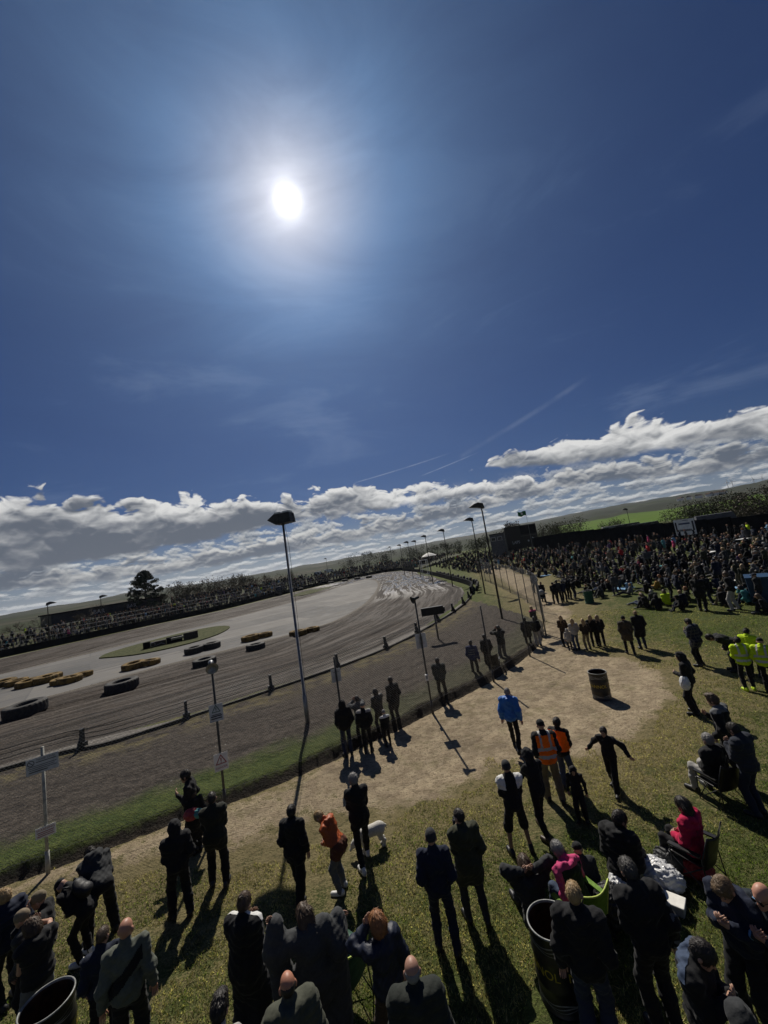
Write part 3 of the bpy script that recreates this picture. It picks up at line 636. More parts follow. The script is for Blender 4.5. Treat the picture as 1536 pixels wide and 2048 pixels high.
def rx(a): c, s = math.cos(a), math.sin(a); return np.array([[1, 0, 0], [0, c, -s], [0, s, c]])
def ry(a): c, s = math.cos(a), math.sin(a); return np.array([[c, 0, s], [0, 1, 0], [-s, 0, c]])
def rz_(a): c, s = math.cos(a), math.sin(a); return np.array([[c, -s, 0], [s, c, 0], [0, 0, 1]])
def ik(a, t, l1, l2, pole):
    a = np.asarray(a, float); t = np.asarray(t, float); d = t - a; L = np.linalg.norm(d); M_ = (l1 + l2) * 0.995
    if L > M_: t = a + d * M_ / L; d = t - a; L = M_
    d = d / (L + 1e-9); x = (l1 * l1 - l2 * l2 + L * L) / (2 * L + 1e-9); h = math.sqrt(max(l1 * l1 - x * x, 0))
    p = np.asarray(pole, float); p = p - (p @ d) * d; p = p / (np.linalg.norm(p) + 1e-9)
    return a + d * x + p * h, t
HANDS = {  # wrist in the torso frame measured from the pelvis (x is mirrored for the left), elbow pole, finger direction
    'down': ((0.275, 0.02, -0.04), (0.25, -1, 0), (0.05, 0.15, -1)), 'pocket': ((0.205, 0.11, 0.02), (0.35, -1.0, 0), (-0.4, 0.3, -0.9)),
    'front': ((0.06, 0.28, 0.22), (0.4, -0.7, -0.7), (-0.8, 0.5, 0.1)), 'chest': ((0.05, 0.25, 0.34), (0.45, -0.5, -0.9), (-0.5, 0.4, 0.6)),
    'face': ((0.10, 0.17, 0.62), (0.8, 0.2, -0.8), (-0.3, 0.1, 1)), 'cross': ((-0.08, 0.19, 0.25), (1, -0.3, -0.3), (-1, 0.1, 0.0)),
    'behind': ((0.10, -0.09, 0.66), (1, 0.2, 0.1), (-0.7, -0.1, 0.4)), 'out': ((0.52, 0.02, 0.12), (0.2, -1, 0), (0.8, 0.1, -0.6)),
    'hip': ((0.22, 0.02, 0.10), (1, -0.6, 0), (-0.7, 0.5, -0.2)), 'back': ((0.03, -0.17, 0.06), (1, -0.7, 0), (-0.6, -0.1, -0.8)),
    'ahead': ((0.12, 0.42, 0.12), (0.7, -0.4, -0.6), (0, 1, -0.2)), 'up': ((0.30, 0.18, 0.92), (1, 0.2, 0), (0, 0.1, 1)), 'reach': ((0.16, 0.50, 0.42), (0.6, -0.3, -0.8), (0, 1, 0.1)),
    'knee': ((0.13, 0.36, 0.20), (0.8, -0.3, -0.5), (-0.2, 1, -0.5)), 'lap': ((0.08, 0.24, 0.13), (0.5, -0.7, -0.3), (-0.7, 0.8, -0.1)), 'prop': ((0.26, -0.30, -0.08), (0.8, -0.6, 0), (0.2, -0.8, -0.6)), 'ground': ((0.10, 0.30, -0.42), (0.7, -0.5, 0), (0, 0.3, -1))}
def solve_pose(q):
    """joints of a 1.75 m figure facing +y, feet on z = 0"""
    J = {}; P = np.array(q.get('pelvis', (0, 0, 0.92)), float)
    R = rz_(q.get('twist', 0)) @ rx(-q.get('lean', 0.04)) @ ry(q.get('side', 0)); J['P'] = P; J['R'] = R
    J['neck'] = P + R @ (0, 0, 0.535); J['chest'] = P + R @ (0, 0, 0.36); J['belly'] = P + R @ (0, 0.01, 0.13)
    Rh = R @ rz_(q.get('look', 0)) @ rx(-q.get('nod', 0.1)) @ ry(q.get('tilt', 0)); J['Rh'] = Rh; J['head'] = J['neck'] + Rh @ (0, 0.026, 0.155)
    W = q.get('wide', 1.0); arms = q.get('arms', ('down', 'down')); Lp = {}
    for sd, nm, hd in ((-1, 'L', arms[0]), (1, 'R', arms[1])):
        t, pole, fd = HANDS[hd] if isinstance(hd, str) else hd
        f = np.array((sd, 1, 1.0)); S = P + R @ (sd * 0.178 * W, 0, 0.475); T = P + R @ (np.array(t) * f)
        e, w = ik(S, T, 0.29, 0.255, R @ (np.array(pole) * f)); J['sh' + nm], J['el' + nm], J['wr' + nm] = S, e, w; v = R @ (np.array(fd) * f); J['fd' + nm] = v / np.linalg.norm(v)
        hip = P + rz_(q.get('twist', 0)) @ (sd * 0.088, 0, -0.01); ft = q.get('feet', ((-0.11, 0, 0.085), (0.11, 0.03, 0.085)))[0 if sd < 0 else 1]
        k, a = ik(hip, ft, 0.435, 0.425, q.get('knee', (sd * 0.12, 1, 0.25))); J['hp' + nm], J['kn' + nm], J['an' + nm] = hip, k, a
        yw = q.get('toes', 0.18) * -sd; up = q.get('toe_up', 0.0); J['to' + nm] = a + rz_(yw) @ (0, 0.17 * math.cos(up), -0.05 + 0.17 * math.sin(up)); J['he' + nm] = a + rz_(yw) @ (0, -0.055, -0.045)
    return J
def bounds(J, m):
    pts = np.array([v for k, v in J.items() if v.shape == (3,) and k[:2] != 'fd']); return pts.min(0) - m, pts.max(0) + m
def hand_mesh(w, fd, sd, up):
    """palm comes from the field; five bent fingers added as tapered tubes"""
    mb = MB(); fd = fd / np.linalg.norm(fd); side = np.cross(fd, up); side /= np.linalg.norm(side) + 1e-9; nrm = np.cross(side, fd)
    for i, (o, L) in enumerate(((-0.028, 0.064), (-0.009, 0.075), (0.010, 0.070), (0.028, 0.054))):
        a = w + fd * 0.085 + side * o; b = a + fd * L * 0.45 - nrm * 0.008; c = b + fd * L * 0.36 - nrm * 0.02; d = c + fd * L * 0.16 - nrm * 0.018
        mb.tube([a - fd * 0.02, a, b, c, d], [0.0095, 0.0095, 0.009, 0.008, 0.006], 6)
    a = w + fd * 0.035 + side * (-0.034 * sd); b = a + fd * 0.035 + side * (-0.02 * sd); c = b + fd * 0.03 - nrm * 0.012
    mb.tube([w + fd * 0.02, a, b, c], [0.012, 0.0115, 0.010, 0.0075], 6)
    return np.concatenate(mb.v), mb.f
def body_mesh(J, h, q):
    lo, hi = bounds(J, 0.16); F = Field(lo, hi, h, 0.025); R, Rh, H = J['R'], J['Rh'], J['head']
    F.ell(H + Rh @ (0, -0.008, 0.012), (0.076, 0.098, 0.100), Rh); F.ell(H + Rh @ (0, 0.028, -0.062), (0.058, 0.068, 0.068), Rh); F.cap(H + Rh @ (0, 0.086, 0.005), H + Rh @ (0, 0.106, -0.030), 0.010, 0.015, 0.012)
    F.cap(H + Rh @ (-0.03, 0.083, 0.022), H + Rh @ (0.03, 0.083, 0.022), 0.012, k=0.015); F.cap(H + Rh @ (-0.018, 0.087, -0.064), H + Rh @ (0.018, 0.087, -0.064), 0.009, k=0.008); F.ell(H + Rh @ (0, 0.078, -0.103), (0.024, 0.02, 0.018), Rh)
    for s in (-1, 1): F.ell(H + Rh @ (s * 0.085, -0.010, -0.018), (0.014, 0.024, 0.036), Rh, 0.008); F.ell(H + Rh @ (s * 0.031, 0.098, 0.004), (0.014, 0.012, 0.009), Rh, 0.006, True)
    F.cap(J['neck'] - R @ (0, 0, 0.03), H + Rh @ (0, -0.012, -0.07), 0.056, 0.052)
    F.ell(J['chest'], (0.15, 0.09, 0.18), R); F.ell(J['belly'], (0.14, 0.09, 0.17), R); F.ell(J['P'], (0.14, 0.10, 0.11), R)
    for a in 'LR':
        F.cap(J['neck'] - R @ (0, 0, 0.05), J['sh' + a], 0.05, 0.05); F.cap(J['sh' + a], J['el' + a], 0.047, 0.038); F.cap(J['el' + a], J['wr' + a], 0.038, 0.026)
        p = J['wr' + a] + J['fd' + a] * 0.045; F.cap(J['wr' + a], p, 0.027, 0.030); F.cap(p, p + J['fd' + a] * 0.03, 0.031, 0.026)
        F.cap(J['hp' + a], J['kn' + a], 0.075, 0.052); F.cap(J['kn' + a], J['an' + a], 0.054, 0.036); F.cap(J['he' + a], J['to' + a], 0.034, 0.028)
    V, Q = F.mesh()
    if q.get('fingers', True):
        V = [V]; Fc = [tuple(f) for f in Q]; o = len(V[0])
        for a, sd in (('L', -1), ('R', 1)):
            v, f = hand_mesh(J['wr' + a], J['fd' + a], sd, R @ (0, 1, 0.2)); V.append(v); Fc += [tuple(i + o for i in t) for t in f]; o += len(v)
        return np.concatenate(V), Fc
    return V, Q
def top_mesh(J, h, q, c):
    hem = c.get('hem', 0.08); bulk = c.get('bulk', 0.0); lo, hi = bounds(J, 0.30); F = Field(lo, hi, h, 0.045); R = J['R']
    F.ell(J['chest'] + R @ (0, -0.005, 0), (0.185 + bulk, 0.125 + bulk, 0.20), R); F.ell(J['belly'], (0.172 + bulk, 0.128 + bulk + c.get('belly', 0), 0.19), R); F.ell(J['P'] + R @ (0, 0, 0.02), (0.180 + bulk, 0.132 + bulk, 0.10 + hem * 0.4), R)
    if hem > 0.12:
        for a in 'LR':
            d = J['kn' + a] - J['hp' + a]; L = np.linalg.norm(d); e = J['hp' + a] + d * min(hem / L, 1.0); F.cap(J['hp' + a], e, 0.115 + bulk, 0.11 + bulk * 1.2, 0.09)
            if hem > L: e2 = e + (J['an' + a] - J['kn' + a]) * min((hem - L) / 0.42, 0.95); F.cap(e, e2, 0.11 + bulk, 0.12 + bulk * 1.5, 0.10)
        if hem > 0.3: m = (J['knL'] + J['knR']) / 2; F.cap(J['P'], m, 0.13, 0.13, 0.1)
    for a in 'LR':
        F.cap(J['neck'] - R @ (0, 0.01, 0.055), J['sh' + a], 0.072 + bulk * .5, 0.072 + bulk); 
        if c.get('sleeve', 1) > 0:
            F.cap(J['sh' + a], J['el' + a], 0.068 + bulk, 0.058 + bulk)
            if c.get('sleeve', 1) > 0.6: d = J['wr' + a] - J['el' + a]; F.cap(J['el' + a], J['el' + a] + d * 0.97, 0.058 + bulk, 0.044 + bulk * 0.7)
    if c.get('drape'):
        for a in 'LR':
            for p, r in ((J['el' + a], 0.075), (J['wr' + a], 0.055), ((J['el' + a] + J['wr' + a]) / 2, 0.06)): F.cap(p, (p[0] * .80, p[1] * .6, 0.26), r, 0.085, 0.14)
    F.cap(J['neck'] + R @ (0, 0.0, -0.03), J['neck'] + R @ (0, 0.008, 0.035), 0.078, 0.072, 0.03)
    if c.get('hood') == 'down':
        p = [J['neck'] + R @ v for v in ((-0.10, 0.02, 0.0), (-0.085, -0.075, 0.0), (0, -0.115, -0.03), (0.085, -0.075, 0.0), (0.10, 0.02, 0.0))]
        for a, b in zip(p[:-1], p[1:]): F.cap(a, b, 0.048, 0.048, 0.03)
        F.ell(J['neck'] + R @ (0, -0.115, -0.08), (0.105, 0.052, 0.09), R, 0.03)
    if c.get('hood') == 'up':
        H, Rh = J['head'], J['Rh']; F.ell(H + Rh @ (0, -0.018, 0.01), (0.112, 0.132, 0.135), Rh, 0.04); F.cap(H + Rh @ (0, -0.04, -0.05), J['neck'], 0.11, 0.09, 0.05)
        F.ell(H + Rh @ (0, 0.115, -0.02), (0.072, 0.10, 0.098), Rh, cut=True)
    ph = c['ph'] if 'ph' in c else RNG.random(6) * 6.28; amp = c.get('fold', 0.0085); ql = c.get('quilt', 0)
    def fn(D, X, Y, Z):
        f = amp * (1.3 * np.sin(X * 19 + Z * 13 + ph[0] + 1.5 * np.sin(Z * 9 + ph[4])) * np.sin(Z * 31 - Y * 17 + ph[1] + 1.2 * np.sin(X * 12 + ph[5])) + 0.8 * np.sin(X * 53 - Z * 41 + ph[2]) * np.sin(Y * 47 + Z * 29 + ph[3] + np.sin(X * 21)))
        if ql: f = f * 0.5 + ql * np.abs(np.sin(Z * PI / 0.085 + 0.3 * np.sin(X * 9)))
        return D - f
    F.apply(fn)
    return F.mesh()
def legs_mesh(J, h, q, c):
    lo, hi = bounds(J, 0.2); F = Field(lo, hi, h, 0.04); w = c.get('loose', 0.0); R = J['R']; short = c.get('short', False)
    F.ell(J['P'] + R @ (0, 0, 0.0), (0.158, 0.118, 0.125), R)
    for a in 'LR':
        k, an = J['kn' + a], J['an' + a]; F.cap(J['hp' + a], k + (0 if not short else 0) * k, 0.088 + w * 0.6, 0.064 + w + (0.02 if short else 0))
        if short: d = an - k; F.cap(k, k + d * 0.12, 0.084 + w, 0.088 + w)
        else: d = an - k; F.cap(k, k + d * 0.5, 0.064 + w, 0.062 + w); F.cap(k + d * 0.5, an + d * 0.02, 0.062 + w, 0.052 + w)
    ph = RNG.random(4) * 6.28
    F.apply(lambda D, X, Y, Z: D - 0.006 * (np.sin(Z * 41 + X * 17 + ph[0]) * np.sin(Y * 33 + Z * 23 + ph[1]) + 0.5 * np.sin(Z * 83 + ph[2]) * np.sin(X * 40 + ph[3])))
    return F.mesh()
def shoes_mesh(J, h, q, c):
    lo, hi = bounds(J, 0.2); F = Field(lo, hi, h, 0.02)
    for a in c.get('side', 'LR'):
        F.cap(J['he' + a], J['to' + a], 0.044, 0.040); F.cap(J['he' + a] + (0, 0, 0.03), J['an' + a] + (0, 0, 0.02), 0.045, 0.05); F.cap(J['to' + a] * 0.5 + J['he' + a] * 0.5, J['to' + a], 0.046, 0.043)
    return F.mesh()
def hair_mesh(J, h, c):
    H, Rh = J['head'], J['Rh']; st = c.get('hair', 'short'); r = 0.35; F = Field(H - r, H + (r, r, 0.24), min(h, 0.014), 0.02); ph = RNG.random(4) * 6.28
    if st == 'beanie':
        F.ell(H + Rh @ (0, -0.012, 0.035), (0.090, 0.112, 0.105), Rh); F.ell(H + Rh @ (0, 0.07, -0.05), (0.12, 0.10, 0.065), Rh, cut=True); F.cap(H + Rh @ (0, -0.02, -0.14), H + Rh @ (0, -0.04, -0.11), 0.10, cut=True)
        F.apply(lambda D, X, Y, Z: D - 0.003 * np.sin(X * 260) * np.sin(Y * 230)); return F.mesh()
    if st == 'cap':
        F.ell(H + Rh @ (0, -0.008, 0.04), (0.088, 0.108, 0.085), Rh); F.ell(H + Rh @ (0, 0.0, -0.07), (0.14, 0.14, 0.085), Rh, cut=True); F.cap(H + Rh @ (-0.03, 0.10, 0.035), H + Rh @ (-0.03, 0.165, 0.02), 0.028, 0.02, 0.03); F.cap(H + Rh @ (0.03, 0.10, 0.035), H + Rh @ (0.03, 0.165, 0.02), 0.028, 0.02, 0.03); return F.mesh()
    if st == 'fringe':   # a ring of stubble round a bald crown
        F.ell(H + Rh @ (0, -0.012, -0.004), (0.081, 0.100, 0.085), Rh); F.ell(H + Rh @ (0, 0.085, 0.0), (0.11, 0.085, 0.14), Rh, cut=True); F.ell(H + Rh @ (0, 0.01, 0.075), (0.13, 0.15, 0.062), Rh, cut=True); F.ell(H + Rh @ (0, 0.0, -0.13), (0.13, 0.15, 0.065), Rh, cut=True); return F.mesh()
    t = 0.014 if st != 'crop' else 0.005
    F.ell(H + Rh @ (0, -0.012, 0.016), (0.076 + t, 0.099 + t, 0.100 + t * 1.2), Rh)
    if st == 'quiff': F.ell(H + Rh @ (0, 0.055, 0.105), (0.055, 0.045, 0.04), Rh, 0.03); F.ell(H + Rh @ (0, 0.0, 0.115), (0.06, 0.07, 0.03), Rh, 0.03)
    if st == 'bob': F.ell(H + Rh @ (0, -0.03, -0.04), (0.108, 0.10, 0.12), Rh, 0.03)
    if st in ('long', 'pony'):
        R = J['R']; n = J['neck']
        if st == 'long':
            for x in (-0.06, -0.02, 0.02, 0.06): F.cap(H + Rh @ (x, -0.06, 0.0), n + R @ (x * 1.5, -0.10, -0.14 - 0.04 * math.sin(x * 50)), 0.05, 0.028, 0.03)
        else: F.cap(H + Rh @ (0, -0.10, 0.04), H + Rh @ (0, -0.145, -0.02), 0.032, 0.036); F.cap(H + Rh @ (0, -0.145, -0.02), n + R @ (0, -0.13, -0.05), 0.034, 0.015)
    if st == 'bun': F.ell(H + Rh @ (0, -0.085, 0.085), (0.045, 0.045, 0.045), Rh, 0.015)
    F.ell(H + Rh @ (0, 0.105, -0.045), (0.088, 0.075, 0.098), Rh, cut=True)
    if st in ('short', 'crop', 'quiff', 'bun'): F.ell(H + Rh @ (0, -0.02, -0.16), (0.14, 0.16, 0.085), Rh, cut=True)
    a = 0.0028 if st != 'crop' else 0.0012
    F.apply(lambda D, X, Y, Z: D - a * (np.sin(X * 150 + ph[0]) * np.sin(Y * 130 + Z * 60 + ph[1]) + 0.7 * np.sin(Z * 210 + X * 90 + ph[2])))
    return F.mesh()
def locks(VF, J, n, L=0.034, seed=0):
    """loose strands over the hair mass, combed down and back"""
    V, F = VF
    if len(F) == 0: return VF
    g = np.random.default_rng(seed); F = np.asarray(F); i = g.integers(0, len(F), n); a, b, c = V[F[i, 0]], V[F[i, 1]], V[F[i, 2]]; N = np.cross(b - a, c - a); N /= np.linalg.norm(N, axis=1)[:, None] + 1e-9
    dn = J['Rh'] @ np.array((0.0, -0.35, -0.9)) + g.normal(0, .32, (n, 3)); T_ = dn - (dn * N).sum(1)[:, None] * N; T_ /= np.linalg.norm(T_, axis=1)[:, None] + 1e-9; S_ = np.cross(T_, N); p = (a + c) / 2; l = L * g.uniform(.5, 1.4, n)[:, None]; w = .0032 * g.uniform(.6, 1.5, n)[:, None]
    W = np.stack([p - S_ * w, p + S_ * w, p + T_ * l * .6 + N * .004 + S_ * w * .7, p + T_ * l + N * .007 * g.uniform(.0, 1.6, (n, 1)), p + T_ * l * .6 + N * .004 - S_ * w * .7], 1).reshape(-1, 3); o = len(V)
    return np.concatenate([V, W]), [tuple(f) for f in F] + [tuple(o + 5 * k + j for j in range(5)) for k in range(n)]
def add_part(name, VF, mat, parent, color, smooth=True):
    V, F = VF
    if len(V) == 0: return None
    me = bpy.data.meshes.new(name); fast_mesh(me, V, F); me.materials.append(mat)
    if smooth: me.polygons.foreach_set('use_smooth', np.ones(len(me.polygons), bool))
    return link(name, me, parent, color)
SKIN = (0.40, 0.235, 0.165)
C_ = dict(black=(0.012, 0.0125, 0.014), charcoal=(0.030, 0.032, 0.034), navy=(0.012, 0.017, 0.034), grey=(0.12, 0.125, 0.13), midgrey=(0.07, 0.073, 0.077), olive=(0.040, 0.043, 0.026), khaki=(0.17, 0.14, 0.09), brown=(0.05, 0.033, 0.022), white=(0.62, 0.62, 0.60), cream=(0.48, 0.44, 0.36), blue=(0.012, 0.12, 0.42), denim=(0.045, 0.065, 0.11), jeans=(0.022, 0.03, 0.055), rust=(0.36, 0.075, 0.018), red=(0.36, 0.02, 0.025), pink=(0.50, 0.055, 0.16), crimson=(0.42, 0.012, 0.06), orange=(1.0, 0.17, 0.008), yellow=(0.46, 0.64, 0.015), stone=(0.32, 0.31, 0.29), teal=(0.06, 0.25, 0.26), ginger=(0.28, 0.12, 0.045), blond=(0.34, 0.23, 0.11), brownhair=(0.075, 0.048, 0.03), darkhair=(0.018, 0.014, 0.012), greyhair=(0.20, 0.195, 0.19), green=(0.03, 0.10, 0.045), mustard=(0.36, 0.22, 0.05), purple=(0.09, 0.05, 0.14), sky=(0.16, 0.30, 0.46), tan=(0.2, 0.16, 0.11))
def col(c): return C_[c] if isinstance(c, str) else c
def make_person(label, pos, yaw, q=None, top=None, legs=None, shoes='black', hair='darkhair', hs='short', skin=SKIN, s=1.0, h=0.018, group=None, sup=0.0):
    """a person: one continuous body mesh carrying clothes and hair as children; pos = point under the pelvis (or between the feet)"""
    q = q or {}; top = dict(top or {}); top['ph'] = RNG.random(6) * 6.28; legs = legs or {}; J = solve_pose(q)
    V, F = body_mesh(J, h, q); me = bpy.data.meshes.new('person'); fast_mesh(me, V, F); me.materials.append(M['skin']); me.polygons.foreach_set('use_smooth', np.ones(len(me.polygons), bool))
    o = link('person', me, None, skin); tag(o, label, 'person', group)
    add_part(top.get('kind', 'jacket'), top_mesh(J, h, q, top), M[top.get('mat', 'cloth')], o, col(top.get('c', 'black')))
    if legs is not False: add_part('shorts' if legs.get('short') else 'trousers', legs_mesh(J, h, q, legs), M['cloth'], o, col(legs.get('c', 'black')))
    for a in 'LR':
        if shoes: add_part('shoe', shoes_mesh(J, h, q, {'side': a}), M['leather'], o, col(shoes))
    if hs and hs != 'bald' and top.get('hood') != 'up': add_part({'beanie': 'beanie', 'cap': 'cap'}.get(hs, 'hair'), locks(hair_mesh(J, h, {'hair': hs}), J, 1100, {'long': .06, 'bob': .05, 'crop': .012}.get(hs, .028), int(RNG.integers(9999))) if h < 0.019 and hs not in ('beanie', 'cap', 'fringe') else hair_mesh(J, h, {'hair': hs}), M['hair'] if hs not in ('beanie', 'cap') else M['cloth'], o, col(hair))
    if top.get('bands'): add_bands(o, J, q, top, h)
    if top.get('yoke'):
        for sd in ((-1, 1) if top.get('pair') else (0,)): add_yoke(o, J, top, h, sd)
    o.location = (pos[0], pos[1], sup); o.rotation_euler = (0, 0, yaw); o.scale = (s, s, s)
    for f in q.get('extras', ()): f(o, J)
    return o
def add_bands(o, J, q, top, h):
    """reflective bands cut from the jacket's own surface, 4 mm proud"""
    V, F = top_mesh(J, h, q, dict(top, bulk=top.get('bulk', 0) + 0.008)); R, P = J['R'], J['P']; L = (V - P) @ R
    c = L[F].mean(1); arm = np.abs(c[:, 0]) > 0.20
    keep = ~arm & ((np.abs(c[:, 2] - 0.08) < 0.03) | (np.abs(c[:, 2] - 0.24) < 0.03)) | ((np.abs(np.abs(c[:, 0]) - 0.10) < 0.026) & (c[:, 2] > 0.24) & ~arm)
    G = F[keep]; used = np.unique(G)
    if len(used) == 0: return
    mp = np.zeros(len(V), int); mp[used] = np.arange(len(used)); add_part('reflective_band', (V[used], mp[G]), M['cloth'], o, top.get('band_c', (0.42, 0.42, 0.40)))
def add_yoke(o, J, top, h, sd=0):
    """shoulder panels of another colour"""
    V, F = top_mesh(J, h, {}, dict(top, bulk=top.get('bulk', 0) + 0.006)); L = (V - J['P']) @ J['R']; c = L[F].mean(1)
    keep = top['yoke'](c) & ((c[:, 0] * sd > 0) if sd else True); G = F[keep]; used = np.unique(G)
    if len(used) == 0: return
    mp = np.zeros(len(V), int); mp[used] = np.arange(len(used)); add_part(top.get('yoke_name', 'shoulder_panel'), (V[used], mp[G]), M['cloth'], o, col(top['yoke_c']))
# ---- extras fixed to a figure
def strap_bag(color, big=0.0, name='backpack'):
    def f(o, J):
        R = J['R']; c = J['chest'] + R @ (0, -0.19 - big * .3, -0.04); lo = c - 0.4; F = Field(lo, c + 0.4, 0.02, 0.05); F.ell(c, (0.15 + big, 0.10 + big, 0.22 + big), R); F.ell(c + R @ (0, -0.08, -0.08), (0.11, 0.06, 0.10), R)
        b = add_part(name, F.mesh(), M['shell'], o, col(color))
        mb = MB()
        for s in (-1, 1): mb.tube([c + R @ (s * 0.09, 0.06, 0.18), J['chest'] + R @ (s * 0.11, -0.06, 0.21), J['chest'] + R @ (s * 0.12, 0.07, 0.18), J['chest'] + R @ (s * 0.13, 0.155, 0.0), J['belly'] + R @ (s * 0.17, 0.02, 0.0)], 0.017, 6)
        mb.build('strap', M['shell'], b, True, col(color))
    return f
def glasses(dark=True):
    def f(o, J):
        H, Rh = J['head'], J['Rh']; mb = MB()
        for s in (-1, 1):
            mb.lathe([(0.0, -0.004), (0.024, -0.003), (0.026, 0.0), (0.0, 0.003)], 14, H + Rh @ (s * 0.034, 0.108, 0.006), Rh @ rx(PI / 2)); mb.tube([H + Rh @ (s * 0.058, 0.104, 0.01), H + Rh @ (s * 0.084, 0.05, 0.01), H + Rh @ (s * 0.084, -0.02, 0.0)], 0.003, 5)
        mb.tube([H + Rh @ (-0.012, 0.112, 0.012), H + Rh @ (0.012, 0.112, 0.012)], 0.003, 5); mb.build('sunglasses', M['glass'], o, True)
    return f
def eyes(o, J):
    H, Rh = J['head'], J['Rh']; mb = MB(); 
    for s in (-1, 1): mb.lathe([(0.0, -0.011), (0.008, -0.008), (0.011, 0), (0.008, 0.008), (0.0, 0.011)], 10, H + Rh @ (s * 0.031, 0.083, 0.004), Rh)
    mb.build('eyes', M['ink'], o, True)
def carry(name, label, cat, mk, where):
    """something held or carried: a top-level thing set in the hand (or at a named joint)"""
    def f(o, J):
        p = where(J) if callable(where) else J['wr' + where] + J['fd' + where] * 0.085
        mb = MB(); mat, colr = mk(mb, np.zeros(3), J); b = mb.build(name, M[mat], None, True, colr)
        b.matrix_world = Matrix.LocRotScale(o.location, o.rotation_euler, o.scale) @ Matrix.Translation(Vector(p)); tag(b, label, cat)
    return f
def mk_phone(mb, p, J): mb.box(p + (0, 0.0, 0.03), (0.075, 0.012, 0.15), 0.0, -0.4); return 'glass', None
def mk_camera(mb, p, J): mb.box(p + (0, 0.05, 0.02), (0.14, 0.07, 0.095)); mb.lathe([(0.0, 0), (0.036, 0), (0.038, 0.10), (0.0, 0.10)], 16, p + (0, 0.085, 0.02), rx(-PI / 2)); return 'black', None
def mk_cup(mb, p, J): mb.lathe([(0.0, -0.06), (0.030, -0.06), (0.040, 0.06), (0.036, 0.06), (0.028, -0.05), (0.0, -0.05)], 16, p); return 'white', None
def mk_can(mb, p, J): mb.lathe([(0.0, -0.075), (0.027, -0.075), (0.033, -0.06), (0.033, 0.06), (0.026, 0.075), (0.0, 0.07)], 16, p); return 'steel', None

# ------------------------------------------------------------------ the people one can tell apart
def project(p):
    d = Vector(p) - Vector((0, 0, CAM_H)); z = d.dot(_F); a = FPX * d.dot(_R) / z; b = -FPX * d.dot(_U) / z
    return 768 + a * math.cos(ROLL) + b * math.sin(ROLL), 1024 - a * math.sin(ROLL) + b * math.cos(ROLL)
ON_BANK = 0.0
def cast(label, head, foot, turn, q=None, s=None, smin=0.9, smax=1.12, sup=0.0, **kw):
    q = q or {}; J = solve_pose(q); top = J['head'] + J['Rh'] @ np.array((0, -0.01, 0.125)); a = sight(*head); az = math.atan2(a.x, a.y); yaw = rad(turn) - az
    off = rz_(yaw) @ top
    if foot:
        g = gp(*foot, over=sup); best = None
        for k in np.linspace(smin, smax, 45) if s is None else [s]:
            pr = project((g.x + off[0] * k, g.y + off[1] * k, g.z + off[2] * k)); e = math.hypot(pr[0] - head[0], pr[1] - head[1])
            if best is None or e < best[0]: best = (e, k)
        s = best[1]
    else:
        s = s or 1.0; p = gp(head[0], head[1], over=sup + off[2] * s); x, y = p.x - off[0] * s, p.y - off[1] * s; g = Vector((x, y, lawn_z(x, y) + sup))
    return make_person(label, g, yaw, q, s=s, sup=g.z, **kw), g, yaw
def Q(arms=('down', 'down'), **k): return dict(arms=arms, **k)
STRIDE = ((-0.10, 0.28, 0.085), (0.11, -0.26, 0.10)); STRIDE2 = ((-0.11, -0.22, 0.10), (0.11, 0.24, 0.085)); APART = ((-0.2, 0.0, 0.085), (0.2, 0.04, 0.085)); EASY = ((-0.13, 0.08, 0.085), (0.14, -0.06, 0.085))
SIT = dict(pelvis=(0, 0, 0.13), feet=((-0.14, 0.50, 0.085), (0.15, 0.46, 0.085)), lean=0.18, knee=(0, 0.3, 1)); CHAIR = dict(pelvis=(0, 0, 0.47), feet=((-0.15, 0.46, 0.085), (0.15, 0.42, 0.085)), lean=-0.05, knee=(0, 0.5, 1))
def T(c, **k): return dict(c=c, **k)

# left foreground
cast('man bending far forward in dark olive jacket beside the grass lip', (205, 1722), (206, 1880), 12, Q(('front', 'front'), lean=0.95, nod=0.5, pelvis=(0, -0.1, 0.9), feet=APART), s=1.06, top=T('charcoal', hood='down', fold=0.009), legs=T('black', loose=0.02), hs='short')
cast('woman in olive beanie eating, turned left near the left sign post', (72, 1786), None, 70, Q(('face', 'chest'), nod=0.25), s=0.95, top=T('black', fold=0.008), legs=T('black'), shoes='white', hair='khaki', hs='beanie')
cast('woman in tan beanie and dark puffer behind the denim-hooded woman', (40, 1822), None, 60, Q(('pocket', 'pocket'), nod=0.2), s=0.92, top=T('charcoal', quilt=0.012, bulk=0.02), legs=T('black'), hair='tan', hs='beanie')
cast('brown-haired woman in black gilet over a blue denim hooded top', (56, 1838), None, 20, Q(('chest', 'face'), nod=0.35, look=0.4), s=0.97, top=T('black', quilt=0.010, bulk=0.02, sleeve=0.0, hood='down'), legs=T('grey', loose=0.03), hair='brownhair', hs='bob', h=0.016)
cast('person in dark blue puffer at the left edge of the lawn', (6, 1778), None, 30, Q(('pocket', 'pocket')), s=0.98, top=T('navy', quilt=0.013, bulk=0.025), legs=T('black'), hair='blond', hs='short')
cast('person in black stooping beside the left sign post', (112, 1766), None, 40, Q(('front', 'front'), lean=0.8, nod=0.4, pelvis=(0, -0.08, 0.86), extras=(strap_bag('black', -0.02),)), s=0.95, top=T('black', fold=0.008), legs=T('black'), hair='black', hs='cap', shoes='white')
cast('short-haired boy in navy fleece beside the bald man in green jumper', (207, 1850), None, 0, Q(('pocket', 'pocket'), nod=0.3, look=-0.6), s=0.90, top=T('navy'), legs=T('black'), hair='brownhair', hs='crop', h=0.015)
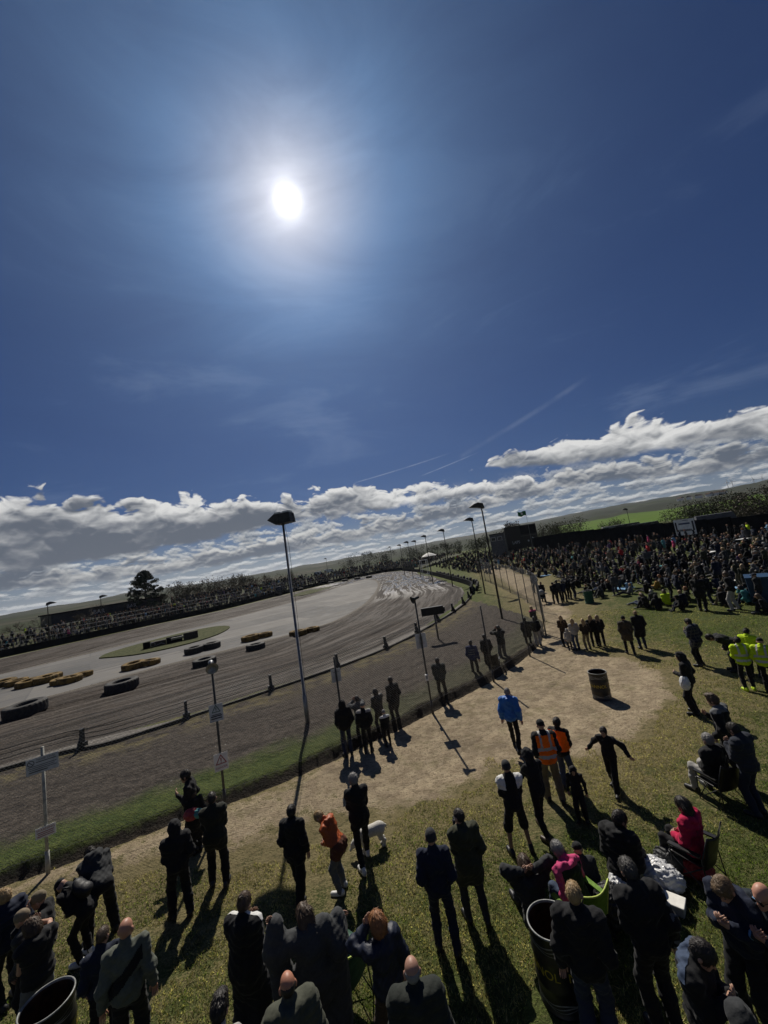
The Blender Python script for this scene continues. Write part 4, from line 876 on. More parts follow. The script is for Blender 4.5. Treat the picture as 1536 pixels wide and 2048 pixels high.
cast('bald man in grey-green jumper with a dark sling across his back', (250, 1836), None, -8, Q(('down', 'down'), nod=0.05, look=-0.3), s=1.04, top=T((0.095, 0.105, 0.085), belly=0.03, bulk=0.012, yoke=lambda c: (np.abs(c[:, 0] * 0.8 - (c[:, 2] - 0.28)) < 0.075) & (c[:, 1] < 0.02) & (np.abs(c[:, 0]) < 0.19), yoke_c='black', yoke_name='sling'), legs=T('black', loose=0.02), hs='bald', h=0.014, skin=(0.40, 0.20, 0.135))
cast('man in black hooded top with hood up standing by the sand path', (342, 1640), (364, 1835), 8, Q(('chest', 'pocket'), nod=0.3, feet=EASY), top=T('black', hood='up', bulk=0.02), legs=T('black', loose=0.02))
cast('long-faced man in black jacket looking left near the red triangle sign', (375, 1540), (392, 1700), 75, Q(('chest', 'pocket'), nod=0.25), top=T('black'), legs=T('black'), smax=1.05)
cast('woman in long dark coat carrying a red and teal bag', (382, 1583), (395, 1705), 15, Q(('front', 'down'), nod=0.35), smin=0.8, top=T('black', hem=0.5, bulk=0.015), legs=T('black'), hair='brownhair', hs='bob')
cast('man in dark olive jacket holding a cup below the red triangle sign', (432, 1582), (439, 1772), -10, Q(('chest', 'chest'), feet=EASY), top=T((0.022, 0.024, 0.018), hem=0.14, bulk=0.015), legs=T('black', loose=0.015), hair='darkhair', hs='crop', shoes='charcoal')
cast('man in black jacket and black trousers striding through the pole shadow', (572, 1610), (600, 1795), -25, Q(('pocket', 'down'), feet=STRIDE, nod=0.1), top=T('black', hem=0.16, hood='down', bulk=0.02), legs=T('black', loose=0.03), hair='darkhair')
cast('fair-haired boy in rust orange jacket leaning left', (640, 1622), (686, 1782), 55, Q(('front', 'front'), lean=0.55, nod=0.45, pelvis=(0, -0.06, 0.9)), smin=0.72, smax=0.98, top=T('rust', mat='shell', hem=0.13, hood='down', fold=0.012, yoke=lambda c: c[:, 2] < 0.10, yoke_c=(0.10, 0.035, 0.02), yoke_name='jacket_skirt'), legs=T('grey', loose=0.01), hair='blond', hs='short', shoes='white')
DOGMAN = cast('grey-haired man in dark jacket and white trainers beside the white dog', (710, 1545), (732, 1730), 10, Q(('chest', 'chest'), feet=STRIDE2, look=0.4), top=T('black', hem=0.13), legs=T('black'), hair='greyhair', hs='short', shoes='white')
cast('woman in ankle-length black coat with white collar', (490, 1782), None, -35, Q(('chest', 'front'), nod=0.35), s=1.0, top=T('black', hem=0.72, bulk=0.03, hood='down', yoke=lambda c: (c[:, 2] > 0.50) & (c[:, 1] > 0.0), yoke_c='white', yoke_name='collar'), legs=T('black'), hair='brownhair', hs='bun', h=0.016)
cast('person wrapped in a grey blanket cape, arms raised to pull it on', (600, 1806), None, 8, Q((((0.40, 0.10, 0.72), (1, 0.2, -0.4), (0.6, 0.1, 0.8)), ((0.40, 0.06, 0.44), (0.6, -0.3, -0.8), (0.8, 0.3, -0.2))), nod=0.5, tilt=-0.2), s=1.0, top=T((0.050, 0.053, 0.055), hem=0.82, bulk=0.05, drape=True, fold=0.006, kind='blanket_cape'), legs=T('black'), hair='brownhair', hs='long', h=0.016)
cast('sunburnt bald man in olive quilted jacket at the bottom edge', (572, 1942), None, 5, Q(('down', 'down')), s=1.02, top=T((0.062, 0.066, 0.048), quilt=0.012, bulk=0.035, hood='down'), legs=T('black'), hs='fringe', hair='darkhair', h=0.013, skin=(0.42, 0.19, 0.12))
cast('dark-haired man with white jacket shoulders at the bottom edge', (440, 1985), None, -30, Q(('down', 'down'), nod=0.3), s=1.0, top=T('navy', yoke=lambda c: c[:, 2] > 0.42, yoke_c='stone'), legs=T('black'), hair='darkhair', hs='quiff', h=0.015)
AUBURN = cast('auburn-haired woman in navy jacket shading her face with one hand', (750, 1822), None, 30, Q(('face', 'down'), nod=0.1, look=0.2), s=0.98, top=T('navy', mat='shell', bulk=0.02, hem=0.12), legs=T('brown', loose=0.02), hair='ginger', hs='bob', h=0.014)
cast('bald man in dark green quilted coat beside the auburn-haired woman', (820, 1912), None, 0, Q(('pocket', 'pocket')), s=1.03, top=T((0.022, 0.026, 0.022), quilt=0.012, bulk=0.04, hood='down'), legs=T('black'), hs='fringe', hair='greyhair', h=0.013, skin=(0.38, 0.21, 0.15))
cast('man in dark beanie and navy fleece standing mid lawn', (848, 1660), (897, 1905), -4, Q(('pocket', 'pocket'), feet=EASY), top=T('navy', bulk=0.02, hem=0.11), legs=T('navy', loose=0.01), hair='charcoal', hs='beanie', shoes='black', h=0.015)
cast('tall man in long olive coat holding a camera at his chest', (912, 1616), (957, 1846), 14, Q(('chest', 'pocket'), look=0.5, nod=0.1, feet=EASY, extras=(carry('camera', 'black camera held by the man in long olive coat', 'camera', mk_camera, 'L'),)), top=T('olive', hem=0.26, bulk=0.02, hood='down'), legs=T('charcoal', loose=0.005), hair='darkhair', hs='crop', shoes='black', h=0.015)
cast('man in black shorts and black top with white shoulder panels', (1016, 1520), (1045, 1708), 12, Q(('chest', 'chest'), feet=APART), top=T('black', bulk=0.01, belly=0.02, yoke=lambda c: (c[:, 2] > 0.34) & (np.abs(c[:, 0]) > 0.115), yoke_c='white', pair=True), legs=T('black', short=True, loose=0.004), hair='charcoal', hs='beanie', skin=(0.26, 0.16, 0.11))
cast('woman in black hooded top with hood up, passing something to her left', (1055, 1495), (1092, 1672), 35, Q(('ahead', 'front'), feet=STRIDE2, nod=0.2, lean=0.12), top=T('black', hood='up', hem=0.12), legs=T('black'), shoes='brown')
cast('steward in orange hi-vis vest with two silver bands', (1079, 1438), (1112, 1604), 12, Q(('pocket', 'pocket'), feet=EASY), top=T('black', bulk=0.02, hem=0.12, bands=True, yoke=lambda c: (np.abs(c[:, 0]) < 0.195) & (c[:, 2] > -0.16) & (c[:, 2] < 0.52), yoke_c='orange', yoke_name='hi_vis_vest'), legs=T('khaki', loose=0.02), hair='black', hs='cap', smax=1.06)
cast('steward in orange hi-vis vest half hidden behind the banded one', (1101, 1436), (1138, 1580), -25, Q(('pocket', 'chest'), nod=0.1), top=T('black', bulk=0.02, hem=0.1, yoke=lambda c: (np.abs(c[:, 0]) < 0.225) & (c[:, 2] > 0.06) & (c[:, 2] < 0.53), yoke_c='orange', yoke_name='hi_vis_vest'), legs=T('denim', loose=0.01), hair='darkhair', hs='short', smax=1.05)
cast('man in bright blue jacket walking away over the sand', (1010, 1375), (1034, 1500), -14, Q(('down', 'down'), feet=((-0.10, 0.22, 0.085), (0.13, -0.30, 0.13)), lean=0.08), top=T('blue', mat='shell', bulk=0.03, hem=0.12, hood='down', fold=0.009), legs=T('black'), hair='greyhair', hs='crop')
cast('hooded child in black standing below the orange stewards', (1152, 1533), (1166, 1640), 175, Q(('down', 'down'), nod=0.3), smin=0.6, smax=0.9, top=T('black', hood='up'), legs=T('black', loose=0.02))
cast('boy in black tracksuit walking with both arms held out', (1196, 1456), (1233, 1580), 160, Q(('out', 'out'), feet=STRIDE, extras=(eyes,)), smin=0.7, smax=0.9, top=T('black', bulk=0.01), legs=T('black', loose=0.02), hair='darkhair', hs='short')
# right foreground
cast('person in dark grey hooded top sitting with hands behind the head', (1043, 1706), None, 15, Q(('behind', 'behind'), **dict(SIT, nod=0.3)), s=1.05, top=T('charcoal', bulk=0.02, hood='down'), legs=T('jeans'), hair='brownhair', hs='bob', h=0.015)
SEAT1 = cast('grey-haired woman in black gilet and pink sleeves in a lime chair', (1105, 1680), None, 40, Q(('lap', 'knee'), **dict(CHAIR, lean=0.35, nod=0.4)), s=1.0, top=T('pink', bulk=0.01, hood='down', yoke=lambda c: (np.abs(c[:, 0]) < 0.20) & (c[:, 2] < 0.49) & (c[:, 2] > -0.2), yoke_c='black', yoke_name='gilet'), legs=T('denim'), hair='greyhair', hs='short', h=0.015)
cast('child in black cap sitting behind the pink-sleeved woman', (1150, 1682), None, 25, Q(('lap', 'lap'), **dict(SIT, nod=0.3)), s=0.85, sup=0.1, top=T('charcoal', bulk=0.01), legs=T('midgrey'), hair='black', hs='cap')
cast('woman in black quilted coat with fur-edged hood sitting on the grass', (1240, 1620), None, -30, Q(('lap', 'lap'), **dict(SIT, nod=0.2, look=-0.5)), s=1.12, sup=0.12, top=T('black', quilt=0.013, bulk=0.035, hood='down', hem=0.12), legs=T('charcoal'), hair='darkhair', hs='short', h=0.015)
SEAT2 = cast('long black-haired woman in crimson jacket in a folding chair', (1358, 1592), None, 62, Q(('lap', 'lap'), **dict(CHAIR, lean=-0.02, nod=0.25)), s=1.0, top=T('crimson', bulk=0.02, hood='down', fold=0.01), legs=T('black'), hair='darkhair', hs='long', h=0.015)
cast('fair-haired man in black hooded top and jeans beside the near drum', (1143, 1762), None, -6, Q(('down', 'pocket'), nod=0.05), s=1.06, top=T('black', bulk=0.03, hood='down', fold=0.008), legs=T('jeans', loose=0.02), hair='blond', hs='crop', h=0.013, skin=(0.38, 0.22, 0.16))
cast('dark grey-haired man in black top with white print along the sleeve', (1246, 1712), None, 28, Q(('front', 'down'), nod=0.42, lean=0.12), s=1.07, top=T('black', bulk=0.03, belly=0.02, yoke=lambda c: (c[:, 0] > 0.235) & (np.sin(c[:, 2] * 52 + np.sin(c[:, 1] * 60) * 1.6) > 0.55), yoke_c='grey', yoke_name='sleeve_print'), legs=T('black', loose=0.02), hair=(0.05, 0.048, 0.045), hs='short', h=0.013)
cast('tousled young man in navy hooded top looking down at his hands', (1436, 1765), None, 150, Q(('chest', 'chest'), nod=0.65, extras=(eyes,)), s=1.03, top=T('navy', bulk=0.02, hood='down'), legs=T('black', loose=0.02), hair=(0.13, 0.085, 0.045), hs='quiff', h=0.013)
cast('bald man in dark sunglasses at the right edge', (1516, 1768), None, 150, Q(('chest', 'chest'), nod=0.2, extras=(glasses(),)), s=1.03, top=T((0.02, 0.027, 0.034), bulk=0.02, yoke=lambda c: (np.abs(c[:, 0] - 0.1) < 0.02) & (c[:, 2] > 0.1) & (c[:, 1] > 0), yoke_c='sky', yoke_name='trim'), legs=T('black'), hs='fringe', hair='darkhair', h=0.013, skin=(0.45, 0.23, 0.16))
cast('dark-haired man in black coat with blue lined hood, chin tucked', (1418, 1893), None, -110, Q(('chest', 'chest'), nod=0.55), s=1.0, top=T('black', bulk=0.03, hood='down', yoke=lambda c: (c[:, 2] > 0.50) & (c[:, 1] < -0.02), yoke_c='denim', yoke_name='hood_lining'), legs=T('black'), hair='darkhair', hs='short', h=0.013)
cast('person in charcoal hood at the bottom edge below the tucked-chin man', (1470, 2000), None, 20, Q(('down', 'down'), nod=0.3), s=0.95, top=T('charcoal', hood='up', bulk=0.02), legs=T('black'))
SEAT3 = cast('grey-haired man in black coat and pale grey trousers in a camp chair', (1412, 1466), None, 48, Q(('lap', 'lap'), **dict(CHAIR, lean=0.02, nod=0.05)), s=1.05, top=T('black', bulk=0.025, hood='down'), legs=T('stone', loose=0.01), hair='greyhair', hs='short', h=0.016)
cast('man in black hooded jacket leaning back, facing left past the seated man', (1419, 1388), (1475, 1565), 70, Q(('pocket', 'chest'), feet=STRIDE2, nod=0.2, extras=(eyes,)), top=T('black', bulk=0.02, hood='down', yoke=lambda c: (c[:, 2] > 0.51), yoke_c='grey', yoke_name='hood_lining'), legs=T('black'), hair='brownhair', hs='quiff')
cast('dark-haired person in navy puffer looking left at the right edge', (1505, 1428), (1522, 1632), 60, Q(('chest', 'chest'), nod=0.45), top=T((0.02, 0.024, 0.035), quilt=0.012, bulk=0.025), legs=T('navy', loose=0.01), hair='darkhair', hs='short')
cast('person in black hood up with a white bag under the arm', (1375, 1298), (1394, 1428), 75, Q(('front', 'pocket'), nod=0.25), top=T('black', hood='up', bulk=0.015), legs=T('black', loose=0.02))
cast('man in checked navy shirt with pale hood looking down', (1370, 1238), (1404, 1332), 60, Q(('chest', 'pocket'), nod=0.4, extras=(eyes,)), top=T('navy', bulk=0.02, hem=0.14, hood='down', yoke=lambda c: (np.abs((c[:, 0] * 11) % 1 - 0.5) < 0.11) | (np.abs((c[:, 2] * 9) % 1 - 0.5) < 0.10), yoke_c='midgrey', yoke_name='check_pattern'), legs=T('black'), hair='darkhair', hs='short', smax=1.08)
cast('marshal in yellow hi-vis jacket with grey bands facing right', (1482, 1270), (1502, 1382), 20, Q(('chest', 'chest'), nod=0.2), top=T('yellow', bulk=0.03, bands=True, band_c=(0.5, 0.52, 0.45)), legs=T('black'), hair='darkhair', hs='short', smax=1.06, shoes='yellow')
cast('marshal in yellow hi-vis jacket standing behind the banded marshal', (1492, 1256), (1514, 1355), -20, Q(('pocket', 'chest'), nod=0.3), top=T('yellow', bulk=0.025), legs=T('black'), hair='darkhair', hs='short', smax=1.05)
cast('marshal in yellow hi-vis cut by the right edge', (1530, 1272), (1545, 1385), -10, Q(('pocket', 'pocket'), nod=0.3), top=T('yellow', bulk=0.03, bands=True), legs=T('black'), hair='black', hs='cap', smax=1.05)
cast('person in black puffer bending over beside the yellow marshals', (1478, 1252), (1474, 1342), 100, Q(('front', 'front'), lean=1.15, nod=0.3, pelvis=(0, -0.15, 0.9)), s=1.05, top=T('black', quilt=0.013, bulk=0.03), legs=T('black'))
cast('man in brown coat standing with his back turned beyond the sand', (1250, 1230), (1262, 1308), 5, Q(('pocket', 'pocket'), feet=EASY), top=T((0.045, 0.038, 0.028), hem=0.22, bulk=0.025, hood='down'), legs=T('black'), hair='black', hs='beanie', smax=1.06)
cast('fair-haired man in long black coat next to the brown coat', (1271, 1220), (1288, 1298), 20, Q(('chest', 'pocket'), nod=0.2), top=T('black', hem=0.3, bulk=0.02), legs=T('jeans'), hair='blond', hs='crop', smax=1.06)
for px, fx, lab, tc, lc, hc, k in ((1125, 1133, 'fair long-haired girl in brown jacket, leftmost of the row of girls', 'brown', 'black', 'blond', 0.94), (1145, 1156, 'fair long-haired girl in white sweater in the row of girls', 'stone', 'denim', 'blond', 0.92), (1168, 1178, 'long-haired girl in dark brown top beside the white sweater', (0.03, 0.022, 0.017), 'khaki', 'blond', 0.92), (1180, 1192, 'long-haired girl in black top, second from the right of the row', 'black', 'black', 'blond', 0.95), (1194, 1206, 'long-haired girl in black with hands clasped, rightmost of the row', 'black', 'black', (0.26, 0.18, 0.10), 0.95)):
    hy = {1125: 1229, 1145: 1236, 1168: 1236, 1180: 1229, 1194: 1229}[px]
    cast(lab, (px, hy), (fx, hy + 64), 25 if px < 1170 else 5, Q(('chest', 'pocket'), nod=0.15), smin=0.86, smax=1.0, top=T(tc, bulk=0.01), legs=T(lc, loose=0.005), hair=hc, hs='long', h=0.022)
cast('small child in white hooded coat before the row of girls', (1137, 1256), (1142, 1301), 10, Q(), smin=0.55, smax=0.75, top=T('stone', hood='up', hem=0.15), legs=T('black'), h=0.02)
cast('person in black coat leaning on the path edge by the wire fence', (1050, 1234), (1060, 1296), 5, Q(('pocket', 'pocket')), top=T('black', hem=0.2, bulk=0.03), legs=T('black'), h=0.02, smax=1.04)
cast('person in black jacket and pale trousers beside the wire fence', (1071, 1232), (1078, 1292), 0, Q(('pocket', 'pocket')), top=T('black', bulk=0.02), legs=T('stone', loose=0.02), h=0.02, smax=1.02)
cast('person with pink scarf leaning behind the couple at the fence', (1066, 1211), (1076, 1268), 40, Q(('chest', 'chest'), lean=0.2), top=T('black', yoke=lambda c: c[:, 2] > 0.48, yoke_c='pink', yoke_name='scarf'), legs=T('jeans'), hair='blond', h=0.02, smax=1.0)
cast('man in black jacket and grey trousers lifting a camera by the path', (996, 1250), (1010, 1326), 20, Q(('face', 'face'), extras=(carry('camera', 'camera raised by the man in grey trousers', 'camera', mk_camera, lambda J: J['head'] + J['Rh'] @ (0, 0.15, -0.02)),)), top=T('black', bulk=0.02), legs=T('midgrey', loose=0.015), h=0.02)
cast('man in dark jacket with hands in pockets between two photographers', (963, 1269), (981, 1342), 10, Q(('pocket', 'pocket'), nod=0.2), top=T('black', bulk=0.01), legs=T('black'), h=0.02)
cast('person in navy jacket with white stripes across the back', (935, 1281), (953, 1357), -10, Q(('pocket', 'down')), top=T((0.015, 0.024, 0.075), bulk=0.015, yoke=lambda c: (c[:, 1] < 0) & (np.abs(c[:, 0]) < 0.15) & ((np.abs(c[:, 2] - 0.40) < 0.022) | (np.abs(c[:, 2] - 0.30) < 0.022) | (np.abs(c[:, 2] - 0.20) < 0.022)), yoke_c='grey', yoke_name='back_stripe'), legs=T('black'), h=0.02)
cast('stocky man in dark green jacket standing alone at the wire fence', (869, 1316), (888, 1405), -5, Q(('chest', 'chest'), feet=EASY), top=T((0.022, 0.027, 0.026), bulk=0.04, hem=0.12), legs=T('black'), h=0.02)
# the knot of people at the fence
cast('person in black with hood up, leftmost of the fence knot', (683, 1400), (698, 1512), 10, Q(('pocket', 'pocket')), top=T('black', hood='up', bulk=0.03, hem=0.12), legs=T('jeans'), h=0.02, smax=1.02)
cast('man in grey jacket raising a camera in the fence knot', (712, 1391), (728, 1490), 22, Q(('face', 'face'), extras=(carry('camera', 'camera raised by the grey-jacketed man in the fence knot', 'camera', mk_camera, lambda J: J['head'] + J['Rh'] @ (0, 0.15, -0.02)),)), top=T('midgrey', bulk=0.02, hem=0.12), legs=T('black'), h=0.02, smax=1.02)
cast('man in cap and black top with white shoulder seams in the fence knot', (736, 1402), (738, 1506), -5, Q(('pocket', 'pocket')), top=T('black', bulk=0.02, yoke=lambda c: (c[:, 2] > 0.485) & (np.abs(c[:, 0]) > 0.08), yoke_c='stone', pair=True), legs=T('black'), hair='grey', hs='cap', h=0.02, smax=1.02)
cast('woman with dark hair half hidden in the fence knot', (748, 1377), (765, 1470), 35, Q(('chest', 'chest'), nod=0.2), top=T('black', mat='shell', bulk=0.02), legs=T('black'), hs='bob', h=0.02, smax=1.0)
cast('tall man in black coat, rightmost of the fence knot', (769, 1355), (796, 1452), 30, Q(('pocket', 'pocket'), nod=0.1), top=T('black', hem=0.25, bulk=0.01), legs=T('black'), h=0.02, smax=1.06)
cast('child with white scarf at the front of the fence knot', (760, 1420), (778, 1493), 15, Q(('lap', 'chest')), smin=0.6, smax=0.85, top=T('black', yoke=lambda c: c[:, 2] > 0.46, yoke_c='white', yoke_name='scarf'), legs=T('black'), hair='greyhair', hs='beanie', h=0.02)

# farther people one can still tell apart
for hx, hy, fx, fy, turn, lab, tc, lc, kw in (
    (1107, 1164, 1113, 1208, 10, 'leftmost of five dark figures standing beyond the pushchair', 'black', 'black', {}), (1115, 1159, 1121, 1206, 0, 'second from left of five dark figures beyond the pushchair', 'charcoal', 'black', {}),
    (1124, 1161, 1131, 1204, -15, 'middle one of five dark figures standing beyond the pushchair', 'navy', 'black', {}), (1136, 1154, 1140, 1199, -30, 'second from right of five dark figures beyond the pushchair', 'black', 'black', {}), (1145, 1158, 1150, 1197, -50, 'rightmost of five dark figures standing beyond the pushchair', 'black', 'jeans', {}),
    (1081, 1164, 1088, 1204, -20, 'person in black pushing the pushchair along the path', 'black', 'black', {}), (1068, 1146, 1073, 1186, 5, 'person in pale top and dark skirt walking up the path', 'grey', 'black', {}),
    (1334, 1152, 1342, 1196, -60, 'person in dark coat standing left of the blue bin crowd', 'navy', 'black', {}), (1345, 1143, 1360, 1198, -70, 'tall person in navy coat with hem at the thighs on the far lawn', 'navy', 'black', dict(hem=0.3)),
    (1392, 1146, 1407, 1223, -20, 'tall person in black standing in the middle of the right lawn', 'black', 'black', dict(hem=0.2)), (1402, 1150, 1420, 1208, 40, 'person in black poncho beside the tall person on the right lawn', 'black', 'jeans', dict(bulk=0.05)),
    (1461, 1138, 1473, 1221, 70, 'person in black top and pale trousers left of the blue bin', 'black', 'stone', {}), (1290, 1098, 1300, 1137, 0, 'person in grey coat standing among the far picnickers', 'midgrey', 'black', {}), (1310, 1100, 1316, 1138, -80, 'person in black with white stripe standing among the far picnickers', 'black', 'black', {})):
    cast(lab, (hx, hy), (fx, fy), turn, Q(random.choice((('pocket', 'pocket'), ('chest', 'pocket'), ('chest', 'chest'))), nod=0.15, feet=EASY, fingers=False), top=T(tc, **dict(dict(bulk=0.02, hem=0.12), **kw)), legs=T(lc, loose=0.01), h=0.026, smin=0.85, hs=random.choice(('short', 'beanie', 'bob', 'cap')), hair=random.choice(('darkhair', 'black', 'brownhair')))

# ------------------------------------------------------------------ the crowd on the lawn
CROWD_PX = [(1075, 1156), (1105, 1150), (1150, 1186), (1205, 1196), (1245, 1206), (1290, 1222), (1345, 1218), (1380, 1236), (1430, 1240), (1480, 1244), (1536, 1238), (1560, 1060), (1536, 1066), (1370, 1080), (1200, 1092), (1062, 1101), (960, 1108), (862, 1121), (846, 1131), (930, 1146), (1030, 1150)]
def crowd_spots():
    K = np.array(CROWD_PX, float); spots = []; grid = {}
    taken = [o.location.xy for o in bpy.data.objects if o.get('category') == 'person']
    for _ in range(26000):
        x, y = RNG.uniform(845, 1555), RNG.uniform(1060, 1226)
        if not inside(np.array([x]), np.array([y]), K)[0]: continue
        g = gp(x, y); d = g.xy.length
        if d > 190: continue
        if d < 78 and fbm(g.x * 0.19, g.y * 0.19, 41) < 0.345: continue
        if inside(np.array([g.x]), np.array([g.y]), SAND)[0] and d < 70: continue
        sep = 0.78
        c = (int(g.x // 2), int(g.y // 2)); ok = True
        for a in (-1, 0, 1):
            for b in (-1, 0, 1):
                for q in grid.get((c[0] + a, c[1] + b), ()):
                    if (q - g.xy).length < sep: ok = False
        hp = 1.3 * 760 / d
        if not ok or any((t - g.xy).length < 1.0 for t in taken): continue
        # keep the picture from packing tighter than people stand
        pc = ('p', int(x // 6), int(y // 5)); n_ = grid.get(pc, 0)
        if n_ >= (1 if d < 62 else 2 if d < 90 else 3): continue
        grid[pc] = n_ + 1; grid.setdefault(c, []).append(g.xy.copy()); spots.append((d, g.x, g.y))
    spots.sort(); return spots
def proto(q, top, hs, legs={}, h=0.03):
    J = solve_pose(dict(q, fingers=False)); r = {}
    def me(n, VF, m):
        V, F = VF; k = bpy.data.meshes.new(n); fast_mesh(k, V, F); k.materials.append(M[m]); k.polygons.foreach_set('use_smooth', np.ones(len(k.polygons), bool)); return k
    r['person'] = me('person', body_mesh(J, h, dict(q, fingers=False)), 'skin'); r['jacket'] = me('jacket', top_mesh(J, h, q, top), 'cloth'); r['trousers'] = me('trousers', legs_mesh(J, h, q, legs), 'cloth')
    r['shoe'] = me('shoe', shoes_mesh(J, h, q, {'side': 'L'}), 'leather'); r['shoe_'] = me('shoe', shoes_mesh(J, h, q, {'side': 'R'}), 'leather')
    if top.get('hood') != 'up': r['beanie' if hs == 'beanie' else 'cap' if hs == 'cap' else 'hair'] = me('hair', hair_mesh(J, 0.024, {'hair': hs}), 'cloth' if hs in ('beanie', 'cap') else 'hair')
    return r
LOUNGE = dict(pelvis=(0, 0, 0.13), feet=((-0.12, 0.84, 0.085), (0.14, 0.80, 0.085)), lean=-0.35, knee=(0, 0, 1), nod=0.3); CROSS = dict(pelvis=(0, 0, 0.13), feet=((0.16, 0.30, 0.075), (-0.16, 0.36, 0.075)), lean=0.22, knee=(0, 0.2, 0.5))
def knees(q): return dict(q)
PROTOS = [('standing', proto(Q(('pocket', 'pocket'), nod=0.1, feet=EASY), T(0, bulk=0.02, hem=0.12), 'short')), ('standing', proto(Q(('chest', 'pocket'), nod=0.2, feet=EASY), T(0, bulk=0.03, hem=0.2, hood='down'), 'beanie')), ('standing', proto(Q(('chest', 'chest'), nod=0.25), T(0, bulk=0.01), 'long')), ('standing', proto(Q(('down', 'face'), nod=0.1, feet=APART), T(0, bulk=0.02, hood='down'), 'cap')),
          ('seated', proto(dict(SIT, arms=('lap', 'lap'), nod=0.2), T(0, bulk=0.02, hood='down'), 'short')), ('seated', proto(dict(CROSS, arms=('lap', 'chest'), nod=0.3), T(0, bulk=0.025), 'beanie')), ('seated', proto(dict(LOUNGE, arms=('prop', 'prop')), T(0, bulk=0.01), 'short')), ('seated', proto(dict(SIT, arms=('knee', 'knee'), nod=0.1), T(0, bulk=0.03, hood='up'), 'short')), ('seated', proto(dict(CROSS, arms=('lap', 'face'), nod=0.1), T(0, bulk=0.015), 'bob')), ('seated', proto(dict(SIT, arms=('lap', 'knee'), nod=0.35), T(0, bulk=0.02), 'long')), ('seated', proto(dict(LOUNGE, arms=('lap', 'prop')), T(0, bulk=0.02, hood='down'), 'cap'))]
COATS = [('black', 'black', 46), ('charcoal', 'charcoal', 16), ('navy', 'navy', 24), ('olive', 'olive', 6), ('grey', 'midgrey', 6), ('pale grey', 'grey', 3), ('brown', 'brown', 5), ('white', 'stone', 3), ('red', 'red', .9), ('pink', 'pink', .5), ('yellow hi-vis', 'yellow', .35), ('mustard', 'mustard', .8), ('teal', 'teal', .8), ('purple', 'purple', .7), ('pale blue', 'sky', 1), ('beige', 'tan', 2.5)]
CW = np.array([c[2] for c in COATS], float); CW /= CW.sum()
LEGC = ['black', 'black', 'charcoal', 'jeans', 'denim', 'navy', 'midgrey', 'khaki', 'stone']; HAIRC = ['darkhair', 'darkhair', 'brownhair', 'brownhair', 'blond', 'greyhair', 'ginger']; HATC = ['black', 'charcoal', 'navy', 'grey', 'stone', 'brown']
HEADS = {'hair': 'bare head', 'beanie': 'beanie', 'cap': 'cap', None: 'raised hood'}
SPOTS = crowd_spots(); N_SINGLE = 205
def place_crowd():
    for i, (d, x, y) in enumerate(SPOTS[:N_SINGLE]):
        stand = RNG.random() < 0.20
        ids = [k for k, p in enumerate(PROTOS) if (p[0] == 'standing') == stand]; kind, pr = PROTOS[ids[RNG.integers(len(ids))]]
        ci = RNG.choice(len(COATS), p=CW); cn, ck, _ = COATS[ci]; lc = LEGC[RNG.integers(len(LEGC))]; hd = next((k for k in pr if k in ('hair', 'beanie', 'cap')), None)
        tone = RNG.uniform(0.6, 1.15); sk = tuple(np.array(SKIN) * RNG.uniform(0.75, 1.15))
        zone = 'on the open lawn' if d < 44 else 'in the crowd under the dark wall'
        o = link('person', pr['person'], None, sk); lab = f'{kind} spectator in {cn} coat with {HEADS[hd]} {zone}'; tag(o, lab, 'person', f'{kind} spectators in {cn} coats with {HEADS[hd]} {zone}')
        for n, me in pr.items():
            if n == 'person': continue
            n = n.rstrip('_'); c = {'jacket': col(ck), 'trousers': col(lc), 'shoe': col('charcoal'), 'hair': col(HAIRC[RNG.integers(len(HAIRC))])}.get(n, col(HATC[RNG.integers(len(HATC))]))
            link(n, me, o, tuple(k * tone for k in c))
        s = RNG.uniform(0.86, 1.05); o.location = (x, y, lawn_z(x, y)); o.scale = (s, s, s); face = math.atan2(-(0 - x), (75 - y))
        o.rotation_euler = (0, 0, face + RNG.normal(0, 0.55))
def vcol_mat(name):
    m, n, b = material(name, 0.85, 0.25); at = n.new('ShaderNodeAttribute', attribute_name='tone'); nz = n.noise(n.new('ShaderNodeNewGeometry').outputs['Position'], 9, 2); k = n.lin(nz, 0.3, 0.7, 0.75, 1.25)
    n.put(b.inputs['Base Color'], n.mix(1.0, at.outputs['Color'], n.vec(k, k, k), 'MULTIPLY')); return m
def small_protos():
    out = []
    for q, hem in ((Q(('pocket', 'pocket')), 0.15), (Q(('chest', 'pocket')), 0.1), (dict(SIT, arms=('lap', 'lap')), 0.08), (dict(CROSS, arms=('lap', 'chest')), 0.08), (dict(LOUNGE, arms=('prop', 'lap')), 0.08)):
        J = solve_pose(dict(q)); parts = []
        lo = J['head'] - 0.2; F = Field(lo, J['head'] + 0.2, 0.045, 0.02); F.ell(J['head'], (0.085, 0.105, 0.125), J['Rh']); parts.append((F.mesh(), 2))
        parts.append((top_mesh(J, 0.075, q, dict(hem=hem, bulk=0.02, fold=0)), 0)); parts.append((legs_mesh(J, 0.075, q, {}), 1)); out.append(parts)
    return out
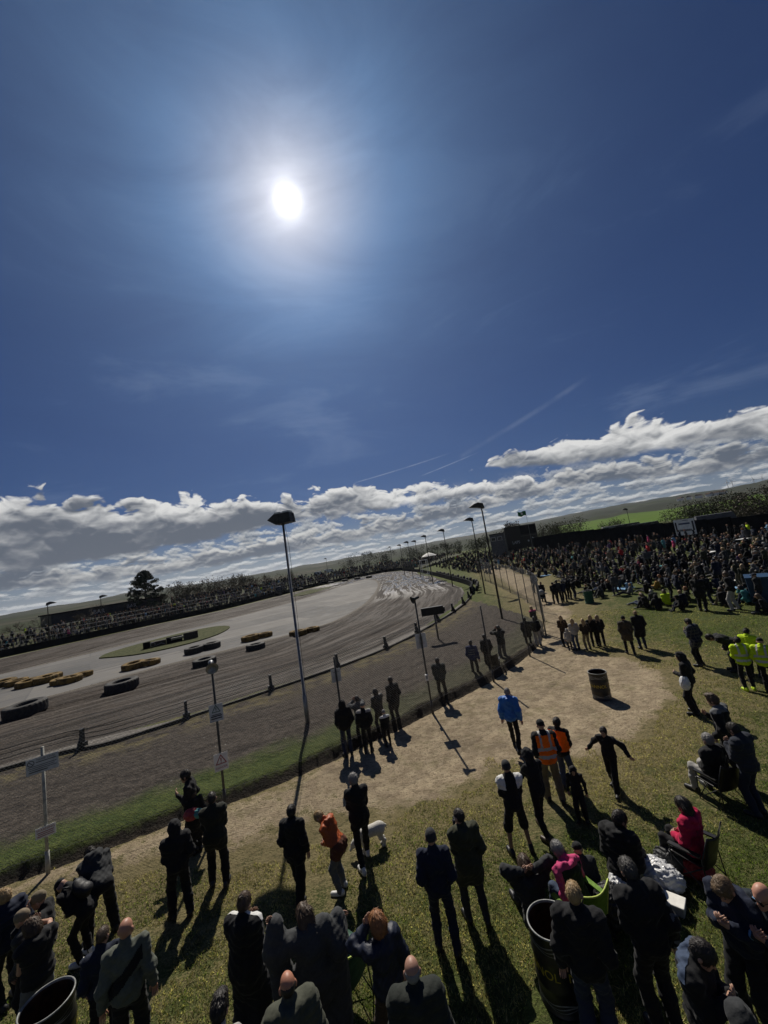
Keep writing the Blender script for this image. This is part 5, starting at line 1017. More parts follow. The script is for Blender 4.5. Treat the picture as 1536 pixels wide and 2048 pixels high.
def crowd_mesh(name, label, spots, zfun=None, facing=None, stand=0.3):
    P = small_protos(); Vs, Fs, Cs, n = [], [], [], 0
    for d, x, y in spots:
        k = RNG.integers(0, 2) if RNG.random() < stand else RNG.integers(2, 5); s = RNG.uniform(0.85, 1.05); a = math.atan2(x, 75 - y) + RNG.normal(0, 0.5) if facing is None else facing(x, y) + RNG.normal(0, 0.4); R = rz_(a)
        cc = [np.array(col(COATS[RNG.choice(len(COATS), p=CW)][1])), np.array(col(LEGC[RNG.integers(len(LEGC))])), np.array(SKIN) * 0.8 if RNG.random() < 0.35 else np.array(col((HAIRC + HATC)[RNG.integers(13)]))]
        for (V, F), ci in P[k]:
            W = (V * s) @ R.T + np.array((x, y, zfun(x, y) if zfun else lawn_z(x, y))); Vs.append(W); Fs.append(F + n); n += len(V); Cs.append(np.tile(np.append(cc[ci], 1), (len(V), 1)))
    me = bpy.data.meshes.new(name); fast_mesh(me, np.concatenate(Vs), np.concatenate(Fs)); me.materials.append(M['crowd']); color_attr(me, 'tone', np.concatenate(Cs)); me.polygons.foreach_set('use_smooth', np.ones(len(me.polygons), bool))
    tag(link(name, me), label, kind='stuff')
M['crowd'] = vcol_mat('crowd_clothes')
place_crowd()
crowd_mesh('distant_crowd', 'far part of the crowd packed on the lawn and along the catch fence', SPOTS[N_SINGLE:])
print('crowd', len(SPOTS), SPOTS[N_SINGLE - 1][0] if len(SPOTS) > N_SINGLE else None)

# terraces on the far side of the oval, full of people
FAR_IN = [(7.5, 138), (5, 153), (-2, 162.5), (-12.5, 157), (-26, 136), (-34.8, 111), (-41, 91.5), (-50.6, 78.5), (-62.5, 60.8), (-86, 27)]
FAR_OUT = [(26, 142), (22, 168), (-2, 181), (-24, 170), (-42, 141), (-50, 116), (-55, 100), (-64, 88), (-74, 70), (-98, 36)]
def far_z(Fr): return 0.25 + 3.0 * np.clip(Fr, 0, 1)
def build_terraces():
    m, n, b = material('terrace', 0.95, 0.15); pos = n.new('ShaderNodeNewGeometry').outputs['Position']; f = n.noise(pos, 0.8, 4, 0.6)
    n.put(b.inputs['Base Color'], n.mix(n.step(f, 0.35, 0.65), (0.05, 0.05, 0.045), (0.075, 0.085, 0.04)))
    def zf(x, y, S, W, Fr): return far_z(np.floor(Fr * 10) / 10 + np.clip((Fr * 10 % 1 - 0.8) / 2.0, 0, 0.1))
    me = strip(FAR_IN, FAR_OUT, 160, 61, zf, m, 'terrace'); tag(link('terrace', me), 'stepped spectator terrace on the far side of the oval', kind='structure')
    A, B = catmull(FAR_IN, 400), catmull(FAR_OUT, 400); sp = []
    for _ in range(3000):
        i = RNG.integers(20, 398) if _ < 2300 else RNG.integers(285, 398); v = RNG.uniform(0.03, 0.97); x, y = A[i] * (1 - v) + B[i] * v
        if 0.62 < v and -50 < math.degrees(math.atan2(x, y)) < -30: continue
        sp.append((v, x, y))
    zs = {(x, y): far_z(v) for v, x, y in sp}
    crowd_mesh('terrace_crowd', 'mass of spectators on the far terraces', sp, lambda x, y: float(zs[(x, y)]), lambda x, y: math.atan2(-(-25 - x), 90 - y), 0.65)
build_terraces()

# ------------------------------------------------------------------ track side: barrier, fences, posts, lamps, signs
def arc(K, n=2000):
    P = catmull(K, n); s = np.concatenate([[0], np.cumsum(np.linalg.norm(np.diff(P, axis=0), axis=1))])
    return lambda t: np.array((np.interp(t, s, P[:, 0]), np.interp(t, s, P[:, 1]))), s[-1], P, s
def near_s(P, s, x, y): return s[np.argmin((P[:, 0] - x) ** 2 + (P[:, 1] - y) ** 2)]
def text_into(mb, txt, size, place, extrude=0.0):
    cu = bpy.data.curves.new('lettering', 'FONT'); cu.body = txt; cu.size = size; cu.align_x = 'CENTER'; cu.align_y = 'CENTER'; cu.resolution_u = 3; cu.extrude = extrude
    o = bpy.data.objects.new('lettering', cu); COL.objects.link(o); dg = bpy.context.evaluated_depsgraph_get(); me = bpy.data.meshes.new_from_object(o.evaluated_get(dg))
    V = np.zeros(len(me.vertices) * 3); me.vertices.foreach_get('co', V); mb.add(place(V.reshape(-1, 3)), [tuple(p.vertices) for p in me.polygons])
    bpy.data.objects.remove(o); bpy.data.curves.remove(cu); bpy.data.meshes.remove(me)

def build_barrier():
    at, L, P, s = arc(BARRIER); o = thing('cable_barrier', 'dark post and steel cable barrier along the edge of the muddy track', 'barrier')
    s0, s1 = near_s(P, s, -30, 7.5), near_s(P, s, 9.0, 47.5); ts = np.arange(s0 + 2.4, s1, 4.05); off = lambda t, d: at(t) + d * np.array((-(at(t + .2) - at(t - .2))[1], (at(t + .2) - at(t - .2))[0])) / 0.4
    for t in ts:
        p = at(t); d = at(t + .2) - at(t - .2); a = math.atan2(d[1], d[0]); mb = MB()
        mb.box((p[0], p[1], 0.46), (0.11, 0.16, 0.90), a); mb.box((p[0], p[1], 0.2), (0.28, 0.24, 0.34), a); q = off(t, -0.32); mb.tube([(q[0], q[1], 0.05), (p[0], p[1], 0.72)], 0.06, 6)
        mb.build('post', M['dark_steel'], o)
    u = np.linspace(s0, s1, 160)
    for z in (0.50, 0.68, 0.86):
        mb = MB(); mb.tube([(*off(t, 0.10), z + 0.012 * math.sin(t * 5)) for t in u], 0.015, 5); mb.build('cable', M['dark_steel'], o, True)
    mb = MB(); pts = [off(t, -0.06) for t in u]
    for a, b in zip(pts[:-1], pts[1:]):
        m = (a + b) / 2; mb.box((m[0], m[1], 0.11), (np.linalg.norm(b - a) * 0.995, 0.15, 0.22), math.atan2(*(b - a)[::-1]))
    mb.build('sleeper_kerb', M['timber'], o)
    # solid wall round the bend, tyres and shrubs on top of it
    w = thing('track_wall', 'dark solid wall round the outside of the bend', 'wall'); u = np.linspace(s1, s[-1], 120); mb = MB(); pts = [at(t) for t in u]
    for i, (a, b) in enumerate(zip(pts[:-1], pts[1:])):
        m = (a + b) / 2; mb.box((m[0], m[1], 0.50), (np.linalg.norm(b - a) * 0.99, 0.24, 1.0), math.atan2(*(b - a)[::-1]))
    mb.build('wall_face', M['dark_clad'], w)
    for i, t in enumerate(np.arange(s1 + 0.6, s1 + 46, 2.3)):
        p = off(t, -0.75); mb = MB(); r = 0.42 + 0.05 * math.sin(i * 3)
        mb.lathe([(r * .5, -0.12), (r * .9, -0.15), (r, -0.07), (r, 0.07), (r * .9, 0.15), (r * .5, 0.12), (r * .5, -0.12)], 20, (0, 0, 0), rx(PI / 2)); e = mb.build('tyre_marker', M['rubber'], None, True)
        e.location = (p[0], p[1], r + 0.30); dd = at(t + .2) - at(t - .2); e.rotation_euler = (0.15, 0, math.atan2(dd[1], dd[0])); tag(e, 'upright dark tyre propped behind the wall round the bend', 'tyre', 'tyres propped behind the bend wall')
    # far side wall with boards
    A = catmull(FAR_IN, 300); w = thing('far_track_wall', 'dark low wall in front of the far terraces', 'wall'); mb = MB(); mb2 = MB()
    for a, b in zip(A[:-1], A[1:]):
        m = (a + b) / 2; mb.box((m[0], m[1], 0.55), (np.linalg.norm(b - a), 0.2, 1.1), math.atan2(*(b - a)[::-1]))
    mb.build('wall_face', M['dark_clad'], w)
    for t in np.arange(2, 298, 3): mb2.tube([(A[t][0], A[t][1], 1.1), (A[t][0], A[t][1], 3.4)], 0.035, 5)
    for z in (1.9, 2.6, 3.35): mb2.tube([(p[0], p[1], z) for p in A], 0.02, 4)
    mb2.build('railing', M['steel'], w)

POSTS = {}
def build_fence():
    at, L, P, s = arc(FENCE); o = thing('catch_fence', 'tall wire mesh catch fence on steel posts along the spectator path', 'fence')
    keys = [gp(88, 1762), gp(452, 1607), gp(697, 1514), gp(880, 1432)]; ss = [near_s(P, s, k.x, k.y) for k in keys]; st = (ss[-1] - ss[0]) / 3
    ts = [ss[0] - 2 * st, ss[0] - st] + ss + list(np.arange(ss[-1] + st, near_s(P, s, 13.2, 62), st)); hs = []
    for i, t in enumerate(ts):
        k = i - 2; p = at(t)
        top = {0: (65, 1500), 1: (414, 1345), 2: (660, 1315), 3: (833, 1200)}.get(k); z = height_at(*top, Vector((p[0], p[1], 0))) if top else 3.3
        z = min(max(z, 2.6), 4.6); hs.append(z); POSTS[k] = (p, z); mb = MB(); mb.tube([(p[0], p[1], 0.0), (p[0], p[1], z)], 0.034, 8)
        mb.tube([(p[0], p[1], 0.0), (p[0], p[1], 0.5)], 0.045, 8); mb.build('post', M['pale_post'] if k == 0 else M['post'], o, True)
    H = 2.9; S0, S1 = ts[0], ts[-1]
    V, F, n = [], [], 0; gap = 0.085; u = np.arange(S0 - H, S1, gap); r = 0.0017
    for sg in (1, -1):
        for a in u:
            b0 = a if sg > 0 else a + H; pts = []
            for z in np.linspace(0, H, 4):
                t = b0 + sg * z; pts.append((t, z))
            pts = [(t, z) for t, z in pts if S0 <= t <= S1]
            if len(pts) < 2: continue
            C = np.array([(np.interp(t, s, P[:, 0]), np.interp(t, s, P[:, 1]), 0.42 + z) for t, z in pts])
            for k in range(3):
                w = 2 * PI * k / 3; V.append(C + np.array((r * math.cos(w), r * math.cos(w), r * math.sin(w) * 1.3)))
            m = len(C)
            for i in range(m - 1):
                for k in range(3): F.append((n + k * m + i, n + ((k + 1) % 3) * m + i, n + ((k + 1) % 3) * m + i + 1, n + k * m + i + 1))
            n += 3 * m
    me = bpy.data.meshes.new('wire_mesh'); fast_mesh(me, np.concatenate(V), np.array(F)); me.materials.append(M['mesh_wire']); link('wire_mesh', me, o)
    for z in (0.45, 3.3):
        mb = MB(); mb.tube([(*at(t), z) for t in np.linspace(S0, S1, 120)], 0.0035, 4); mb.build('strand_wire', M['mesh_wire'], o)
def board(name, label, cat, px, pz_post, w, h, face=None, mat='white', back=0.05):
    """a flat sign board strapped to a post, facing the spectators"""
    p, _ = pz_post; z = height_at(*px, Vector((p[0], p[1], 0))); a = math.atan2(p[0], p[1]) if face is None else face
    o = thing(name, label, cat, (p[0] - math.sin(a) * back, p[1] - math.cos(a) * back, z), -a)
    mb = MB(); mb.box((0, 0, 0), (w, 0.006, h)); mb.build('board', M[mat], o); return o
def place_text(dx, dz, y=-0.0045):
    return lambda V: np.stack([V[:, 0] + dx, np.full(len(V), y), V[:, 1] + dz], 1)
def sign_lines(o, rows, mat, name='lettering'):
    mb = MB()
    for dx, dz, w, h in rows: mb.box((dx, -0.0045, dz), (w, 0.002, h))
    mb.build(name, M[mat], o)
def triangle(o, dz, r, mat, name='warning_triangle'):
    mb = MB(); t = r * 0.14; pts = [(r * math.sin(2 * PI * k / 3), r * math.cos(2 * PI * k / 3)) for k in range(3)]
    for a, b in zip(pts, pts[1:] + pts[:1]):
        dx, dz_ = b[0] - a[0], b[1] - a[1]; mb.box(((a[0] + b[0]) / 2, -0.0045, dz + (a[1] + b[1]) / 2), (math.hypot(dx, dz_) + t * .6, 0.003, t), 0, 0, -math.atan2(dz_, dx))
    mb.box((0, -0.0045, dz + r * 0.22), (r * 0.17, 0.003, r * 0.55)); mb.box((0, -0.0045, dz - r * 0.26), (r * 0.17, 0.003, r * 0.15)); mb.build(name, M[mat], o)
def build_signs():
    o = board('warning_sign', 'grey notice with no-entry roundel, upper sign on the leftmost post', 'sign', (67, 1533), POSTS[0], 0.60, 0.36, 0.15 - 0.75, 'grey_board')
    mb = MB(); mb.lathe([(0.052, -0.001), (0.066, -0.001), (0.066, 0.001), (0.052, 0.001), (0.052, -0.001)], 24, (-0.21, -0.0045, 0.08), rx(PI / 2)); mb.box((-0.21, -0.0048, 0.08), (0.11, 0.002, 0.014), 0, 0, 0.8); mb.build('roundel', M['ink'], o)
    mb = MB(); text_into(mb, 'NOISE LEVEL', 0.062, place_text(0.07, 0.125)); mb.build('lettering', M['ink'], o)
    sign_lines(o, [(0.07, 0.075, 0.38, 0.016), (0.0, 0.0, 0.52, 0.012), (-0.02, -0.04, 0.48, 0.012), (0.01, -0.08, 0.50, 0.012), (-0.08, -0.125, 0.34, 0.02)], 'ink', 'small_print')
    o = board('warning_sign', 'small white notice with red print, lower sign on the leftmost post', 'sign', (77, 1667), POSTS[0], 0.37, 0.24, 0.15 - 0.75)
    mb = MB(); text_into(mb, 'WARNING', 0.07, place_text(0, 0.06)); mb.build('lettering', M['red'], o); sign_lines(o, [(0, 0.005, 0.30, 0.016), (0.0, -0.035, 0.28, 0.014), (0.0, -0.075, 0.31, 0.014)], 'red', 'small_print')
    o = board('warning_sign', 'grey board with dark warning triangle, under the horn speaker', 'sign', (427, 1426), POSTS[1], 0.36, 0.46, -0.42, 'grey_board'); triangle(o, 0.08, 0.12, 'bottle_green'); sign_lines(o, [(0, -0.05, 0.24, 0.018), (0, -0.09, 0.28, 0.03), (0, -0.15, 0.28, 0.03)], 'ink')
    o = board('warning_sign', 'white board with red warning triangle low on the horn speaker post', 'sign', (439, 1523), POSTS[1], 0.36, 0.45, -0.5); triangle(o, 0.03, 0.15, 'red'); mb = MB(); text_into(mb, 'DANGER', 0.075, place_text(0, -0.145)); mb.build('lettering', M['red'], o)
    o = board('warning_sign', 'pale blank notice on the mesh fence post left of the knot of people', 'sign', (669, 1352), POSTS[2], 0.32, 0.42, -0.3, 'grey_board', -0.05); sign_lines(o, [(0, 0.1, 0.2, 0.02)], 'silver')
    o = board('warning_sign', 'pale notice on the post beside the stocky man', 'sign', (850, 1281), POSTS[3], 0.42, 0.55, -0.1, 'grey_board', -0.05); sign_lines(o, [(-0.06, 0.02, 0.03, 0.3), (0.05, 0.02, 0.03, 0.3)], 'silver')
    p, z = POSTS[3]; o = thing('junction_box', 'small white box fixed to the fence post beside the stocky man', 'box', (p[0] - .02, p[1] - .07, height_at(860, 1353, Vector((p[0], p[1], 0))))); mb = MB(); mb.box((0, 0, 0), (0.11, 0.08, 0.22)); mb.build('case', M['white'], o); mb = MB(); mb.box((0, -0.042, 0.02), (0.08, 0.006, 0.12)); mb.build('lid', M['box_side'], o)
    # horn loudspeaker
    p, z = POSTS[1]; o = thing('horn_speaker', 'pale horn loudspeaker on top of the post with the red triangle', 'loudspeaker', (p[0], p[1], z), 0.5)
    R = np.array(rx(PI / 2 + 0.25) @ np.eye(3)); mb = MB(); mb.lathe([(0.0, -0.34), (0.07, -0.33), (0.075, -0.20), (0.05, -0.18), (0.055, -0.1), (0.085, 0.0), (0.165, 0.10), (0.17, 0.11), (0.155, 0.11), (0.07, 0.02), (0.0, 0.0)], 24, (0, 0, 0.12), R); mb.build('horn', M['steel'], o, True)
    mb = MB(); mb.tube([(0, 0.1, -0.15), (0, 0.1, 0.1)], 0.03, 8); mb.build('bracket', M['dark_steel'], o)
    p, z = POSTS[3]; o = thing('horn_speaker', 'small dark horn loudspeaker on top of the post beside the stocky man', 'loudspeaker', (p[0], p[1], z + .05), -1.2); mb = MB(); mb.lathe([(0.0, -0.2), (0.05, -0.19), (0.06, 0.0), (0.15, 0.12), (0.14, 0.12), (0.04, 0.02), (0.0, 0.0)], 20, (0, 0, 0), R); mb.build('horn', M['dark_steel'], o, True); mb = MB(); mb.box((0, 0, -0.06), (0.05, 0.05, 0.12)); mb.build('bracket', M['dark_steel'], o)
    # dark board on a post
    g = gp(875, 1285); z = height_at(862, 1222, g); o = thing('signal_board', 'long dark board on a single post beside the muddy bend', 'sign', on(g), -math.atan2(g.x, g.y) + 0.1)
    mb = MB(); mb.box((0, 0, z), (1.50, 0.28, 0.52)); mb.build('board', M['black'], o); mb = MB(); mb.tube([(0.1, 0, 0), (0.1, 0, z - 0.26)], 0.06, 8); mb.build('post', M['post'], o, True); mb = MB(); mb.box((0.80, 0, z), (0.10, 0.24, 0.30)); mb.build('end_box', M['dark_steel'], o)

def build_lamps():
    g = gp(616, 1449, 0.2); z = height_at(556, 1046, g); o = thing('floodlight', 'tall steel floodlight mast with a wedge shaped lamp head by the track', 'floodlight', on(g), -0.2)
    mb = MB(); mb.tube([(0, 0, 0), (0, 0, 1.3), (0, 0, 1.31), (0, 0, z)], [0.085, 0.085, 0.06, 0.045], 10); mb.build('mast', M['steel'], o, True)
    mb = MB(); mb.prism([(-0.56, 0.26), (-0.20, 0.02), (0.46, 0.06), (0.42, 0.46), (-0.25, 0.46)], 0.5, Matrix.Translation((0, 0, z - 0.1))); mb.build('lamp_head', M['dark_steel'], o)
    for x in (-0.12, 0.26): mb = MB(); mb.box((x, 0, z + 0.40), (0.28, 0.36, 0.07)); mb.build('lamp_cap', M['white'], o)
    mb = MB(); mb.tube([(0.44, 0.05, z + .3), (0.52, 0.05, z + .05), (0.46, 0.05, z)], 0.02, 6); mb.build('bracket', M['dark_steel'], o)
    mb = MB(); mb.tube([(0.07, 0, z), (0.13, 0.03, z - 1.0), (0.11, 0.02, z * .5), (0.08, 0, 1.0)], 0.008, 5); mb.build('cable', M['black'], o)
    first = None
    for i, (px, py, lab) in enumerate(((962, 1010, 'tallest lamp post of the row beyond the bend, in front of the scoreboard'), (943, 1038, 'second lamp post of the row, left of the scoreboard'), (886, 1060, 'third lamp post of the row beyond the bend'), (850, 1072, 'fourth lamp post of the row beyond the bend'), (830, 1082, 'fifth lamp post of the row, paired with a neighbour'), (815, 1084, 'sixth lamp post of the row beyond the bend'), (800, 1090, 'seventh lamp post of the row beyond the bend'), (780, 1094, 'small lamp post far along the row'), (726, 1108, 'tiny lamp post above the far end of the oval'), (652, 1117, 'tiny lamp post left of the far end of the oval'), (95, 1207, 'lamp post at the far left behind the terraces'), (201, 1193, 'lamp post behind the long dark building'), (1253, 1018, 'lamp post behind the dark wall before the green field'))):
        dist = {7: 165, 8: 170, 9: 175, 10: 84, 11: 92, 12: 118}.get(i); q = far(px, py, dist) if dist else gp(px, py, 9.0); base = 1.5 if i in (10, 11) else 0
        o = thing('lamp_post', lab, 'lamp post', (q.x, q.y, base), 0, 'lamp posts round the oval'); H = q.z - base
        fl = 1 if i in (10, 11) else -1; yaw = -math.atan2(q.x, q.y); o.rotation_euler = (0, 0, yaw + (0.3 if fl < 0 else -0.2)); k = 1.0 if i < 4 else 1.15
        mb = MB(); mb.tube([(0, 0, 0), (0, 0, H - 0.5), (fl * 0.04, 0, H - 0.22)], [0.085, 0.055, 0.045], 8); mb.build('mast', M['dark_steel'], o, True)
        mb = MB(); mb.prism([(fl * -0.16 * k, -0.30 * k), (fl * -0.10 * k, 0.10 * k), (fl * 0.28 * k, 0.22 * k), (fl * 0.62 * k, 0.14 * k), (fl * 1.0 * k, -0.06 * k), (fl * 0.30 * k, -0.16 * k)][::fl], 0.5, Matrix.Translation((0, 0, H))); mb.build('lamp_head', M['dark_steel'], o)

# ------------------------------------------------------------------ tyres on the infield
def tyre_mesh(mat, r=0.98, w=0.62):
    mb = MB(); tread = lambda a, z: (0.028 if (math.sin(a * 26 + (1.3 if z > 0.31 else -1.3) * z * 6) > 0 and 0.05 < z < w - 0.05) else 0.0)
    prof = [(r * .50, 0.12), (r * .56, 0.03), (r * .80, 0.0), (r * .93, 0.03), (r * .965, 0.09), (r * .97, w * .35), (r * .97, w * .5), (r * .97, w * .65), (r * .965, w - .09), (r * .93, w - .03), (r * .80, w), (r * .56, w - .03), (r * .50, w - .12), (r * .50, 0.12)]
    mb.lathe(prof, 104, wob=tread); return mb.mesh('tyre', M[mat], False)
def build_tyres():
    big, yel = tyre_mesh('rubber', 1.0, 0.66), tyre_mesh('yellow_tyre', 0.92, 0.52)
    for (px, py), s, lab in (((52, 1436), 1.08, 'big black tractor tyre lying at the left edge of the track'), ((245, 1387), 1.0, 'big black tractor tyre second from the left along the track edge'), ((410, 1338), 0.86, 'big black tractor tyre behind the horn loudspeaker'), ((512, 1306), 0.80, 'big black tractor tyre under the floodlight mast'), ((389, 1312), 0.86, 'dark tyre in the pair right of the grass island, left one'), ((423, 1303), 0.86, 'dark tyre in the pair right of the grass island, right one')):
        g = gp(px, py - 6); e = link('tractor_tyre', big); e.location = (g.x, g.y, 0.02); e.scale = (s, s, s); e.rotation_euler = (RNG.uniform(-.03, .03), RNG.uniform(-.03, .03), RNG.uniform(0, 6)); tag(e, lab, 'tyre', 'black tractor tyres on the infield')
    for (px, py), s, lab in (((8, 1378), 1, 'yellow tyre cut by the left edge of the picture'), ((34, 1376), .9, 'yellow tyre next to the one cut by the left edge'), ((58, 1378), 1, 'yellow tyre at the left end of the middle yellow heap'), ((90, 1371), 1.05, 'yellow tyre in the middle of the yellow heap'), ((104, 1364), .85, 'yellow tyre at the back of the yellow heap'), ((122, 1373), .8, 'yellow tyre before the darker heap on the left'), ((140, 1371), .95, 'yellow tyre in front of the left three'), ((166, 1360), .8, 'brown yellow tyre at the right end of the left heap'), ((268, 1343), 1, 'yellow tyre with a strap, left of its pair by the grass island'), ((300, 1336), .9, 'yellow tyre right of its pair by the grass island'), ((502, 1287), 1, 'yellow tyre left of its pair beneath the floodlight mast'), ((530, 1280), .85, 'yellow tyre right of its pair beneath the floodlight mast'), ((597, 1277), .95, 'yellow tyre behind the floodlight mast'), ((625, 1269), .8, 'rightmost yellow tyre at the end of the infield')):
        g = gp(px, py - 6); e = link('painted_tyre', yel); e.location = (g.x, g.y, 0.02); e.scale = (s, s, s); e.rotation_euler = (RNG.uniform(-.05, .05), RNG.uniform(-.08, .08), RNG.uniform(0, 6)); tag(e, lab, 'tyre', 'yellow painted tyres on the infield')
    for px, py in ((480, 1199), (508, 1196), (600, 1181), (634, 1172), (662, 1167), (690, 1163), (715, 1159), (738, 1156)):
        g = gp(px, py); e = link('tractor_tyre', big); e.location = (g.x, g.y, 0.02); e.scale = (1.1,) * 3; tag(e, 'dark tyre in the far row along the back straight', 'tyre', 'far tyres on the back straight')
    # kit on the grass islands
    g = gp(336, 1290); o = thing('equipment_bunker', 'dark low block wall with kit on the near grass island', 'bunker', (g.x, g.y, 0.16), 0.62); o.scale = (0.58, 0.58, 0.58)
    for x, w, h, m in ((-3.6, 1.2, 1.15, 'dark_clad'), (-1.6, 2.6, 0.95, 'timber'), (1.2, 2.8, 1.15, 'dark_clad'), (4.2, 2.6, 1.35, 'timber')): mb = MB(); mb.box((x, 0, h / 2), (w, 0.9, h)); mb.build('block', M[m], o)
    mb = MB(); mb.box((1.7, -0.62, 0.75), (2.3, 0.10, 0.42), 0, 0.25); mb.build('silver_rail', M['steel'], o); mb = MB(); mb.lathe([(0.34, -0.1), (0.44, -0.08), (0.44, 0.08), (0.34, 0.1), (0.34, -0.1)], 24, (-2.6, -0.62, 0.5), rx(PI / 2)); mb.build('wheel', M['steel'], o); mb = MB(); mb.tube([(-2.2, -.8, .2), (-1.2, -.9, .5), (-0.6, -.8, .25)], 0.06, 6); mb.build('pipe', M['steel'], o)
    g = gp(548, 1193); o = thing('recovery_truck', 'dark recovery vehicle parked on the far grass island', 'vehicle', (g.x, g.y, 0.05), 0.5)
    mb = MB(); mb.box((0, 0, 1.0), (5.2, 2.1, 1.0)); mb.box((1.5, 0, 2.0), (1.8, 2.0, 1.1), taper=.85); mb.build('body', M['car'], o)
    for x in (-1.7, 1.6):
        for y in (-1.05, 1.05): mb = MB(); mb.lathe([(0.0, -.14), (.5, -.14), (.5, .14), (0.0, .14)], 20, (x, y, .5), rx(PI / 2)); mb.build('wheel', M['rubber'], o)
    mb = MB(); mb.tube([(-2.4, 0, 1.5), (-1.0, 0, 2.6), (0.2, 0, 1.5)], .1, 6); mb.build('crane_arm', M['yellow'], o); mb = MB(); mb.box((2.30, 0, 2.05), (0.05, 1.6, .6)); mb.build('windscreen', M['glass'], o)

# ------------------------------------------------------------------ drums, chairs, bags and other things on the lawn
def drum(g, label, rz, body='drum', text=True):
    o = thing('oil_drum', label, 'oil drum', on(g), rz); R, H = 0.30, 0.92
    prof = [(0.0, 0.01), (R - .01, 0.01), (R + .006, 0.0), (R + .006, 0.025), (R, 0.03)]
    for zc in (0.30, 0.61): prof += [(R, zc - .03), (R + .013, zc), (R, zc + .03)]
    prof += [(R, H - .03), (R + .007, H - .02)]; mb = MB(); mb.lathe(prof, 56, wob=lambda a, z: 0.006 * math.sin(3 * a + 5 * z)); mb.build('drum_shell', M[body], o, True)
    mb = MB(); mb.lathe([(R + .007, H - .02), (R + .010, H - .006), (R, H + .002), (R - .012, H - .004), (R - .012, H - .03)], 56); mb.build('rim', M['silver'], o, True)
    mb = MB(); mb.lathe([(R - .012, H - .03), (R - .014, 0.5), (R - .014, 0.06), (0.0, 0.05)], 56); mb.build('drum_lining', M['rust'], o, True)
    if text:
        for z0, s in ((0.735, 1), (0.10, .85)):
            mb = MB()
            for k in range(3):
                a = np.linspace(-PI, PI, 90); V = []
                for t in a:
                    z = z0 + k * 0.032 * s + 0.018 * math.sin(t * 4 + k * .9); w = 0.010 * s * (0.6 + .4 * math.sin(t * 3 + k)); V += [((R + .0035) * math.sin(t), -(R + .0035) * math.cos(t), z - w), ((R + .0035) * math.sin(t), -(R + .0035) * math.cos(t), z + w)]
                mb.add(V, [(2 * i, 2 * i + 2, 2 * i + 3, 2 * i + 1) for i in range(89)])
            mb.build('wave_stripes', M['silver'], o)
        for dt in (-1.25, 1.25): mb = MB(); text_into(mb, 'MANNOL', 0.15, lambda V: np.stack([(R + .004) * np.sin(V[:, 0] / R + dt), -(R + .004) * np.cos(V[:, 0] / R + dt), V[:, 1] + 0.475], 1)); mb.build('lettering', M['yellow'], o)
    return o
def camp_chair(pos, yaw, label, fabric, edge=None, s=1.0, z=0.0):
    o = thing('camp_chair', label, 'camp chair', (pos[0], pos[1], lawn_z(pos[0], pos[1]) + z), yaw); o.scale = (s, s, s)
    def sheet(fn, nu=9, nv=9, t=0.012):
        U = [fn(i / (nu - 1), j / (nv - 1)) for j in range(nv) for i in range(nu)]; V = [tuple(p) for p in U] + [(p[0], p[1] + t * .6, p[2] - t) for p in U]; n = nu * nv
        F = [(j * nu + i, j * nu + i + 1, (j + 1) * nu + i + 1, (j + 1) * nu + i) for j in range(nv - 1) for i in range(nu - 1)]; F += [tuple(n + k for k in f[::-1]) for f in F]
        b = [i for i in range(nu)] + [j * nu + nu - 1 for j in range(1, nv)] + [(nv - 1) * nu + i for i in range(nu - 2, -1, -1)] + [j * nu for j in range(nv - 2, 0, -1)]; F += [(b[k], b[k - 1], n + b[k - 1], n + b[k]) for k in range(len(b))]
        return MB().add(V, F)
    seat = lambda u, v: (-0.26 + 0.52 * u, -0.16 + 0.46 * v, 0.40 - 0.09 * math.sin(PI * u) * (0.5 + .5 * math.sin(PI * v)) + 0.04 * v)
    back = lambda u, v: (-0.27 + 0.54 * u, -0.19 - 0.15 * v - 0.06 * math.sin(PI * u), 0.36 + 0.56 * v - 0.05 * math.sin(PI * u) * v)
    sheet(seat).build('seat', M[fabric], o, True); bk = sheet(back).build('backrest', M[fabric], o, True)
    if edge: mb = MB(); mb.tube([tuple(np.array(back(u, 1.0)) + (0, 0, .004)) for u in np.linspace(0, 1, 9)], 0.013, 6); mb.tube([tuple(np.array(back(1.0, v)) + (.004, 0, 0)) for v in np.linspace(0, 1, 9)], 0.013, 6); mb.tube([tuple(np.array(back(0.0, v)) - (.004, 0, 0)) for v in np.linspace(0, 1, 9)], 0.013, 6); mb.build('piping', M[edge], bk, True)
    for sx in (-1, 1):
        mb = MB(); mb.box((sx * 0.31, 0.02, 0.60), (0.075, 0.46, 0.025)); mb.build('armrest', M[fabric], o)
        mb = MB(); mb.tube([(sx * 0.29, 0.28, 0.0), (sx * 0.29, 0.25, 0.60)], 0.011, 6); mb.tube([(sx * 0.30, -0.24, 0.0), (sx * 0.285, -0.20, 0.5), (sx * 0.275, -0.35, 0.93)], 0.011, 6); mb.tube([(sx * 0.30, -0.24, 0.03), (sx * 0.27, 0.30, 0.42)], 0.010, 6); mb.tube([(sx * 0.29, 0.28, 0.03), (sx * 0.28, -0.19, 0.40)], 0.010, 6); mb.build('side_frame', M['dark_steel'], o, True)
    mb = MB(); mb.tube([(-0.29, 0.28, 0.03), (0.27, 0.30, 0.42)], 0.010, 6); mb.tube([(0.29, 0.28, 0.03), (-0.27, 0.30, 0.42)], 0.010, 6); mb.build('front_brace', M['dark_steel'], o, True)
    return o
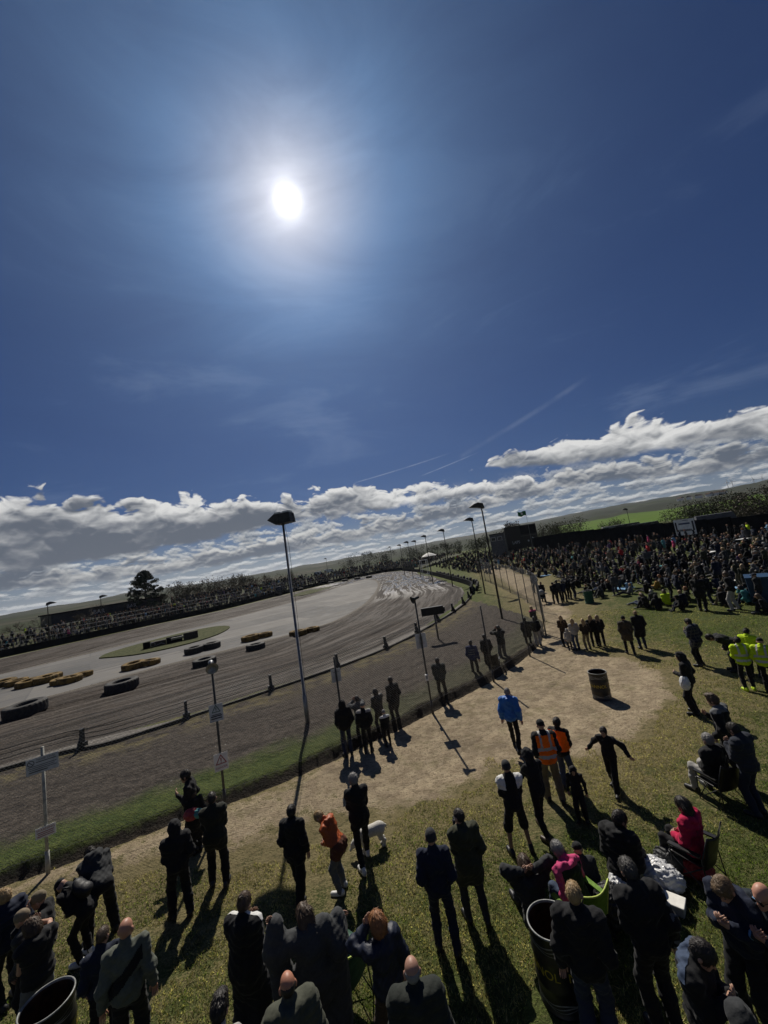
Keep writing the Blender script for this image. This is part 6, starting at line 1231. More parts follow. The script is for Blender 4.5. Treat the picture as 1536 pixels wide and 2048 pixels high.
def lump(name, label, cat, pos, r, rz, mat, seed=0, fold=0.03, color=None, knot=False, group=None):
    """a soft sack or bag, creased"""
    F = Field((-r[0] * 1.6, -r[1] * 1.6, -0.05), (r[0] * 1.6, r[1] * 1.6, r[2] * 2.6 + .1), max(r) / 16, 0.06); F.ell((0, 0, r[2] * .9), r); F.ell((r[0] * .45, r[1] * .2, r[2] * .7), (r[0] * .6, r[1] * .7, r[2] * .7))
    if knot: F.cap((-r[0] * .6, 0, r[2] * 1.2), (-r[0] * 1.05, 0.03, r[2] * 1.9), 0.06, 0.10)
    ph = np.random.default_rng(seed).random(4) * 6
    F.apply(lambda D, X, Y, Z: np.maximum(D - fold * (np.abs(np.sin(X * 19 + Y * 14 + ph[0] + 2.2 * np.sin(Z * 13 + ph[2]) + 1.5 * np.sin(Y * 23))) - .5 + .9 * (np.abs(np.sin(Y * 29 + Z * 31 - X * 17 + ph[1] + 2.0 * np.sin(X * 21 + ph[3]))) - .5) + .5 * (np.abs(np.sin(X * 61 - Z * 47 + 2 * np.sin(Y * 37 + ph[1]))) - .5)), -Z))
    V, Q_ = F.mesh(); me = bpy.data.meshes.new(name); fast_mesh(me, V, Q_); me.materials.append(M[mat]); e = link(name, me, None, color); e.location = pos; e.rotation_euler = (0, 0, rz); return tag(e, label, cat, group)
def build_lawn_things():
    drum(gp(1205, 1396), 'black oil drum with silver waves and yellow lettering alone on the sand', 0.5)
    g = gp(1100, 1838, over=0.92); drum(g, 'black oil drum beside the fair-haired man in the foreground', -0.1)
    g = gp(94, 2000, over=0.92); drum(g, 'rusty-mouthed oil drum in the bottom left corner', 0.4)
    drum(gp(1180, 1206), 'dark green banded drum on the far lawn', 0.0, 'bottle_green', False)
    g = gp(1526, 1204); o = thing('wheelie_bin', 'tall blue bin at the right edge of the lawn', 'bin', on(g), -0.7); o.scale = (1.5, 1.5, 1.3)
    mb = MB(); mb.box((0, 0, 0.5), (0.52, 0.56, 0.95), taper=1.12); mb.build('body', M['bin'], o); mb = MB(); mb.box((0, 0, 1.0), (0.62, 0.68, 0.05), 0, 0.06); mb.build('lid', M['bin'], o)
    for x in (-.22, .22): mb = MB(); mb.lathe([(0, -.03), (.1, -.03), (.1, .03), (0, .03)], 14, (x, .3, .1), ry(PI / 2)); mb.build('wheel', M['rubber'], o)
    for (o, g, y), lab, fab, ed in ((SEAT1, 'lime green camp chair under the pink-sleeved woman', 'lime', 'lime_edge'), (SEAT2, 'black camp chair under the woman in crimson', 'black', None), (SEAT3, 'dark camp chair under the man in pale grey trousers', 'black', None)): camp_chair(g, y, lab, fab, ed)
    camp_chair(gp(694, 2010), 0.9, 'bottle green camp chair with pale piping at the bottom edge', 'bottle_green', 'lime_edge'); camp_chair(gp(990, 1342), -0.3, 'dark camp chair at the edge of the sand by the photographers', 'black', None, 0.95)
    lump('carrier_bag', 'large crumpled white plastic bag on the grass by the crimson jacket', 'plastic bag', gp(1318, 1768), (0.36, 0.22, 0.20), -0.9, 'bag', 3, 0.028, None, True)
    lump('carrier_bag', 'small white plastic bag tucked behind the man with the sleeve print', 'plastic bag', gp(1243, 1786), (0.20, 0.16, 0.15), 0.3, 'bag', 8, 0.024)
    lump('rucksack', 'black rucksack on the grass between the lime chair and the sleeve print', 'rucksack', gp(1228, 1850), (0.26, 0.20, 0.30), 0.4, 'shell', 5, 0.02, (0.014, 0.014, 0.015))
    lump('rucksack', 'dark grey bag lying beside the crimson jacket', 'rucksack', gp(1345, 1742), (0.24, 0.17, 0.20), -0.6, 'shell', 6, 0.018, (0.03, 0.032, 0.034)); lump('cool_bag', 'dark red cool bag in the shade under the crimson jacket', 'bag', gp(1392, 1752), (0.26, 0.18, 0.16), -0.6, 'shell', 9, 0.018, (0.22, 0.015, 0.02))
    g = gp(1345, 1818); o = thing('food_box', 'white lidded food tray standing on the grass', 'box', on(g), -0.75); mb = MB(); mb.box((0, 0, 0.07), (0.34, 0.21, 0.14), taper=1.08); b = mb.build('tray', M['box_side'], o); mb = MB(); mb.box((0, 0, 0.152), (0.385, 0.245, 0.022)); mb.build('lid', M['foam'], o)
    for nm in (o,):
        for ch in nm.children:
            bv = ch.modifiers.new('bevel', 'BEVEL'); bv.width = 0.018; bv.segments = 3
    # white dog beside the striding man
    J0 = gp(748, 1698); F = Field((-0.75, -0.3, -0.02), (0.55, 0.3, 0.85), 0.018, 0.06)
    F.ell((0.02, 0, 0.50), (0.30, 0.145, 0.155)); F.ell((0.22, 0, 0.50), (0.19, 0.15, 0.165)); F.ell((-0.24, 0, 0.47), (0.18, 0.14, 0.18)); F.cap((-0.34, 0, 0.52), (-0.50, 0, 0.40), 0.10, 0.08); F.ell((-0.54, 0, 0.34), (0.11, 0.075, 0.085)); F.cap((-0.58, 0, 0.31), (-0.67, 0, 0.22), 0.055, 0.038)
    for y in (-0.07, 0.07): F.cap((-0.27, y, 0.42), (-0.28, y, 0.22), 0.06, 0.04); F.cap((-0.28, y, 0.22), (-0.27, y, 0.05), 0.04, 0.034); F.cap((-0.27, y, 0.03), (-0.32, y, 0.03), 0.034, 0.03); F.cap((0.27, y, 0.45), (0.22, y, 0.27), 0.09, 0.055); F.cap((0.22, y, 0.27), (0.34, y, 0.17), 0.05, 0.036); F.cap((0.34, y, 0.17), (0.31, y, 0.04), 0.036, 0.033); F.cap((0.31, y, 0.03), (0.25, y, 0.03), 0.034, 0.03); F.cap((-0.50, y * .9, 0.40), (-0.53, y * 1.35, 0.29), 0.03, 0.02)
    F.cap((0.36, 0, 0.54), (0.44, 0.03, 0.48), 0.035, 0.02); F.cap((0.44, 0.03, 0.48), (0.47, 0.04, 0.36), 0.02, 0.012)
    V, Q_ = F.mesh(); me = bpy.data.meshes.new('dog'); fast_mesh(me, V, Q_); me.materials.append(M['dog']); me.polygons.foreach_set('use_smooth', np.ones(len(me.polygons), bool)); d = link('dog', me); d.location = (J0.x, J0.y, 0); d.rotation_euler = (0, 0, 0.35); d.scale = (0.74,) * 3; tag(d, 'white dog nosing the grass behind the man in white trainers', 'dog')
    mb = MB(); mb.lathe([(0.095, -.015), (0.102, -.015), (0.102, .015), (0.095, .015), (0.095, -.015)], 20, (-0.43, 0, 0.455), ry(-0.9)); mb.build('collar', M['red'], d, True)
    # bag with red and teal panels
    g = gp(395, 1700); lump('shoulder_bag', 'red and teal bag carried by the woman in the long dark coat', 'bag', (g.x + .05, g.y - .22, 0.80), (0.16, 0.11, 0.13), 0.3, 'shell', 12, 0.012, (0.35, 0.05, 0.06)); lump('pouch', 'small teal pouch beside the red bag', 'bag', (g.x + .22, g.y - .22, 0.82), (0.10, 0.08, 0.10), 0.3, 'shell', 13, 0.01, (0.08, 0.30, 0.30))
    g = gp(1394, 1428); lump('tote_bag', 'white bag under the arm of the black-hooded person', 'bag', (g.x - .22, g.y - .12, 0.86), (0.15, 0.12, 0.21), 0.5, 'bag', 14, 0.012)
    # pushchair
    g = gp(1087, 1208); o = thing('pushchair', 'dark pushchair on the path with a pale hood', 'pushchair', on(g), -0.4)
    for sx in (-.24, .24):
        mb = MB(); mb.tube([(sx, -.45, .12), (sx, .25, .60), (sx, .55, 1.0)], .015, 6); mb.tube([(sx, .35, .12), (sx, -.05, .55)], .015, 6); mb.build('side_frame', M['dark_steel'], o, True)
        for y in (-.45, .35): mb = MB(); mb.lathe([(0, -.025), (.12, -.025), (.12, .025), (0, .025)], 16, (sx, y, .12), ry(PI / 2)); mb.build('wheel', M['rubber'], o)
    mb = MB(); mb.box((0, -.05, .50), (.42, .45, .08)); mb.box((0, .18, .72), (.42, .08, .45), 0, -.4); mb.build('seat', M['black'], o); mb = MB(); mb.lathe([(0.0, .30), (.12, .27), (.21, .18), (.24, 0)], 20, (0, .06, .88), rx(.5)); mb.build('hood', M['box_side'], o, True); mb = MB(); mb.tube([(-.24, .55, 1.0), (.24, .55, 1.0)], .016, 6); mb.build('handle', M['black'], o)
    # rugs and bags among the picnickers
    rugs = [(1245, 1178, 'sky'), (1340, 1062 + 70, 'teal'), (1200, 1118, 'teal'), (1205, 1108, 'red'), (1456, 1178, 'sky'), (1240, 1154, 'stone'), (1090, 1152, 'sky'), (1410, 1105, 'green'), (1500, 1128, 'mustard'), (1330, 1098, 'pink'), (1430, 1118, 'white'), (1480, 1160, 'white')]
    for i, (px, py, c) in enumerate(rugs):
        g = gp(px, py); mb = MB(); nx = 9; V = []; w, h = RNG.uniform(.5, .75), RNG.uniform(.4, .6)
        for t in (0.035, 0.0):
            V += [((a - 4) / 4 * w, (b - 4) / 4 * h, t + 0.03 * fbm(np.array([a * .7 + i]), np.array([b * .7]), 5)[0] * (1 if t else .2)) for b in range(nx) for a in range(nx)]
        F = [(b * nx + a, b * nx + a + 1, (b + 1) * nx + a + 1, (b + 1) * nx + a) for b in range(nx - 1) for a in range(nx - 1)]; mb.add(V, F + [tuple(81 + k for k in f[::-1]) for f in F]); e = mb.build('picnic_blanket', M['blanket'], None, True, col(c)); e.location = (g.x, g.y, g.z + 0.03); e.rotation_euler = (0, 0, RNG.uniform(0, 3)); tag(e, f"{ {'sky': 'pale blue', 'stone': 'off-white'}.get(c, c)} picnic rug spread on the crowded lawn", 'blanket', f'{c} picnic rugs')
    for px, py in ((1425, 1120), (1490, 1092)):
        g = gp(px, py); o = thing('folding_table', 'white folding table among the picnickers', 'table', on(g), RNG.uniform(-.5, .5), 'folding tables on the lawn'); mb = MB(); mb.box((0, 0, .66), (1.1, .6, .035)); mb.build('table_top', M['white'], o)
        for x in (-.48, .48): mb = MB(); mb.tube([(x, -.25, 0), (x * .9, .25, .64)], .014, 6); mb.tube([(x, .25, 0), (x * .9, -.25, .64)], .014, 6); mb.build('leg', M['steel'], o)
    # pale event tent roof and the scaffold tower by the bend
    g = gp(851, 1149); o = thing('scaffold_tower', 'white scaffold tower standing by the bend', 'tower', (g.x * .8, g.y * .8, 0), .2); H = height_at(846, 1120, Vector((g.x * .8, g.y * .8, 0)))
    for x in (-.7, .7):
        for y in (-.6, .6): mb = MB(); mb.tube([(x, y, 0), (x, y, H)], .05, 6); mb.build('upright', M['white'], o)
    for z in np.linspace(.4, H, 5):
        mb = MB(); mb.tube([(-.7, -.6, z), (.7, -.6, z), (.7, .6, z), (-.7, .6, z), (-.7, -.6, z)], .04, 6); mb.build('ledger', M['white'], o)
    mb = MB(); mb.box((0, 0, H - 1.0), (1.3, 1.1, .05)); mb.build('deck', M['timber'], o)
    q = far(857, 1106, 78); o = thing('parasol', 'pale parasol over the crowd by the bend', 'parasol', (q.x, q.y, 0)); mb = MB(); mb.lathe([(0.02, q.z + .1), (.5, q.z - .05), (1.1, q.z - .32), (1.55, q.z - .62), (1.5, q.z - .62), (0.02, q.z)], 8); mb.build('canopy', M['foam'], o); mb = MB(); mb.tube([(0, 0, 0), (0, 0, q.z)], .03, 6); mb.build('pole', M['steel'], o)
M['bin'] = mat_plain('blue_bin_plastic', (0.012, 0.05, 0.11), 0.45, 0, 0.2, 4)

# ------------------------------------------------------------------ buildings, wall, vehicles behind it, trees
def build_structures():
    # commentary tower and scoreboard
    q = far(996, 1068, 96); az = -math.atan2(q.x, q.y); H = q.z; o = thing('commentary_box', 'grey two-storey commentary box at the left of the scoreboard', 'building', (q.x, q.y, 0), az - .25)
    mb = MB(); mb.box((0, 0, H / 2), (3.4, 3.2, H)); mb.build('wall', M['corrugated'], o); mb = MB(); mb.box((0, 0, H + .08), (3.7, 3.5, .16)); mb.build('roof', M['dark_clad'], o)
    for x in (-.9, .6): mb = MB(); mb.box((x, -1.62, H - 1.1), (1.1, .05, .9)); f = mb.build('window', M['white'], o); mb = MB(); mb.box((x, -1.65, H - 1.1), (.96, .04, .76)); mb.build('pane', M['glass'], f)
    mb = MB(); mb.box((.7, -1.62, 1.05), (.95, .06, 2.1)); mb.build('door', M['dark_steel'], o); mb = MB(); mb.box((-.8, -1.62, 1.5), (1.0, .05, 1.0)); mb.build('window', M['glass'], o)
    a, b = far(1008, 1056, 92), far(1069, 1046, 96); w = (b - a).xy.length; c = (a + b) / 2; H = c.z; o = thing('scoreboard', 'black scoreboard on posts with white lap panels', 'scoreboard', (c.x, c.y, 0), math.atan2((b - a).y, (b - a).x)); zb = height_at(1040, 1098, Vector((c.x, c.y, 0))); 
    mb = MB(); mb.box((0, 0, (H + zb) / 2), (w, .4, H - zb)); mb.build('panel', M['black'], o); mb = MB(); mb.box((w * .22, -.23, (H + zb) / 2 + (H - zb) * .28), (w * .5, .05, (H - zb) * .36)); mb.build('upper_panel', M['dark_clad'], o)
    mb = MB(); mb.box((0, -.23, zb + .1), (w, .06, .14)); mb.box((w * .22, -.24, zb + (H - zb) * .53), (w * .52, .06, .1)); mb.build('rail', M['post'], o)
    mb = MB(); text_into(mb, 'LAPS', .9, lambda V: np.stack([V[:, 0] - w * .22, np.full(len(V), -.235), V[:, 1] + zb + (H - zb) * .3], 1)); mb.build('lettering', M['grey_board'], o); mb = MB(); mb.box((w * .18, -.235, zb + (H - zb) * .3), (.35, .03, .35)); mb.box((w * .36, -.235, zb + (H - zb) * .38), (.9, .03, .2), 0, 0, .5); mb.build('lit_digit', M['grey_board'], o)
    for x in (-.45, -.1, .3, .48): mb = MB(); mb.tube([(w * x, 0, 0), (w * x, 0, zb + .2)], .10, 6); mb.build('post', M['post'], o)
    f = far(1052, 1028, 94); o = thing('flagpole', 'thin flagpole flying a green flag above the scoreboard', 'flag', (f.x, f.y, 0), -math.atan2(f.x, f.y)); H = height_at(1057, 1020, Vector((f.x, f.y, 0))); mb = MB(); mb.tube([(0, 0, 0), (0, 0, H)], [.05, .03], 6); mb.build('pole', M['steel'], o)
    nx, ny = 16, 8; V = [(-1.75 * i / 15, .12 * math.sin(i * .8), H - .1 - 1.05 * j / 7 + .1 * math.sin(i * .5)) for j in range(ny) for i in range(nx)]; V += [(x, y + .012, z) for x, y, z in V]; F = [(j * nx + i, j * nx + i + 1, (j + 1) * nx + i + 1, (j + 1) * nx + i) for j in range(ny - 1) for i in range(nx - 1)]; mb = MB(); mb.add(V, F + [tuple(k + 128 for k in g[::-1]) for g in F]); fl = mb.build('flag_cloth', M['green_flag'], o, True); mb = MB(); mb.lathe([(0, -.01), (.26, -.01), (.26, .01), (0, .01)], 6, (-.88, -.16, H - .58), rx(PI / 2)); mb.build('emblem', M['white'], fl)
    # long dark wall behind the lawn
    def on_line(px, py, A=(30.5, 83.0), B=(41.5, 36.0)):
        d = sight(px, py); ex, ey = B[0] - A[0], B[1] - A[1]; t = (A[0] * ey - A[1] * ex) / (d.x * ey - d.y * ex); return far(px, py, t * math.hypot(d.x, d.y))
    pts = [on_line(*p) for p in ((1066, 1076), (1136, 1064), (1250, 1053), (1370, 1042), (1460, 1035), (1560, 1026), (1660, 1014))]
    o = thing('perimeter_wall', 'long dark close-boarded wall behind the crowded lawn', 'wall')
    for a, b in zip(pts[:-1], pts[1:]):
        L = (b - a).xy.length; n = max(int(L / 2.6), 1)
        for k in range(n):
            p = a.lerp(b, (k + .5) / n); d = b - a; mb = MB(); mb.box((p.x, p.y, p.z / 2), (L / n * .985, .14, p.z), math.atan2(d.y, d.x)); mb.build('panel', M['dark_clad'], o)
    c = on_line(1370, 1050); c = c * 0.996; d = pts[4] - pts[3]; o = thing('banner', 'white printed banner hung on the dark wall', 'banner', (c.x, c.y, 0), math.atan2(d.y, d.x)); zt, zb = height_at(1370, 1038, c), height_at(1372, 1070, c); mb = MB(); mb.box((0, -.1, (zt + zb) / 2), (2.7, .03, zt - zb)); mb.build('sheet', M['white'], o)
    zc = (zt + zb) / 2; h = zt - zb
    for x, z, w, t, m in ((0, h * .22, 1.5, .2, 'denimprint'), (0, -h * .2, 1.7, .28, 'silver'), (0, -h * .2, 1.2, .08, 'ink'), (-1.12, 0, .22, h * .7, 'ink'), (1.12, 0.1, .22, h * .6, 'ink'), (0.2, h * .42, .8, .07, 'ink')): mb = MB(); mb.box((x, -.118 - (.004 if m == 'ink' else 0), zc + z), (w, .006, t)); mb.build('print', M[m], o)
    # parked vehicles behind the wall
    for px, py, dist, lab, m in ((1235, 1050, 84, 'pale van roof behind the wall, left of the others', 'box_side'), (1262, 1046, 82, 'dark car roof behind the wall', 'car'), (1298, 1044, 78, 'dark van roof behind the wall near the white spar', 'car'), (1440, 1026, 66, 'grey lorry roof behind the wall by the scrub', 'corrugated')):
        q = far(px, py, dist); o = thing('parked_van', lab, 'van', (q.x, q.y, 0), -math.atan2(q.x, q.y) + .15); H = q.z; mb = MB(); mb.prism([(-2.6, .5), (2.6, .5), (2.6, H * .55), (1.7, H * .62), (1.1, H), (-2.6, H)], 1.9); mb.build('body', M[m], o); mb = MB(); mb.box((-.6, -.97, H * .78), (2.8, .04, H * .22)); mb.build('window', M['glass'], o)
        for x in (-1.7, 1.6): mb = MB(); mb.lathe([(0, -.1), (.36, -.1), (.36, .1), (0, .1)], 16, (x, -.92, .36), rx(PI / 2)); mb.build('wheel', M['rubber'], o)
    # long building on the far terraces
    a, b = far(92, 1252, 108), far(312, 1204, 116); d = (b - a); L = d.xy.length; c = (a + b) / 2; c.z = 0
    zt = height_at(200, 1214, c); o = thing('clubhouse', 'long low dark clubhouse on the far terrace with white lettering', 'building', (c.x, c.y, 0), math.atan2(d.y, d.x)); mb = MB(); mb.box((0, 0, zt / 2), (L, 6, zt)); mb.build('wall', M['corrugated2'], o); mb = MB(); mb.prism([(-L / 2 - .3, zt), (L / 2 + .3, zt), (L / 2 + .3, zt + .25), (-L / 2 - .3, zt + .25)], 6.6); mb.build('roof', M['dark_clad'], o)
    for x, t in ((-L * .12, 'BAR'), (L * .18, 'BAR')): mb = MB(); text_into(mb, t, 1.2, lambda V: np.stack([V[:, 0] + x, np.full(len(V), -3.03), V[:, 1] + zt - .9], 1)); mb.build('lettering', M['grey_board'], o)
    for k in range(9): x = L * (-.05 + .055 * k); mb = MB(); mb.box((x, -3.02, zt - 2.3), (L * .04, .05, .8)); mb.build('window', M['box_side'], o)
    # far white vans beyond the end of the oval
    for px, py, lab in ((636, 1143, 'bright white van far beyond the oval, left one'), (657, 1138, 'small bright white van far beyond the oval, right one')):
        q = far(px, py, 205); z = q.z; o = thing('parked_van', lab, 'van', (q.x, q.y, z - 2.2), 0.2); mb = MB(); mb.prism([(-2.2, .4), (2.2, .4), (2.2, 1.2), (1.4, 2.2), (-2.2, 2.2)], 1.9); mb.build('body', M['white'], o); mb = MB(); mb.box((1.7, -.97, 1.6), (.7, .04, .4)); mb.build('window', M['glass'], o)
    # wind turbines on the skyline
    for px, py, h in ((1456, 964, 60), (1466, 963, 60), (1509, 958, 60), (1526, 955, 60)):
        q = far(px, py, 2450); b = far(px + 2, py + 17, 2450); o = thing('wind_turbine', 'tiny white wind turbine on the right skyline', 'wind turbine', (b.x, b.y, b.z), -math.atan2(q.x, q.y), 'wind turbines on the skyline'); H = q.z - b.z; mb = MB(); mb.tube([(0, 0, 0), (0, 0, H)], [1.6, .9], 8); mb.build('mast', M['white'], o); mb = MB(); a0 = RNG.uniform(0, 2)
        for k in range(3): w = a0 + k * 2 * PI / 3; mb.tube([(0, -2, H), (H * .5 * math.sin(w), -2, H + H * .5 * math.cos(w))], [1.1, .3], 5)
        mb.build('rotor', M['white'], o)
    # village houses on the far hillside
    for px, py in ((1362, 1003), (1398, 994), (1432, 989), (1446, 987), (1420, 996), (1380, 1001)):
        q = far(px, py, 1150); o = thing('house', 'tiny pale house on the far hillside', 'house', (q.x, q.y, hill_z(q.x, q.y)), RNG.uniform(0, 3), 'houses on the far hillside'); mb = MB(); mb.box((0, 0, 3), (13, 8, 6)); mb.build('wall', M['white'], o); mb = MB(); mb.prism([(-5, 6), (5, 6), (0, 9.5)], 14, Matrix.Rotation(PI / 2, 4, 'Z')); mb.build('roof', M['rust'], o)

def leaf_cards(C, size, n, seed, flat=0.0):
    """n small leaf-clump faces round the centres C (k,4: xyz radius), as one vertex/face pair"""
    g = np.random.default_rng(seed); i = g.integers(0, len(C), n); d = g.normal(size=(n, 3)); d /= np.linalg.norm(d, axis=1)[:, None]; r = g.random(n) ** 0.45
    P = C[i, :3] + d * (C[i, 3] * r)[:, None] * np.array((1, 1, 1 - flat)); a = g.normal(size=(n, 3)); a /= np.linalg.norm(a, axis=1)[:, None]; b = np.cross(a, g.normal(size=(n, 3))); b /= np.linalg.norm(b, axis=1)[:, None]
    s = size * g.uniform(.5, 1.4, n)[:, None]; V = np.stack([P - a * s, P + b * s * .6, P + a * s, P - b * s * .6], 1).reshape(-1, 3); return V, np.arange(4 * n).reshape(-1, 4)
def leafy(name, label, cat, p, top, width, mat, seed, n=2600, clumps=26, size=None, group=None, trunkless=False):
    g = np.random.default_rng(seed); H = top; o = thing(name, label, cat, p, g.uniform(0, 6), group)
    base = 0.12 if trunkless else 0.28; C = []
    for _ in range(clumps):
        z = g.uniform(base, .93) * H; k = math.sin(PI * min(max((z / H - base + .12) / (1.06 - base + .12), 0), 1)) ** .7; a = g.uniform(0, 2 * PI); rr = width / 2 * k * g.uniform(.1, .8); C.append((rr * math.cos(a), rr * math.sin(a), z, width * g.uniform(.09, .19)))
    C = np.array(C); V, F = leaf_cards(C, size or H * .022, n, seed); me = bpy.data.meshes.new('crown'); fast_mesh(me, V, F); me.materials.append(M[mat]); link('crown', me, o)
    mb = MB(); mb.tube([(0, 0, -.2), (.02 * H, 0, H * .35), (0, .02 * H, H * .8)], [H * .028, H * .02, H * .006], 7)
    for c in C[::3]: mb.tube([(0, 0, max(c[2] * .55, .2)), tuple(c[:3])], [H * .010, H * .003], 5)
    mb.build('trunk', M['bark'], o, True); return o
def bare(name, label, p, H, W, seed, group=None):
    g = np.random.default_rng(seed); o = thing(name, label, 'tree', p, 0, group); mb = MB(); tw = MB()
    def grow(a, d, L, r, lv):
        b = a + d * L; (mb if lv < 3 else tw).tube([a, (a + b) / 2 + g.normal(size=3) * L * .04, b], [r, r * .85, r * .65], 5 if lv < 3 else 3, False)
        if lv >= 6: return
        for _ in range(3 if lv < 4 else 2 + (g.random() < .5)):
            n_ = d + g.normal(size=3) * (.55 if lv else .5) * np.array((W / H * 1.3, W / H * 1.3, .6)); n_[2] += .12; n_ /= np.linalg.norm(n_); grow(a + d * L * g.uniform(.6, 1), n_, L * g.uniform(.62, .85), r * .62, lv + 1)
    grow(np.zeros(3), np.array((0, 0, 1.0)), H * .27, H * .022, 0); mb.build('trunk', M['bark'], o, True); tw.build('crown', M['twig'], o); return o
def build_trees():
    # dark conifer
    q = far(287, 1141, 112); p = (q.x, q.y, 0.5); H = q.z - .5; o = thing('conifer', 'tall dark conifer behind the far terraces', 'tree', p); g = np.random.default_rng(4); C = []
    W = H * .95
    for k in range(240):
        t = g.random() ** .8; z = H * (.06 + .92 * t); R = W / 2 * min(1.0, (1 - t) ** .55) * g.uniform(.35, 1.08); a = g.uniform(0, 2 * PI); C.append((R * math.cos(a), R * math.sin(a), z, H * g.uniform(.03, .065)))
    V, F = leaf_cards(np.array(C), H * .012, 22000, 5, .35); me = bpy.data.meshes.new('crown'); fast_mesh(me, V, F); me.materials.append(M['conifer']); link('crown', me, o); mb = MB(); mb.tube([(0, 0, -.5), (0, 0, H * .96)], [H * .03, H * .004], 8)
    for c in C[::2]: mb.tube([(0, 0, c[2] * .95), c[:3]], [H * .007, H * .002], 4)
    mb.build('trunk', M['bark'], o, True)
    for i, (px, py, d, w, lab) in enumerate(((72, 1216, 104, 1.0, 'small bare tree left of the dark clubhouse'), (152, 1188, 104, 1.1, 'bare spreading tree behind the left end of the clubhouse'), (184, 1189, 108, 1.0, 'bare tree behind the middle of the clubhouse'), (252, 1176, 106, 1.0, 'bare tree touching the left of the dark conifer'), (328, 1164, 112, .9, 'bare tree touching the right of the dark conifer'), (36, 1228, 110, .9, 'low bare tree at the far left'))):
        q = far(px, py, d); bare('bare_tree', lab, (q.x, q.y, 0), q.z, q.z * w, 20 + i)
    for i, (px, py, w) in enumerate(((352, 1166, 1.4), (372, 1166, 1.3), (393, 1162, 1.5), (415, 1158, 1.4), (438, 1158, 1.5), (462, 1152, 1.5), (484, 1147, 1.4), (506, 1152, 1.5), (530, 1152, 1.4), (556, 1148, 1.4), (580, 1144, 1.4))):
        q = far(px, py, 150); leafy('hedgerow_tree', 'brownish tree in the row right of the dark conifer', 'tree', (q.x, q.y, -.3), q.z + .3, (q.z) * w, 'twig', 40 + i, 2200, 26, None, 'hedgerow trees behind the far terraces', True)
    for i, (px, py, d, w) in enumerate(((700, 1112, 260, 2.2), (735, 1106, 250, 2.0), (770, 1100, 240, 1.8), (812, 1096, 225, 1.7), (835, 1092, 215, 1.6), (862, 1090, 205, 1.6), (890, 1085, 190, 1.5), (916, 1082, 175, 1.4), (942, 1077, 165, 1.4), (966, 1072, 150, 1.3))):
        q = far(px, py, d); z = hill_z(q.x, q.y); leafy('hedgerow_tree', 'dark green tree in the belt beyond the end of the oval', 'tree', (q.x, q.y, z - .5), max(q.z - z, 3) + .5, max(q.z - z, 4) * w, 'hedge', 60 + i, 2200, 24, None, 'tree belt beyond the oval', True)
    for i, (px, py, d, w, lab, m) in enumerate(((1022, 1046, 116, 1.3, 'half-bare tree rising behind the scoreboard', 'twig'), (1082, 1052, 122, 1.3, 'olive tree right of the scoreboard', 'bush'), (1106, 1046, 128, 1.2, 'olive tree between the flag and the green field', 'bush'), (1138, 1037, 124, 1.4, 'broad olive tree at the left edge of the green field', 'bush'), (1222, 1040, 122, 1.5, 'small bush standing in front of the green field', 'twig'), (1350, 1016, 116, 2.0, 'dark rounded bush behind the wall above the banner', 'hedge'), (1388, 1012, 118, 1.8, 'dark bush right of the banner', 'hedge'), (1418, 1000, 122, 1.5, 'tall olive bush at the right of the green field', 'bush'), (1450, 988, 120, 1.5, 'large olive bush on the scrub bank', 'bush'), (1484, 990, 116, 1.6, 'brown twiggy bush on the scrub bank', 'twig'), (1512, 978, 118, 1.5, 'large twiggy bush near the right edge', 'bush'), (1545, 970, 116, 1.6, 'bush cut by the right edge of the picture', 'twig'))):
        q = far(px, py, d); leafy('shrub' if i > 3 else 'tree', lab, 'bush' if i > 3 else 'tree', (q.x, q.y, -.2), q.z + .2, q.z * w, m, 80 + i, 4200, 34, q.z * .020, None, True)
M['denimprint'] = mat_plain('blue_print', (0.05, 0.07, 0.14), 0.6, 0, 0.1, 5); M['corrugated2'] = mat_plain('dark_blue_cladding', (0.03, 0.036, 0.048), 0.6, 0.1, 0.2, 1.0); M['rust'] if 'rust' in M else None
build_barrier(); build_fence(); build_signs(); build_lamps(); build_tyres(); build_lawn_things(); build_structures(); build_trees()

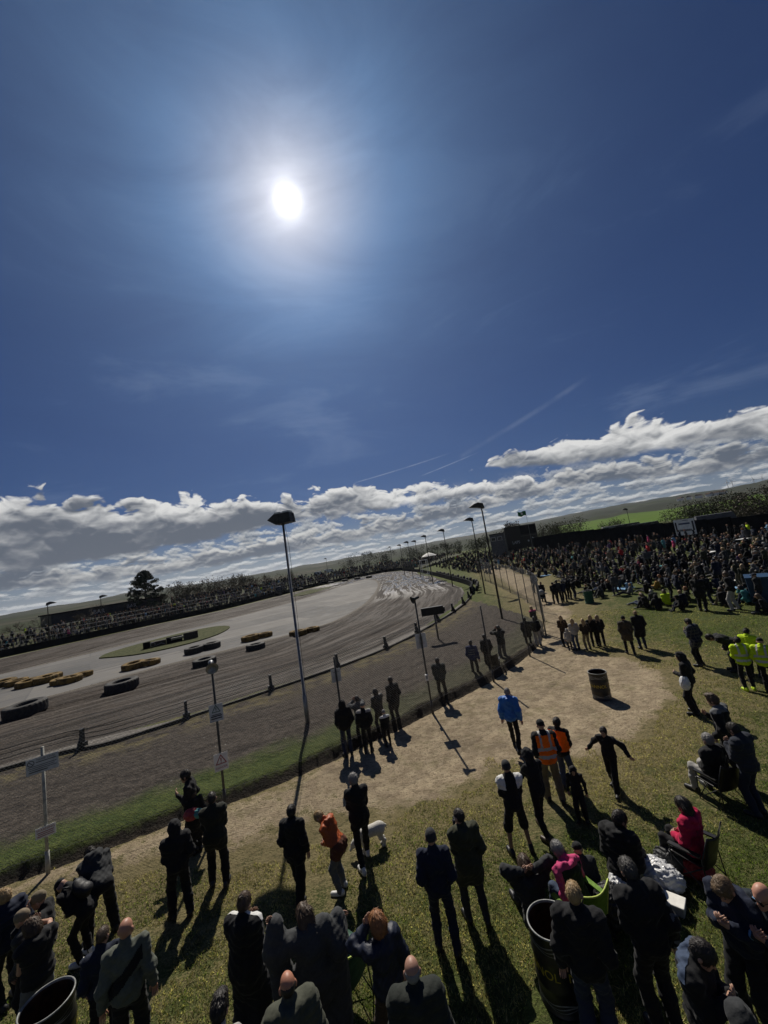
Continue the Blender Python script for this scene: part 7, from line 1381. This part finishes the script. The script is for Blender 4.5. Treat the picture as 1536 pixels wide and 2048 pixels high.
# ------------------------------------------------------------------ grass underfoot: short blades as one mass
def build_grass():
    n = 620000; g = np.random.default_rng(11); r = 3.2 + 26 * g.random(n) ** 1.4; a = np.radians(g.uniform(-62, 62, n)); x, y = r * np.sin(a), r * np.cos(a)
    ins = inside(x, y, SAND); d = poly_dist(x, y, SAND + SAND[:1]); e = np.where(ins, d, -d) / 1.6 + .5 + (fbm(x * 1.1, y * 1.1, 7) - .47) * 1.2
    bank = (~ins) & (x < 9) & (y > np.interp(x, [p[0] for p in FENCE[:9]], [p[1] for p in FENCE[:9]]) - .1)
    keep = (e < .40) & ~bank & (fbm(x * .9, y * .9, 15) > .30); x, y, e = x[keep], y[keep], e[keep]; n = len(x); h = g.uniform(.018, .062, n); w = g.uniform(.0035, .007, n) * (1 + np.hypot(x, y) * .05); t = g.uniform(0, 6.28, n); l = g.normal(0, .55, (n, 2)) * h[:, None]
    c, s = np.cos(t) * w, np.sin(t) * w; z0 = .03 * (fbm(x * .5, y * .5, 3) - .5) - .004; tt = np.clip((x - 5) / 27, 0, 1); z0 = z0 + 2.1 * tt * tt * (3 - 2 * tt)
    V = np.stack([np.stack([x - c, y - s, z0], 1), np.stack([x + c, y + s, z0], 1), np.stack([x + l[:, 0], y + l[:, 1], z0 + h], 1)], 1).reshape(-1, 3)
    k = fbm(x * .55 + 3, y * .55, 22) + .35 * (fbm(x * 4, y * 4, 61, 3) - .44) + g.normal(0, .16, n) + np.clip((e + 1.2) / 1.6, 0, 1) * .22; straw = np.clip((k - .44) / .22, 0, 1)[:, None]
    C = np.array((.085, .115, .024)) * (1 - straw) + np.array((.30, .24, .13)) * straw; C = C * (.45 + 1.5 * g.random((n, 1)) ** 1.6) * (.65 + .8 * np.clip((fbm(x * 7, y * 7, 51, 3) - .25) / .4, 0, 1))[:, None]; m, nn, b = material('grass_blades', .8, .2); at = nn.new('ShaderNodeAttribute', attribute_name='tone'); nn.put(b.inputs['Base Color'], at.outputs['Color']); tr = nn.new('ShaderNodeBsdfTranslucent'); nn.put(tr.inputs['Color'], nn.mix(1.0, at.outputs['Color'], (1.25, 1.45, 0.8), 'MULTIPLY')); mx = nn.new('ShaderNodeMixShader'); mx.inputs[0].default_value = 0.5; nn.l.new(b.outputs[0], mx.inputs[1]); nn.l.new(tr.outputs[0], mx.inputs[2]); nn.l.new(mx.outputs[0], [q for q in nn.n if q.type == 'OUTPUT_MATERIAL'][0].inputs[0])
    me = bpy.data.meshes.new('grass'); fast_mesh(me, V, np.arange(3 * n).reshape(-1, 3)); me.materials.append(m); color_attr(me, 'tone', np.repeat(np.concatenate([C, np.ones((n, 1))], 1), 3, 0)); tag(link('grass', me), 'short worn grass of the spectator lawn', kind='stuff')
build_grass()


# ------------------------------------------------------------------ the air: far things fade a little towards the light
def build_haze():
    m = bpy.data.materials.new('haze_air'); m.use_nodes = True; t = m.node_tree; t.nodes.clear(); n = NT(t); v = n.new('ShaderNodeVolumePrincipled'); o = n.new('ShaderNodeOutputMaterial'); t.links.new(v.outputs[0], o.inputs['Volume'])
    v.inputs['Color'].default_value = (0.86, 0.92, 1.0, 1); v.inputs['Density'].default_value = 0.00006; v.inputs['Anisotropy'].default_value = 0.55
    mb = MB(); mb.box((0, 0, 40.0), (19000, 19000, 180.0)); e = mb.build('haze', m); tag(e, 'thin pale haze over the whole place', kind='stuff'); e.display_type = 'BOUNDS'
build_haze()
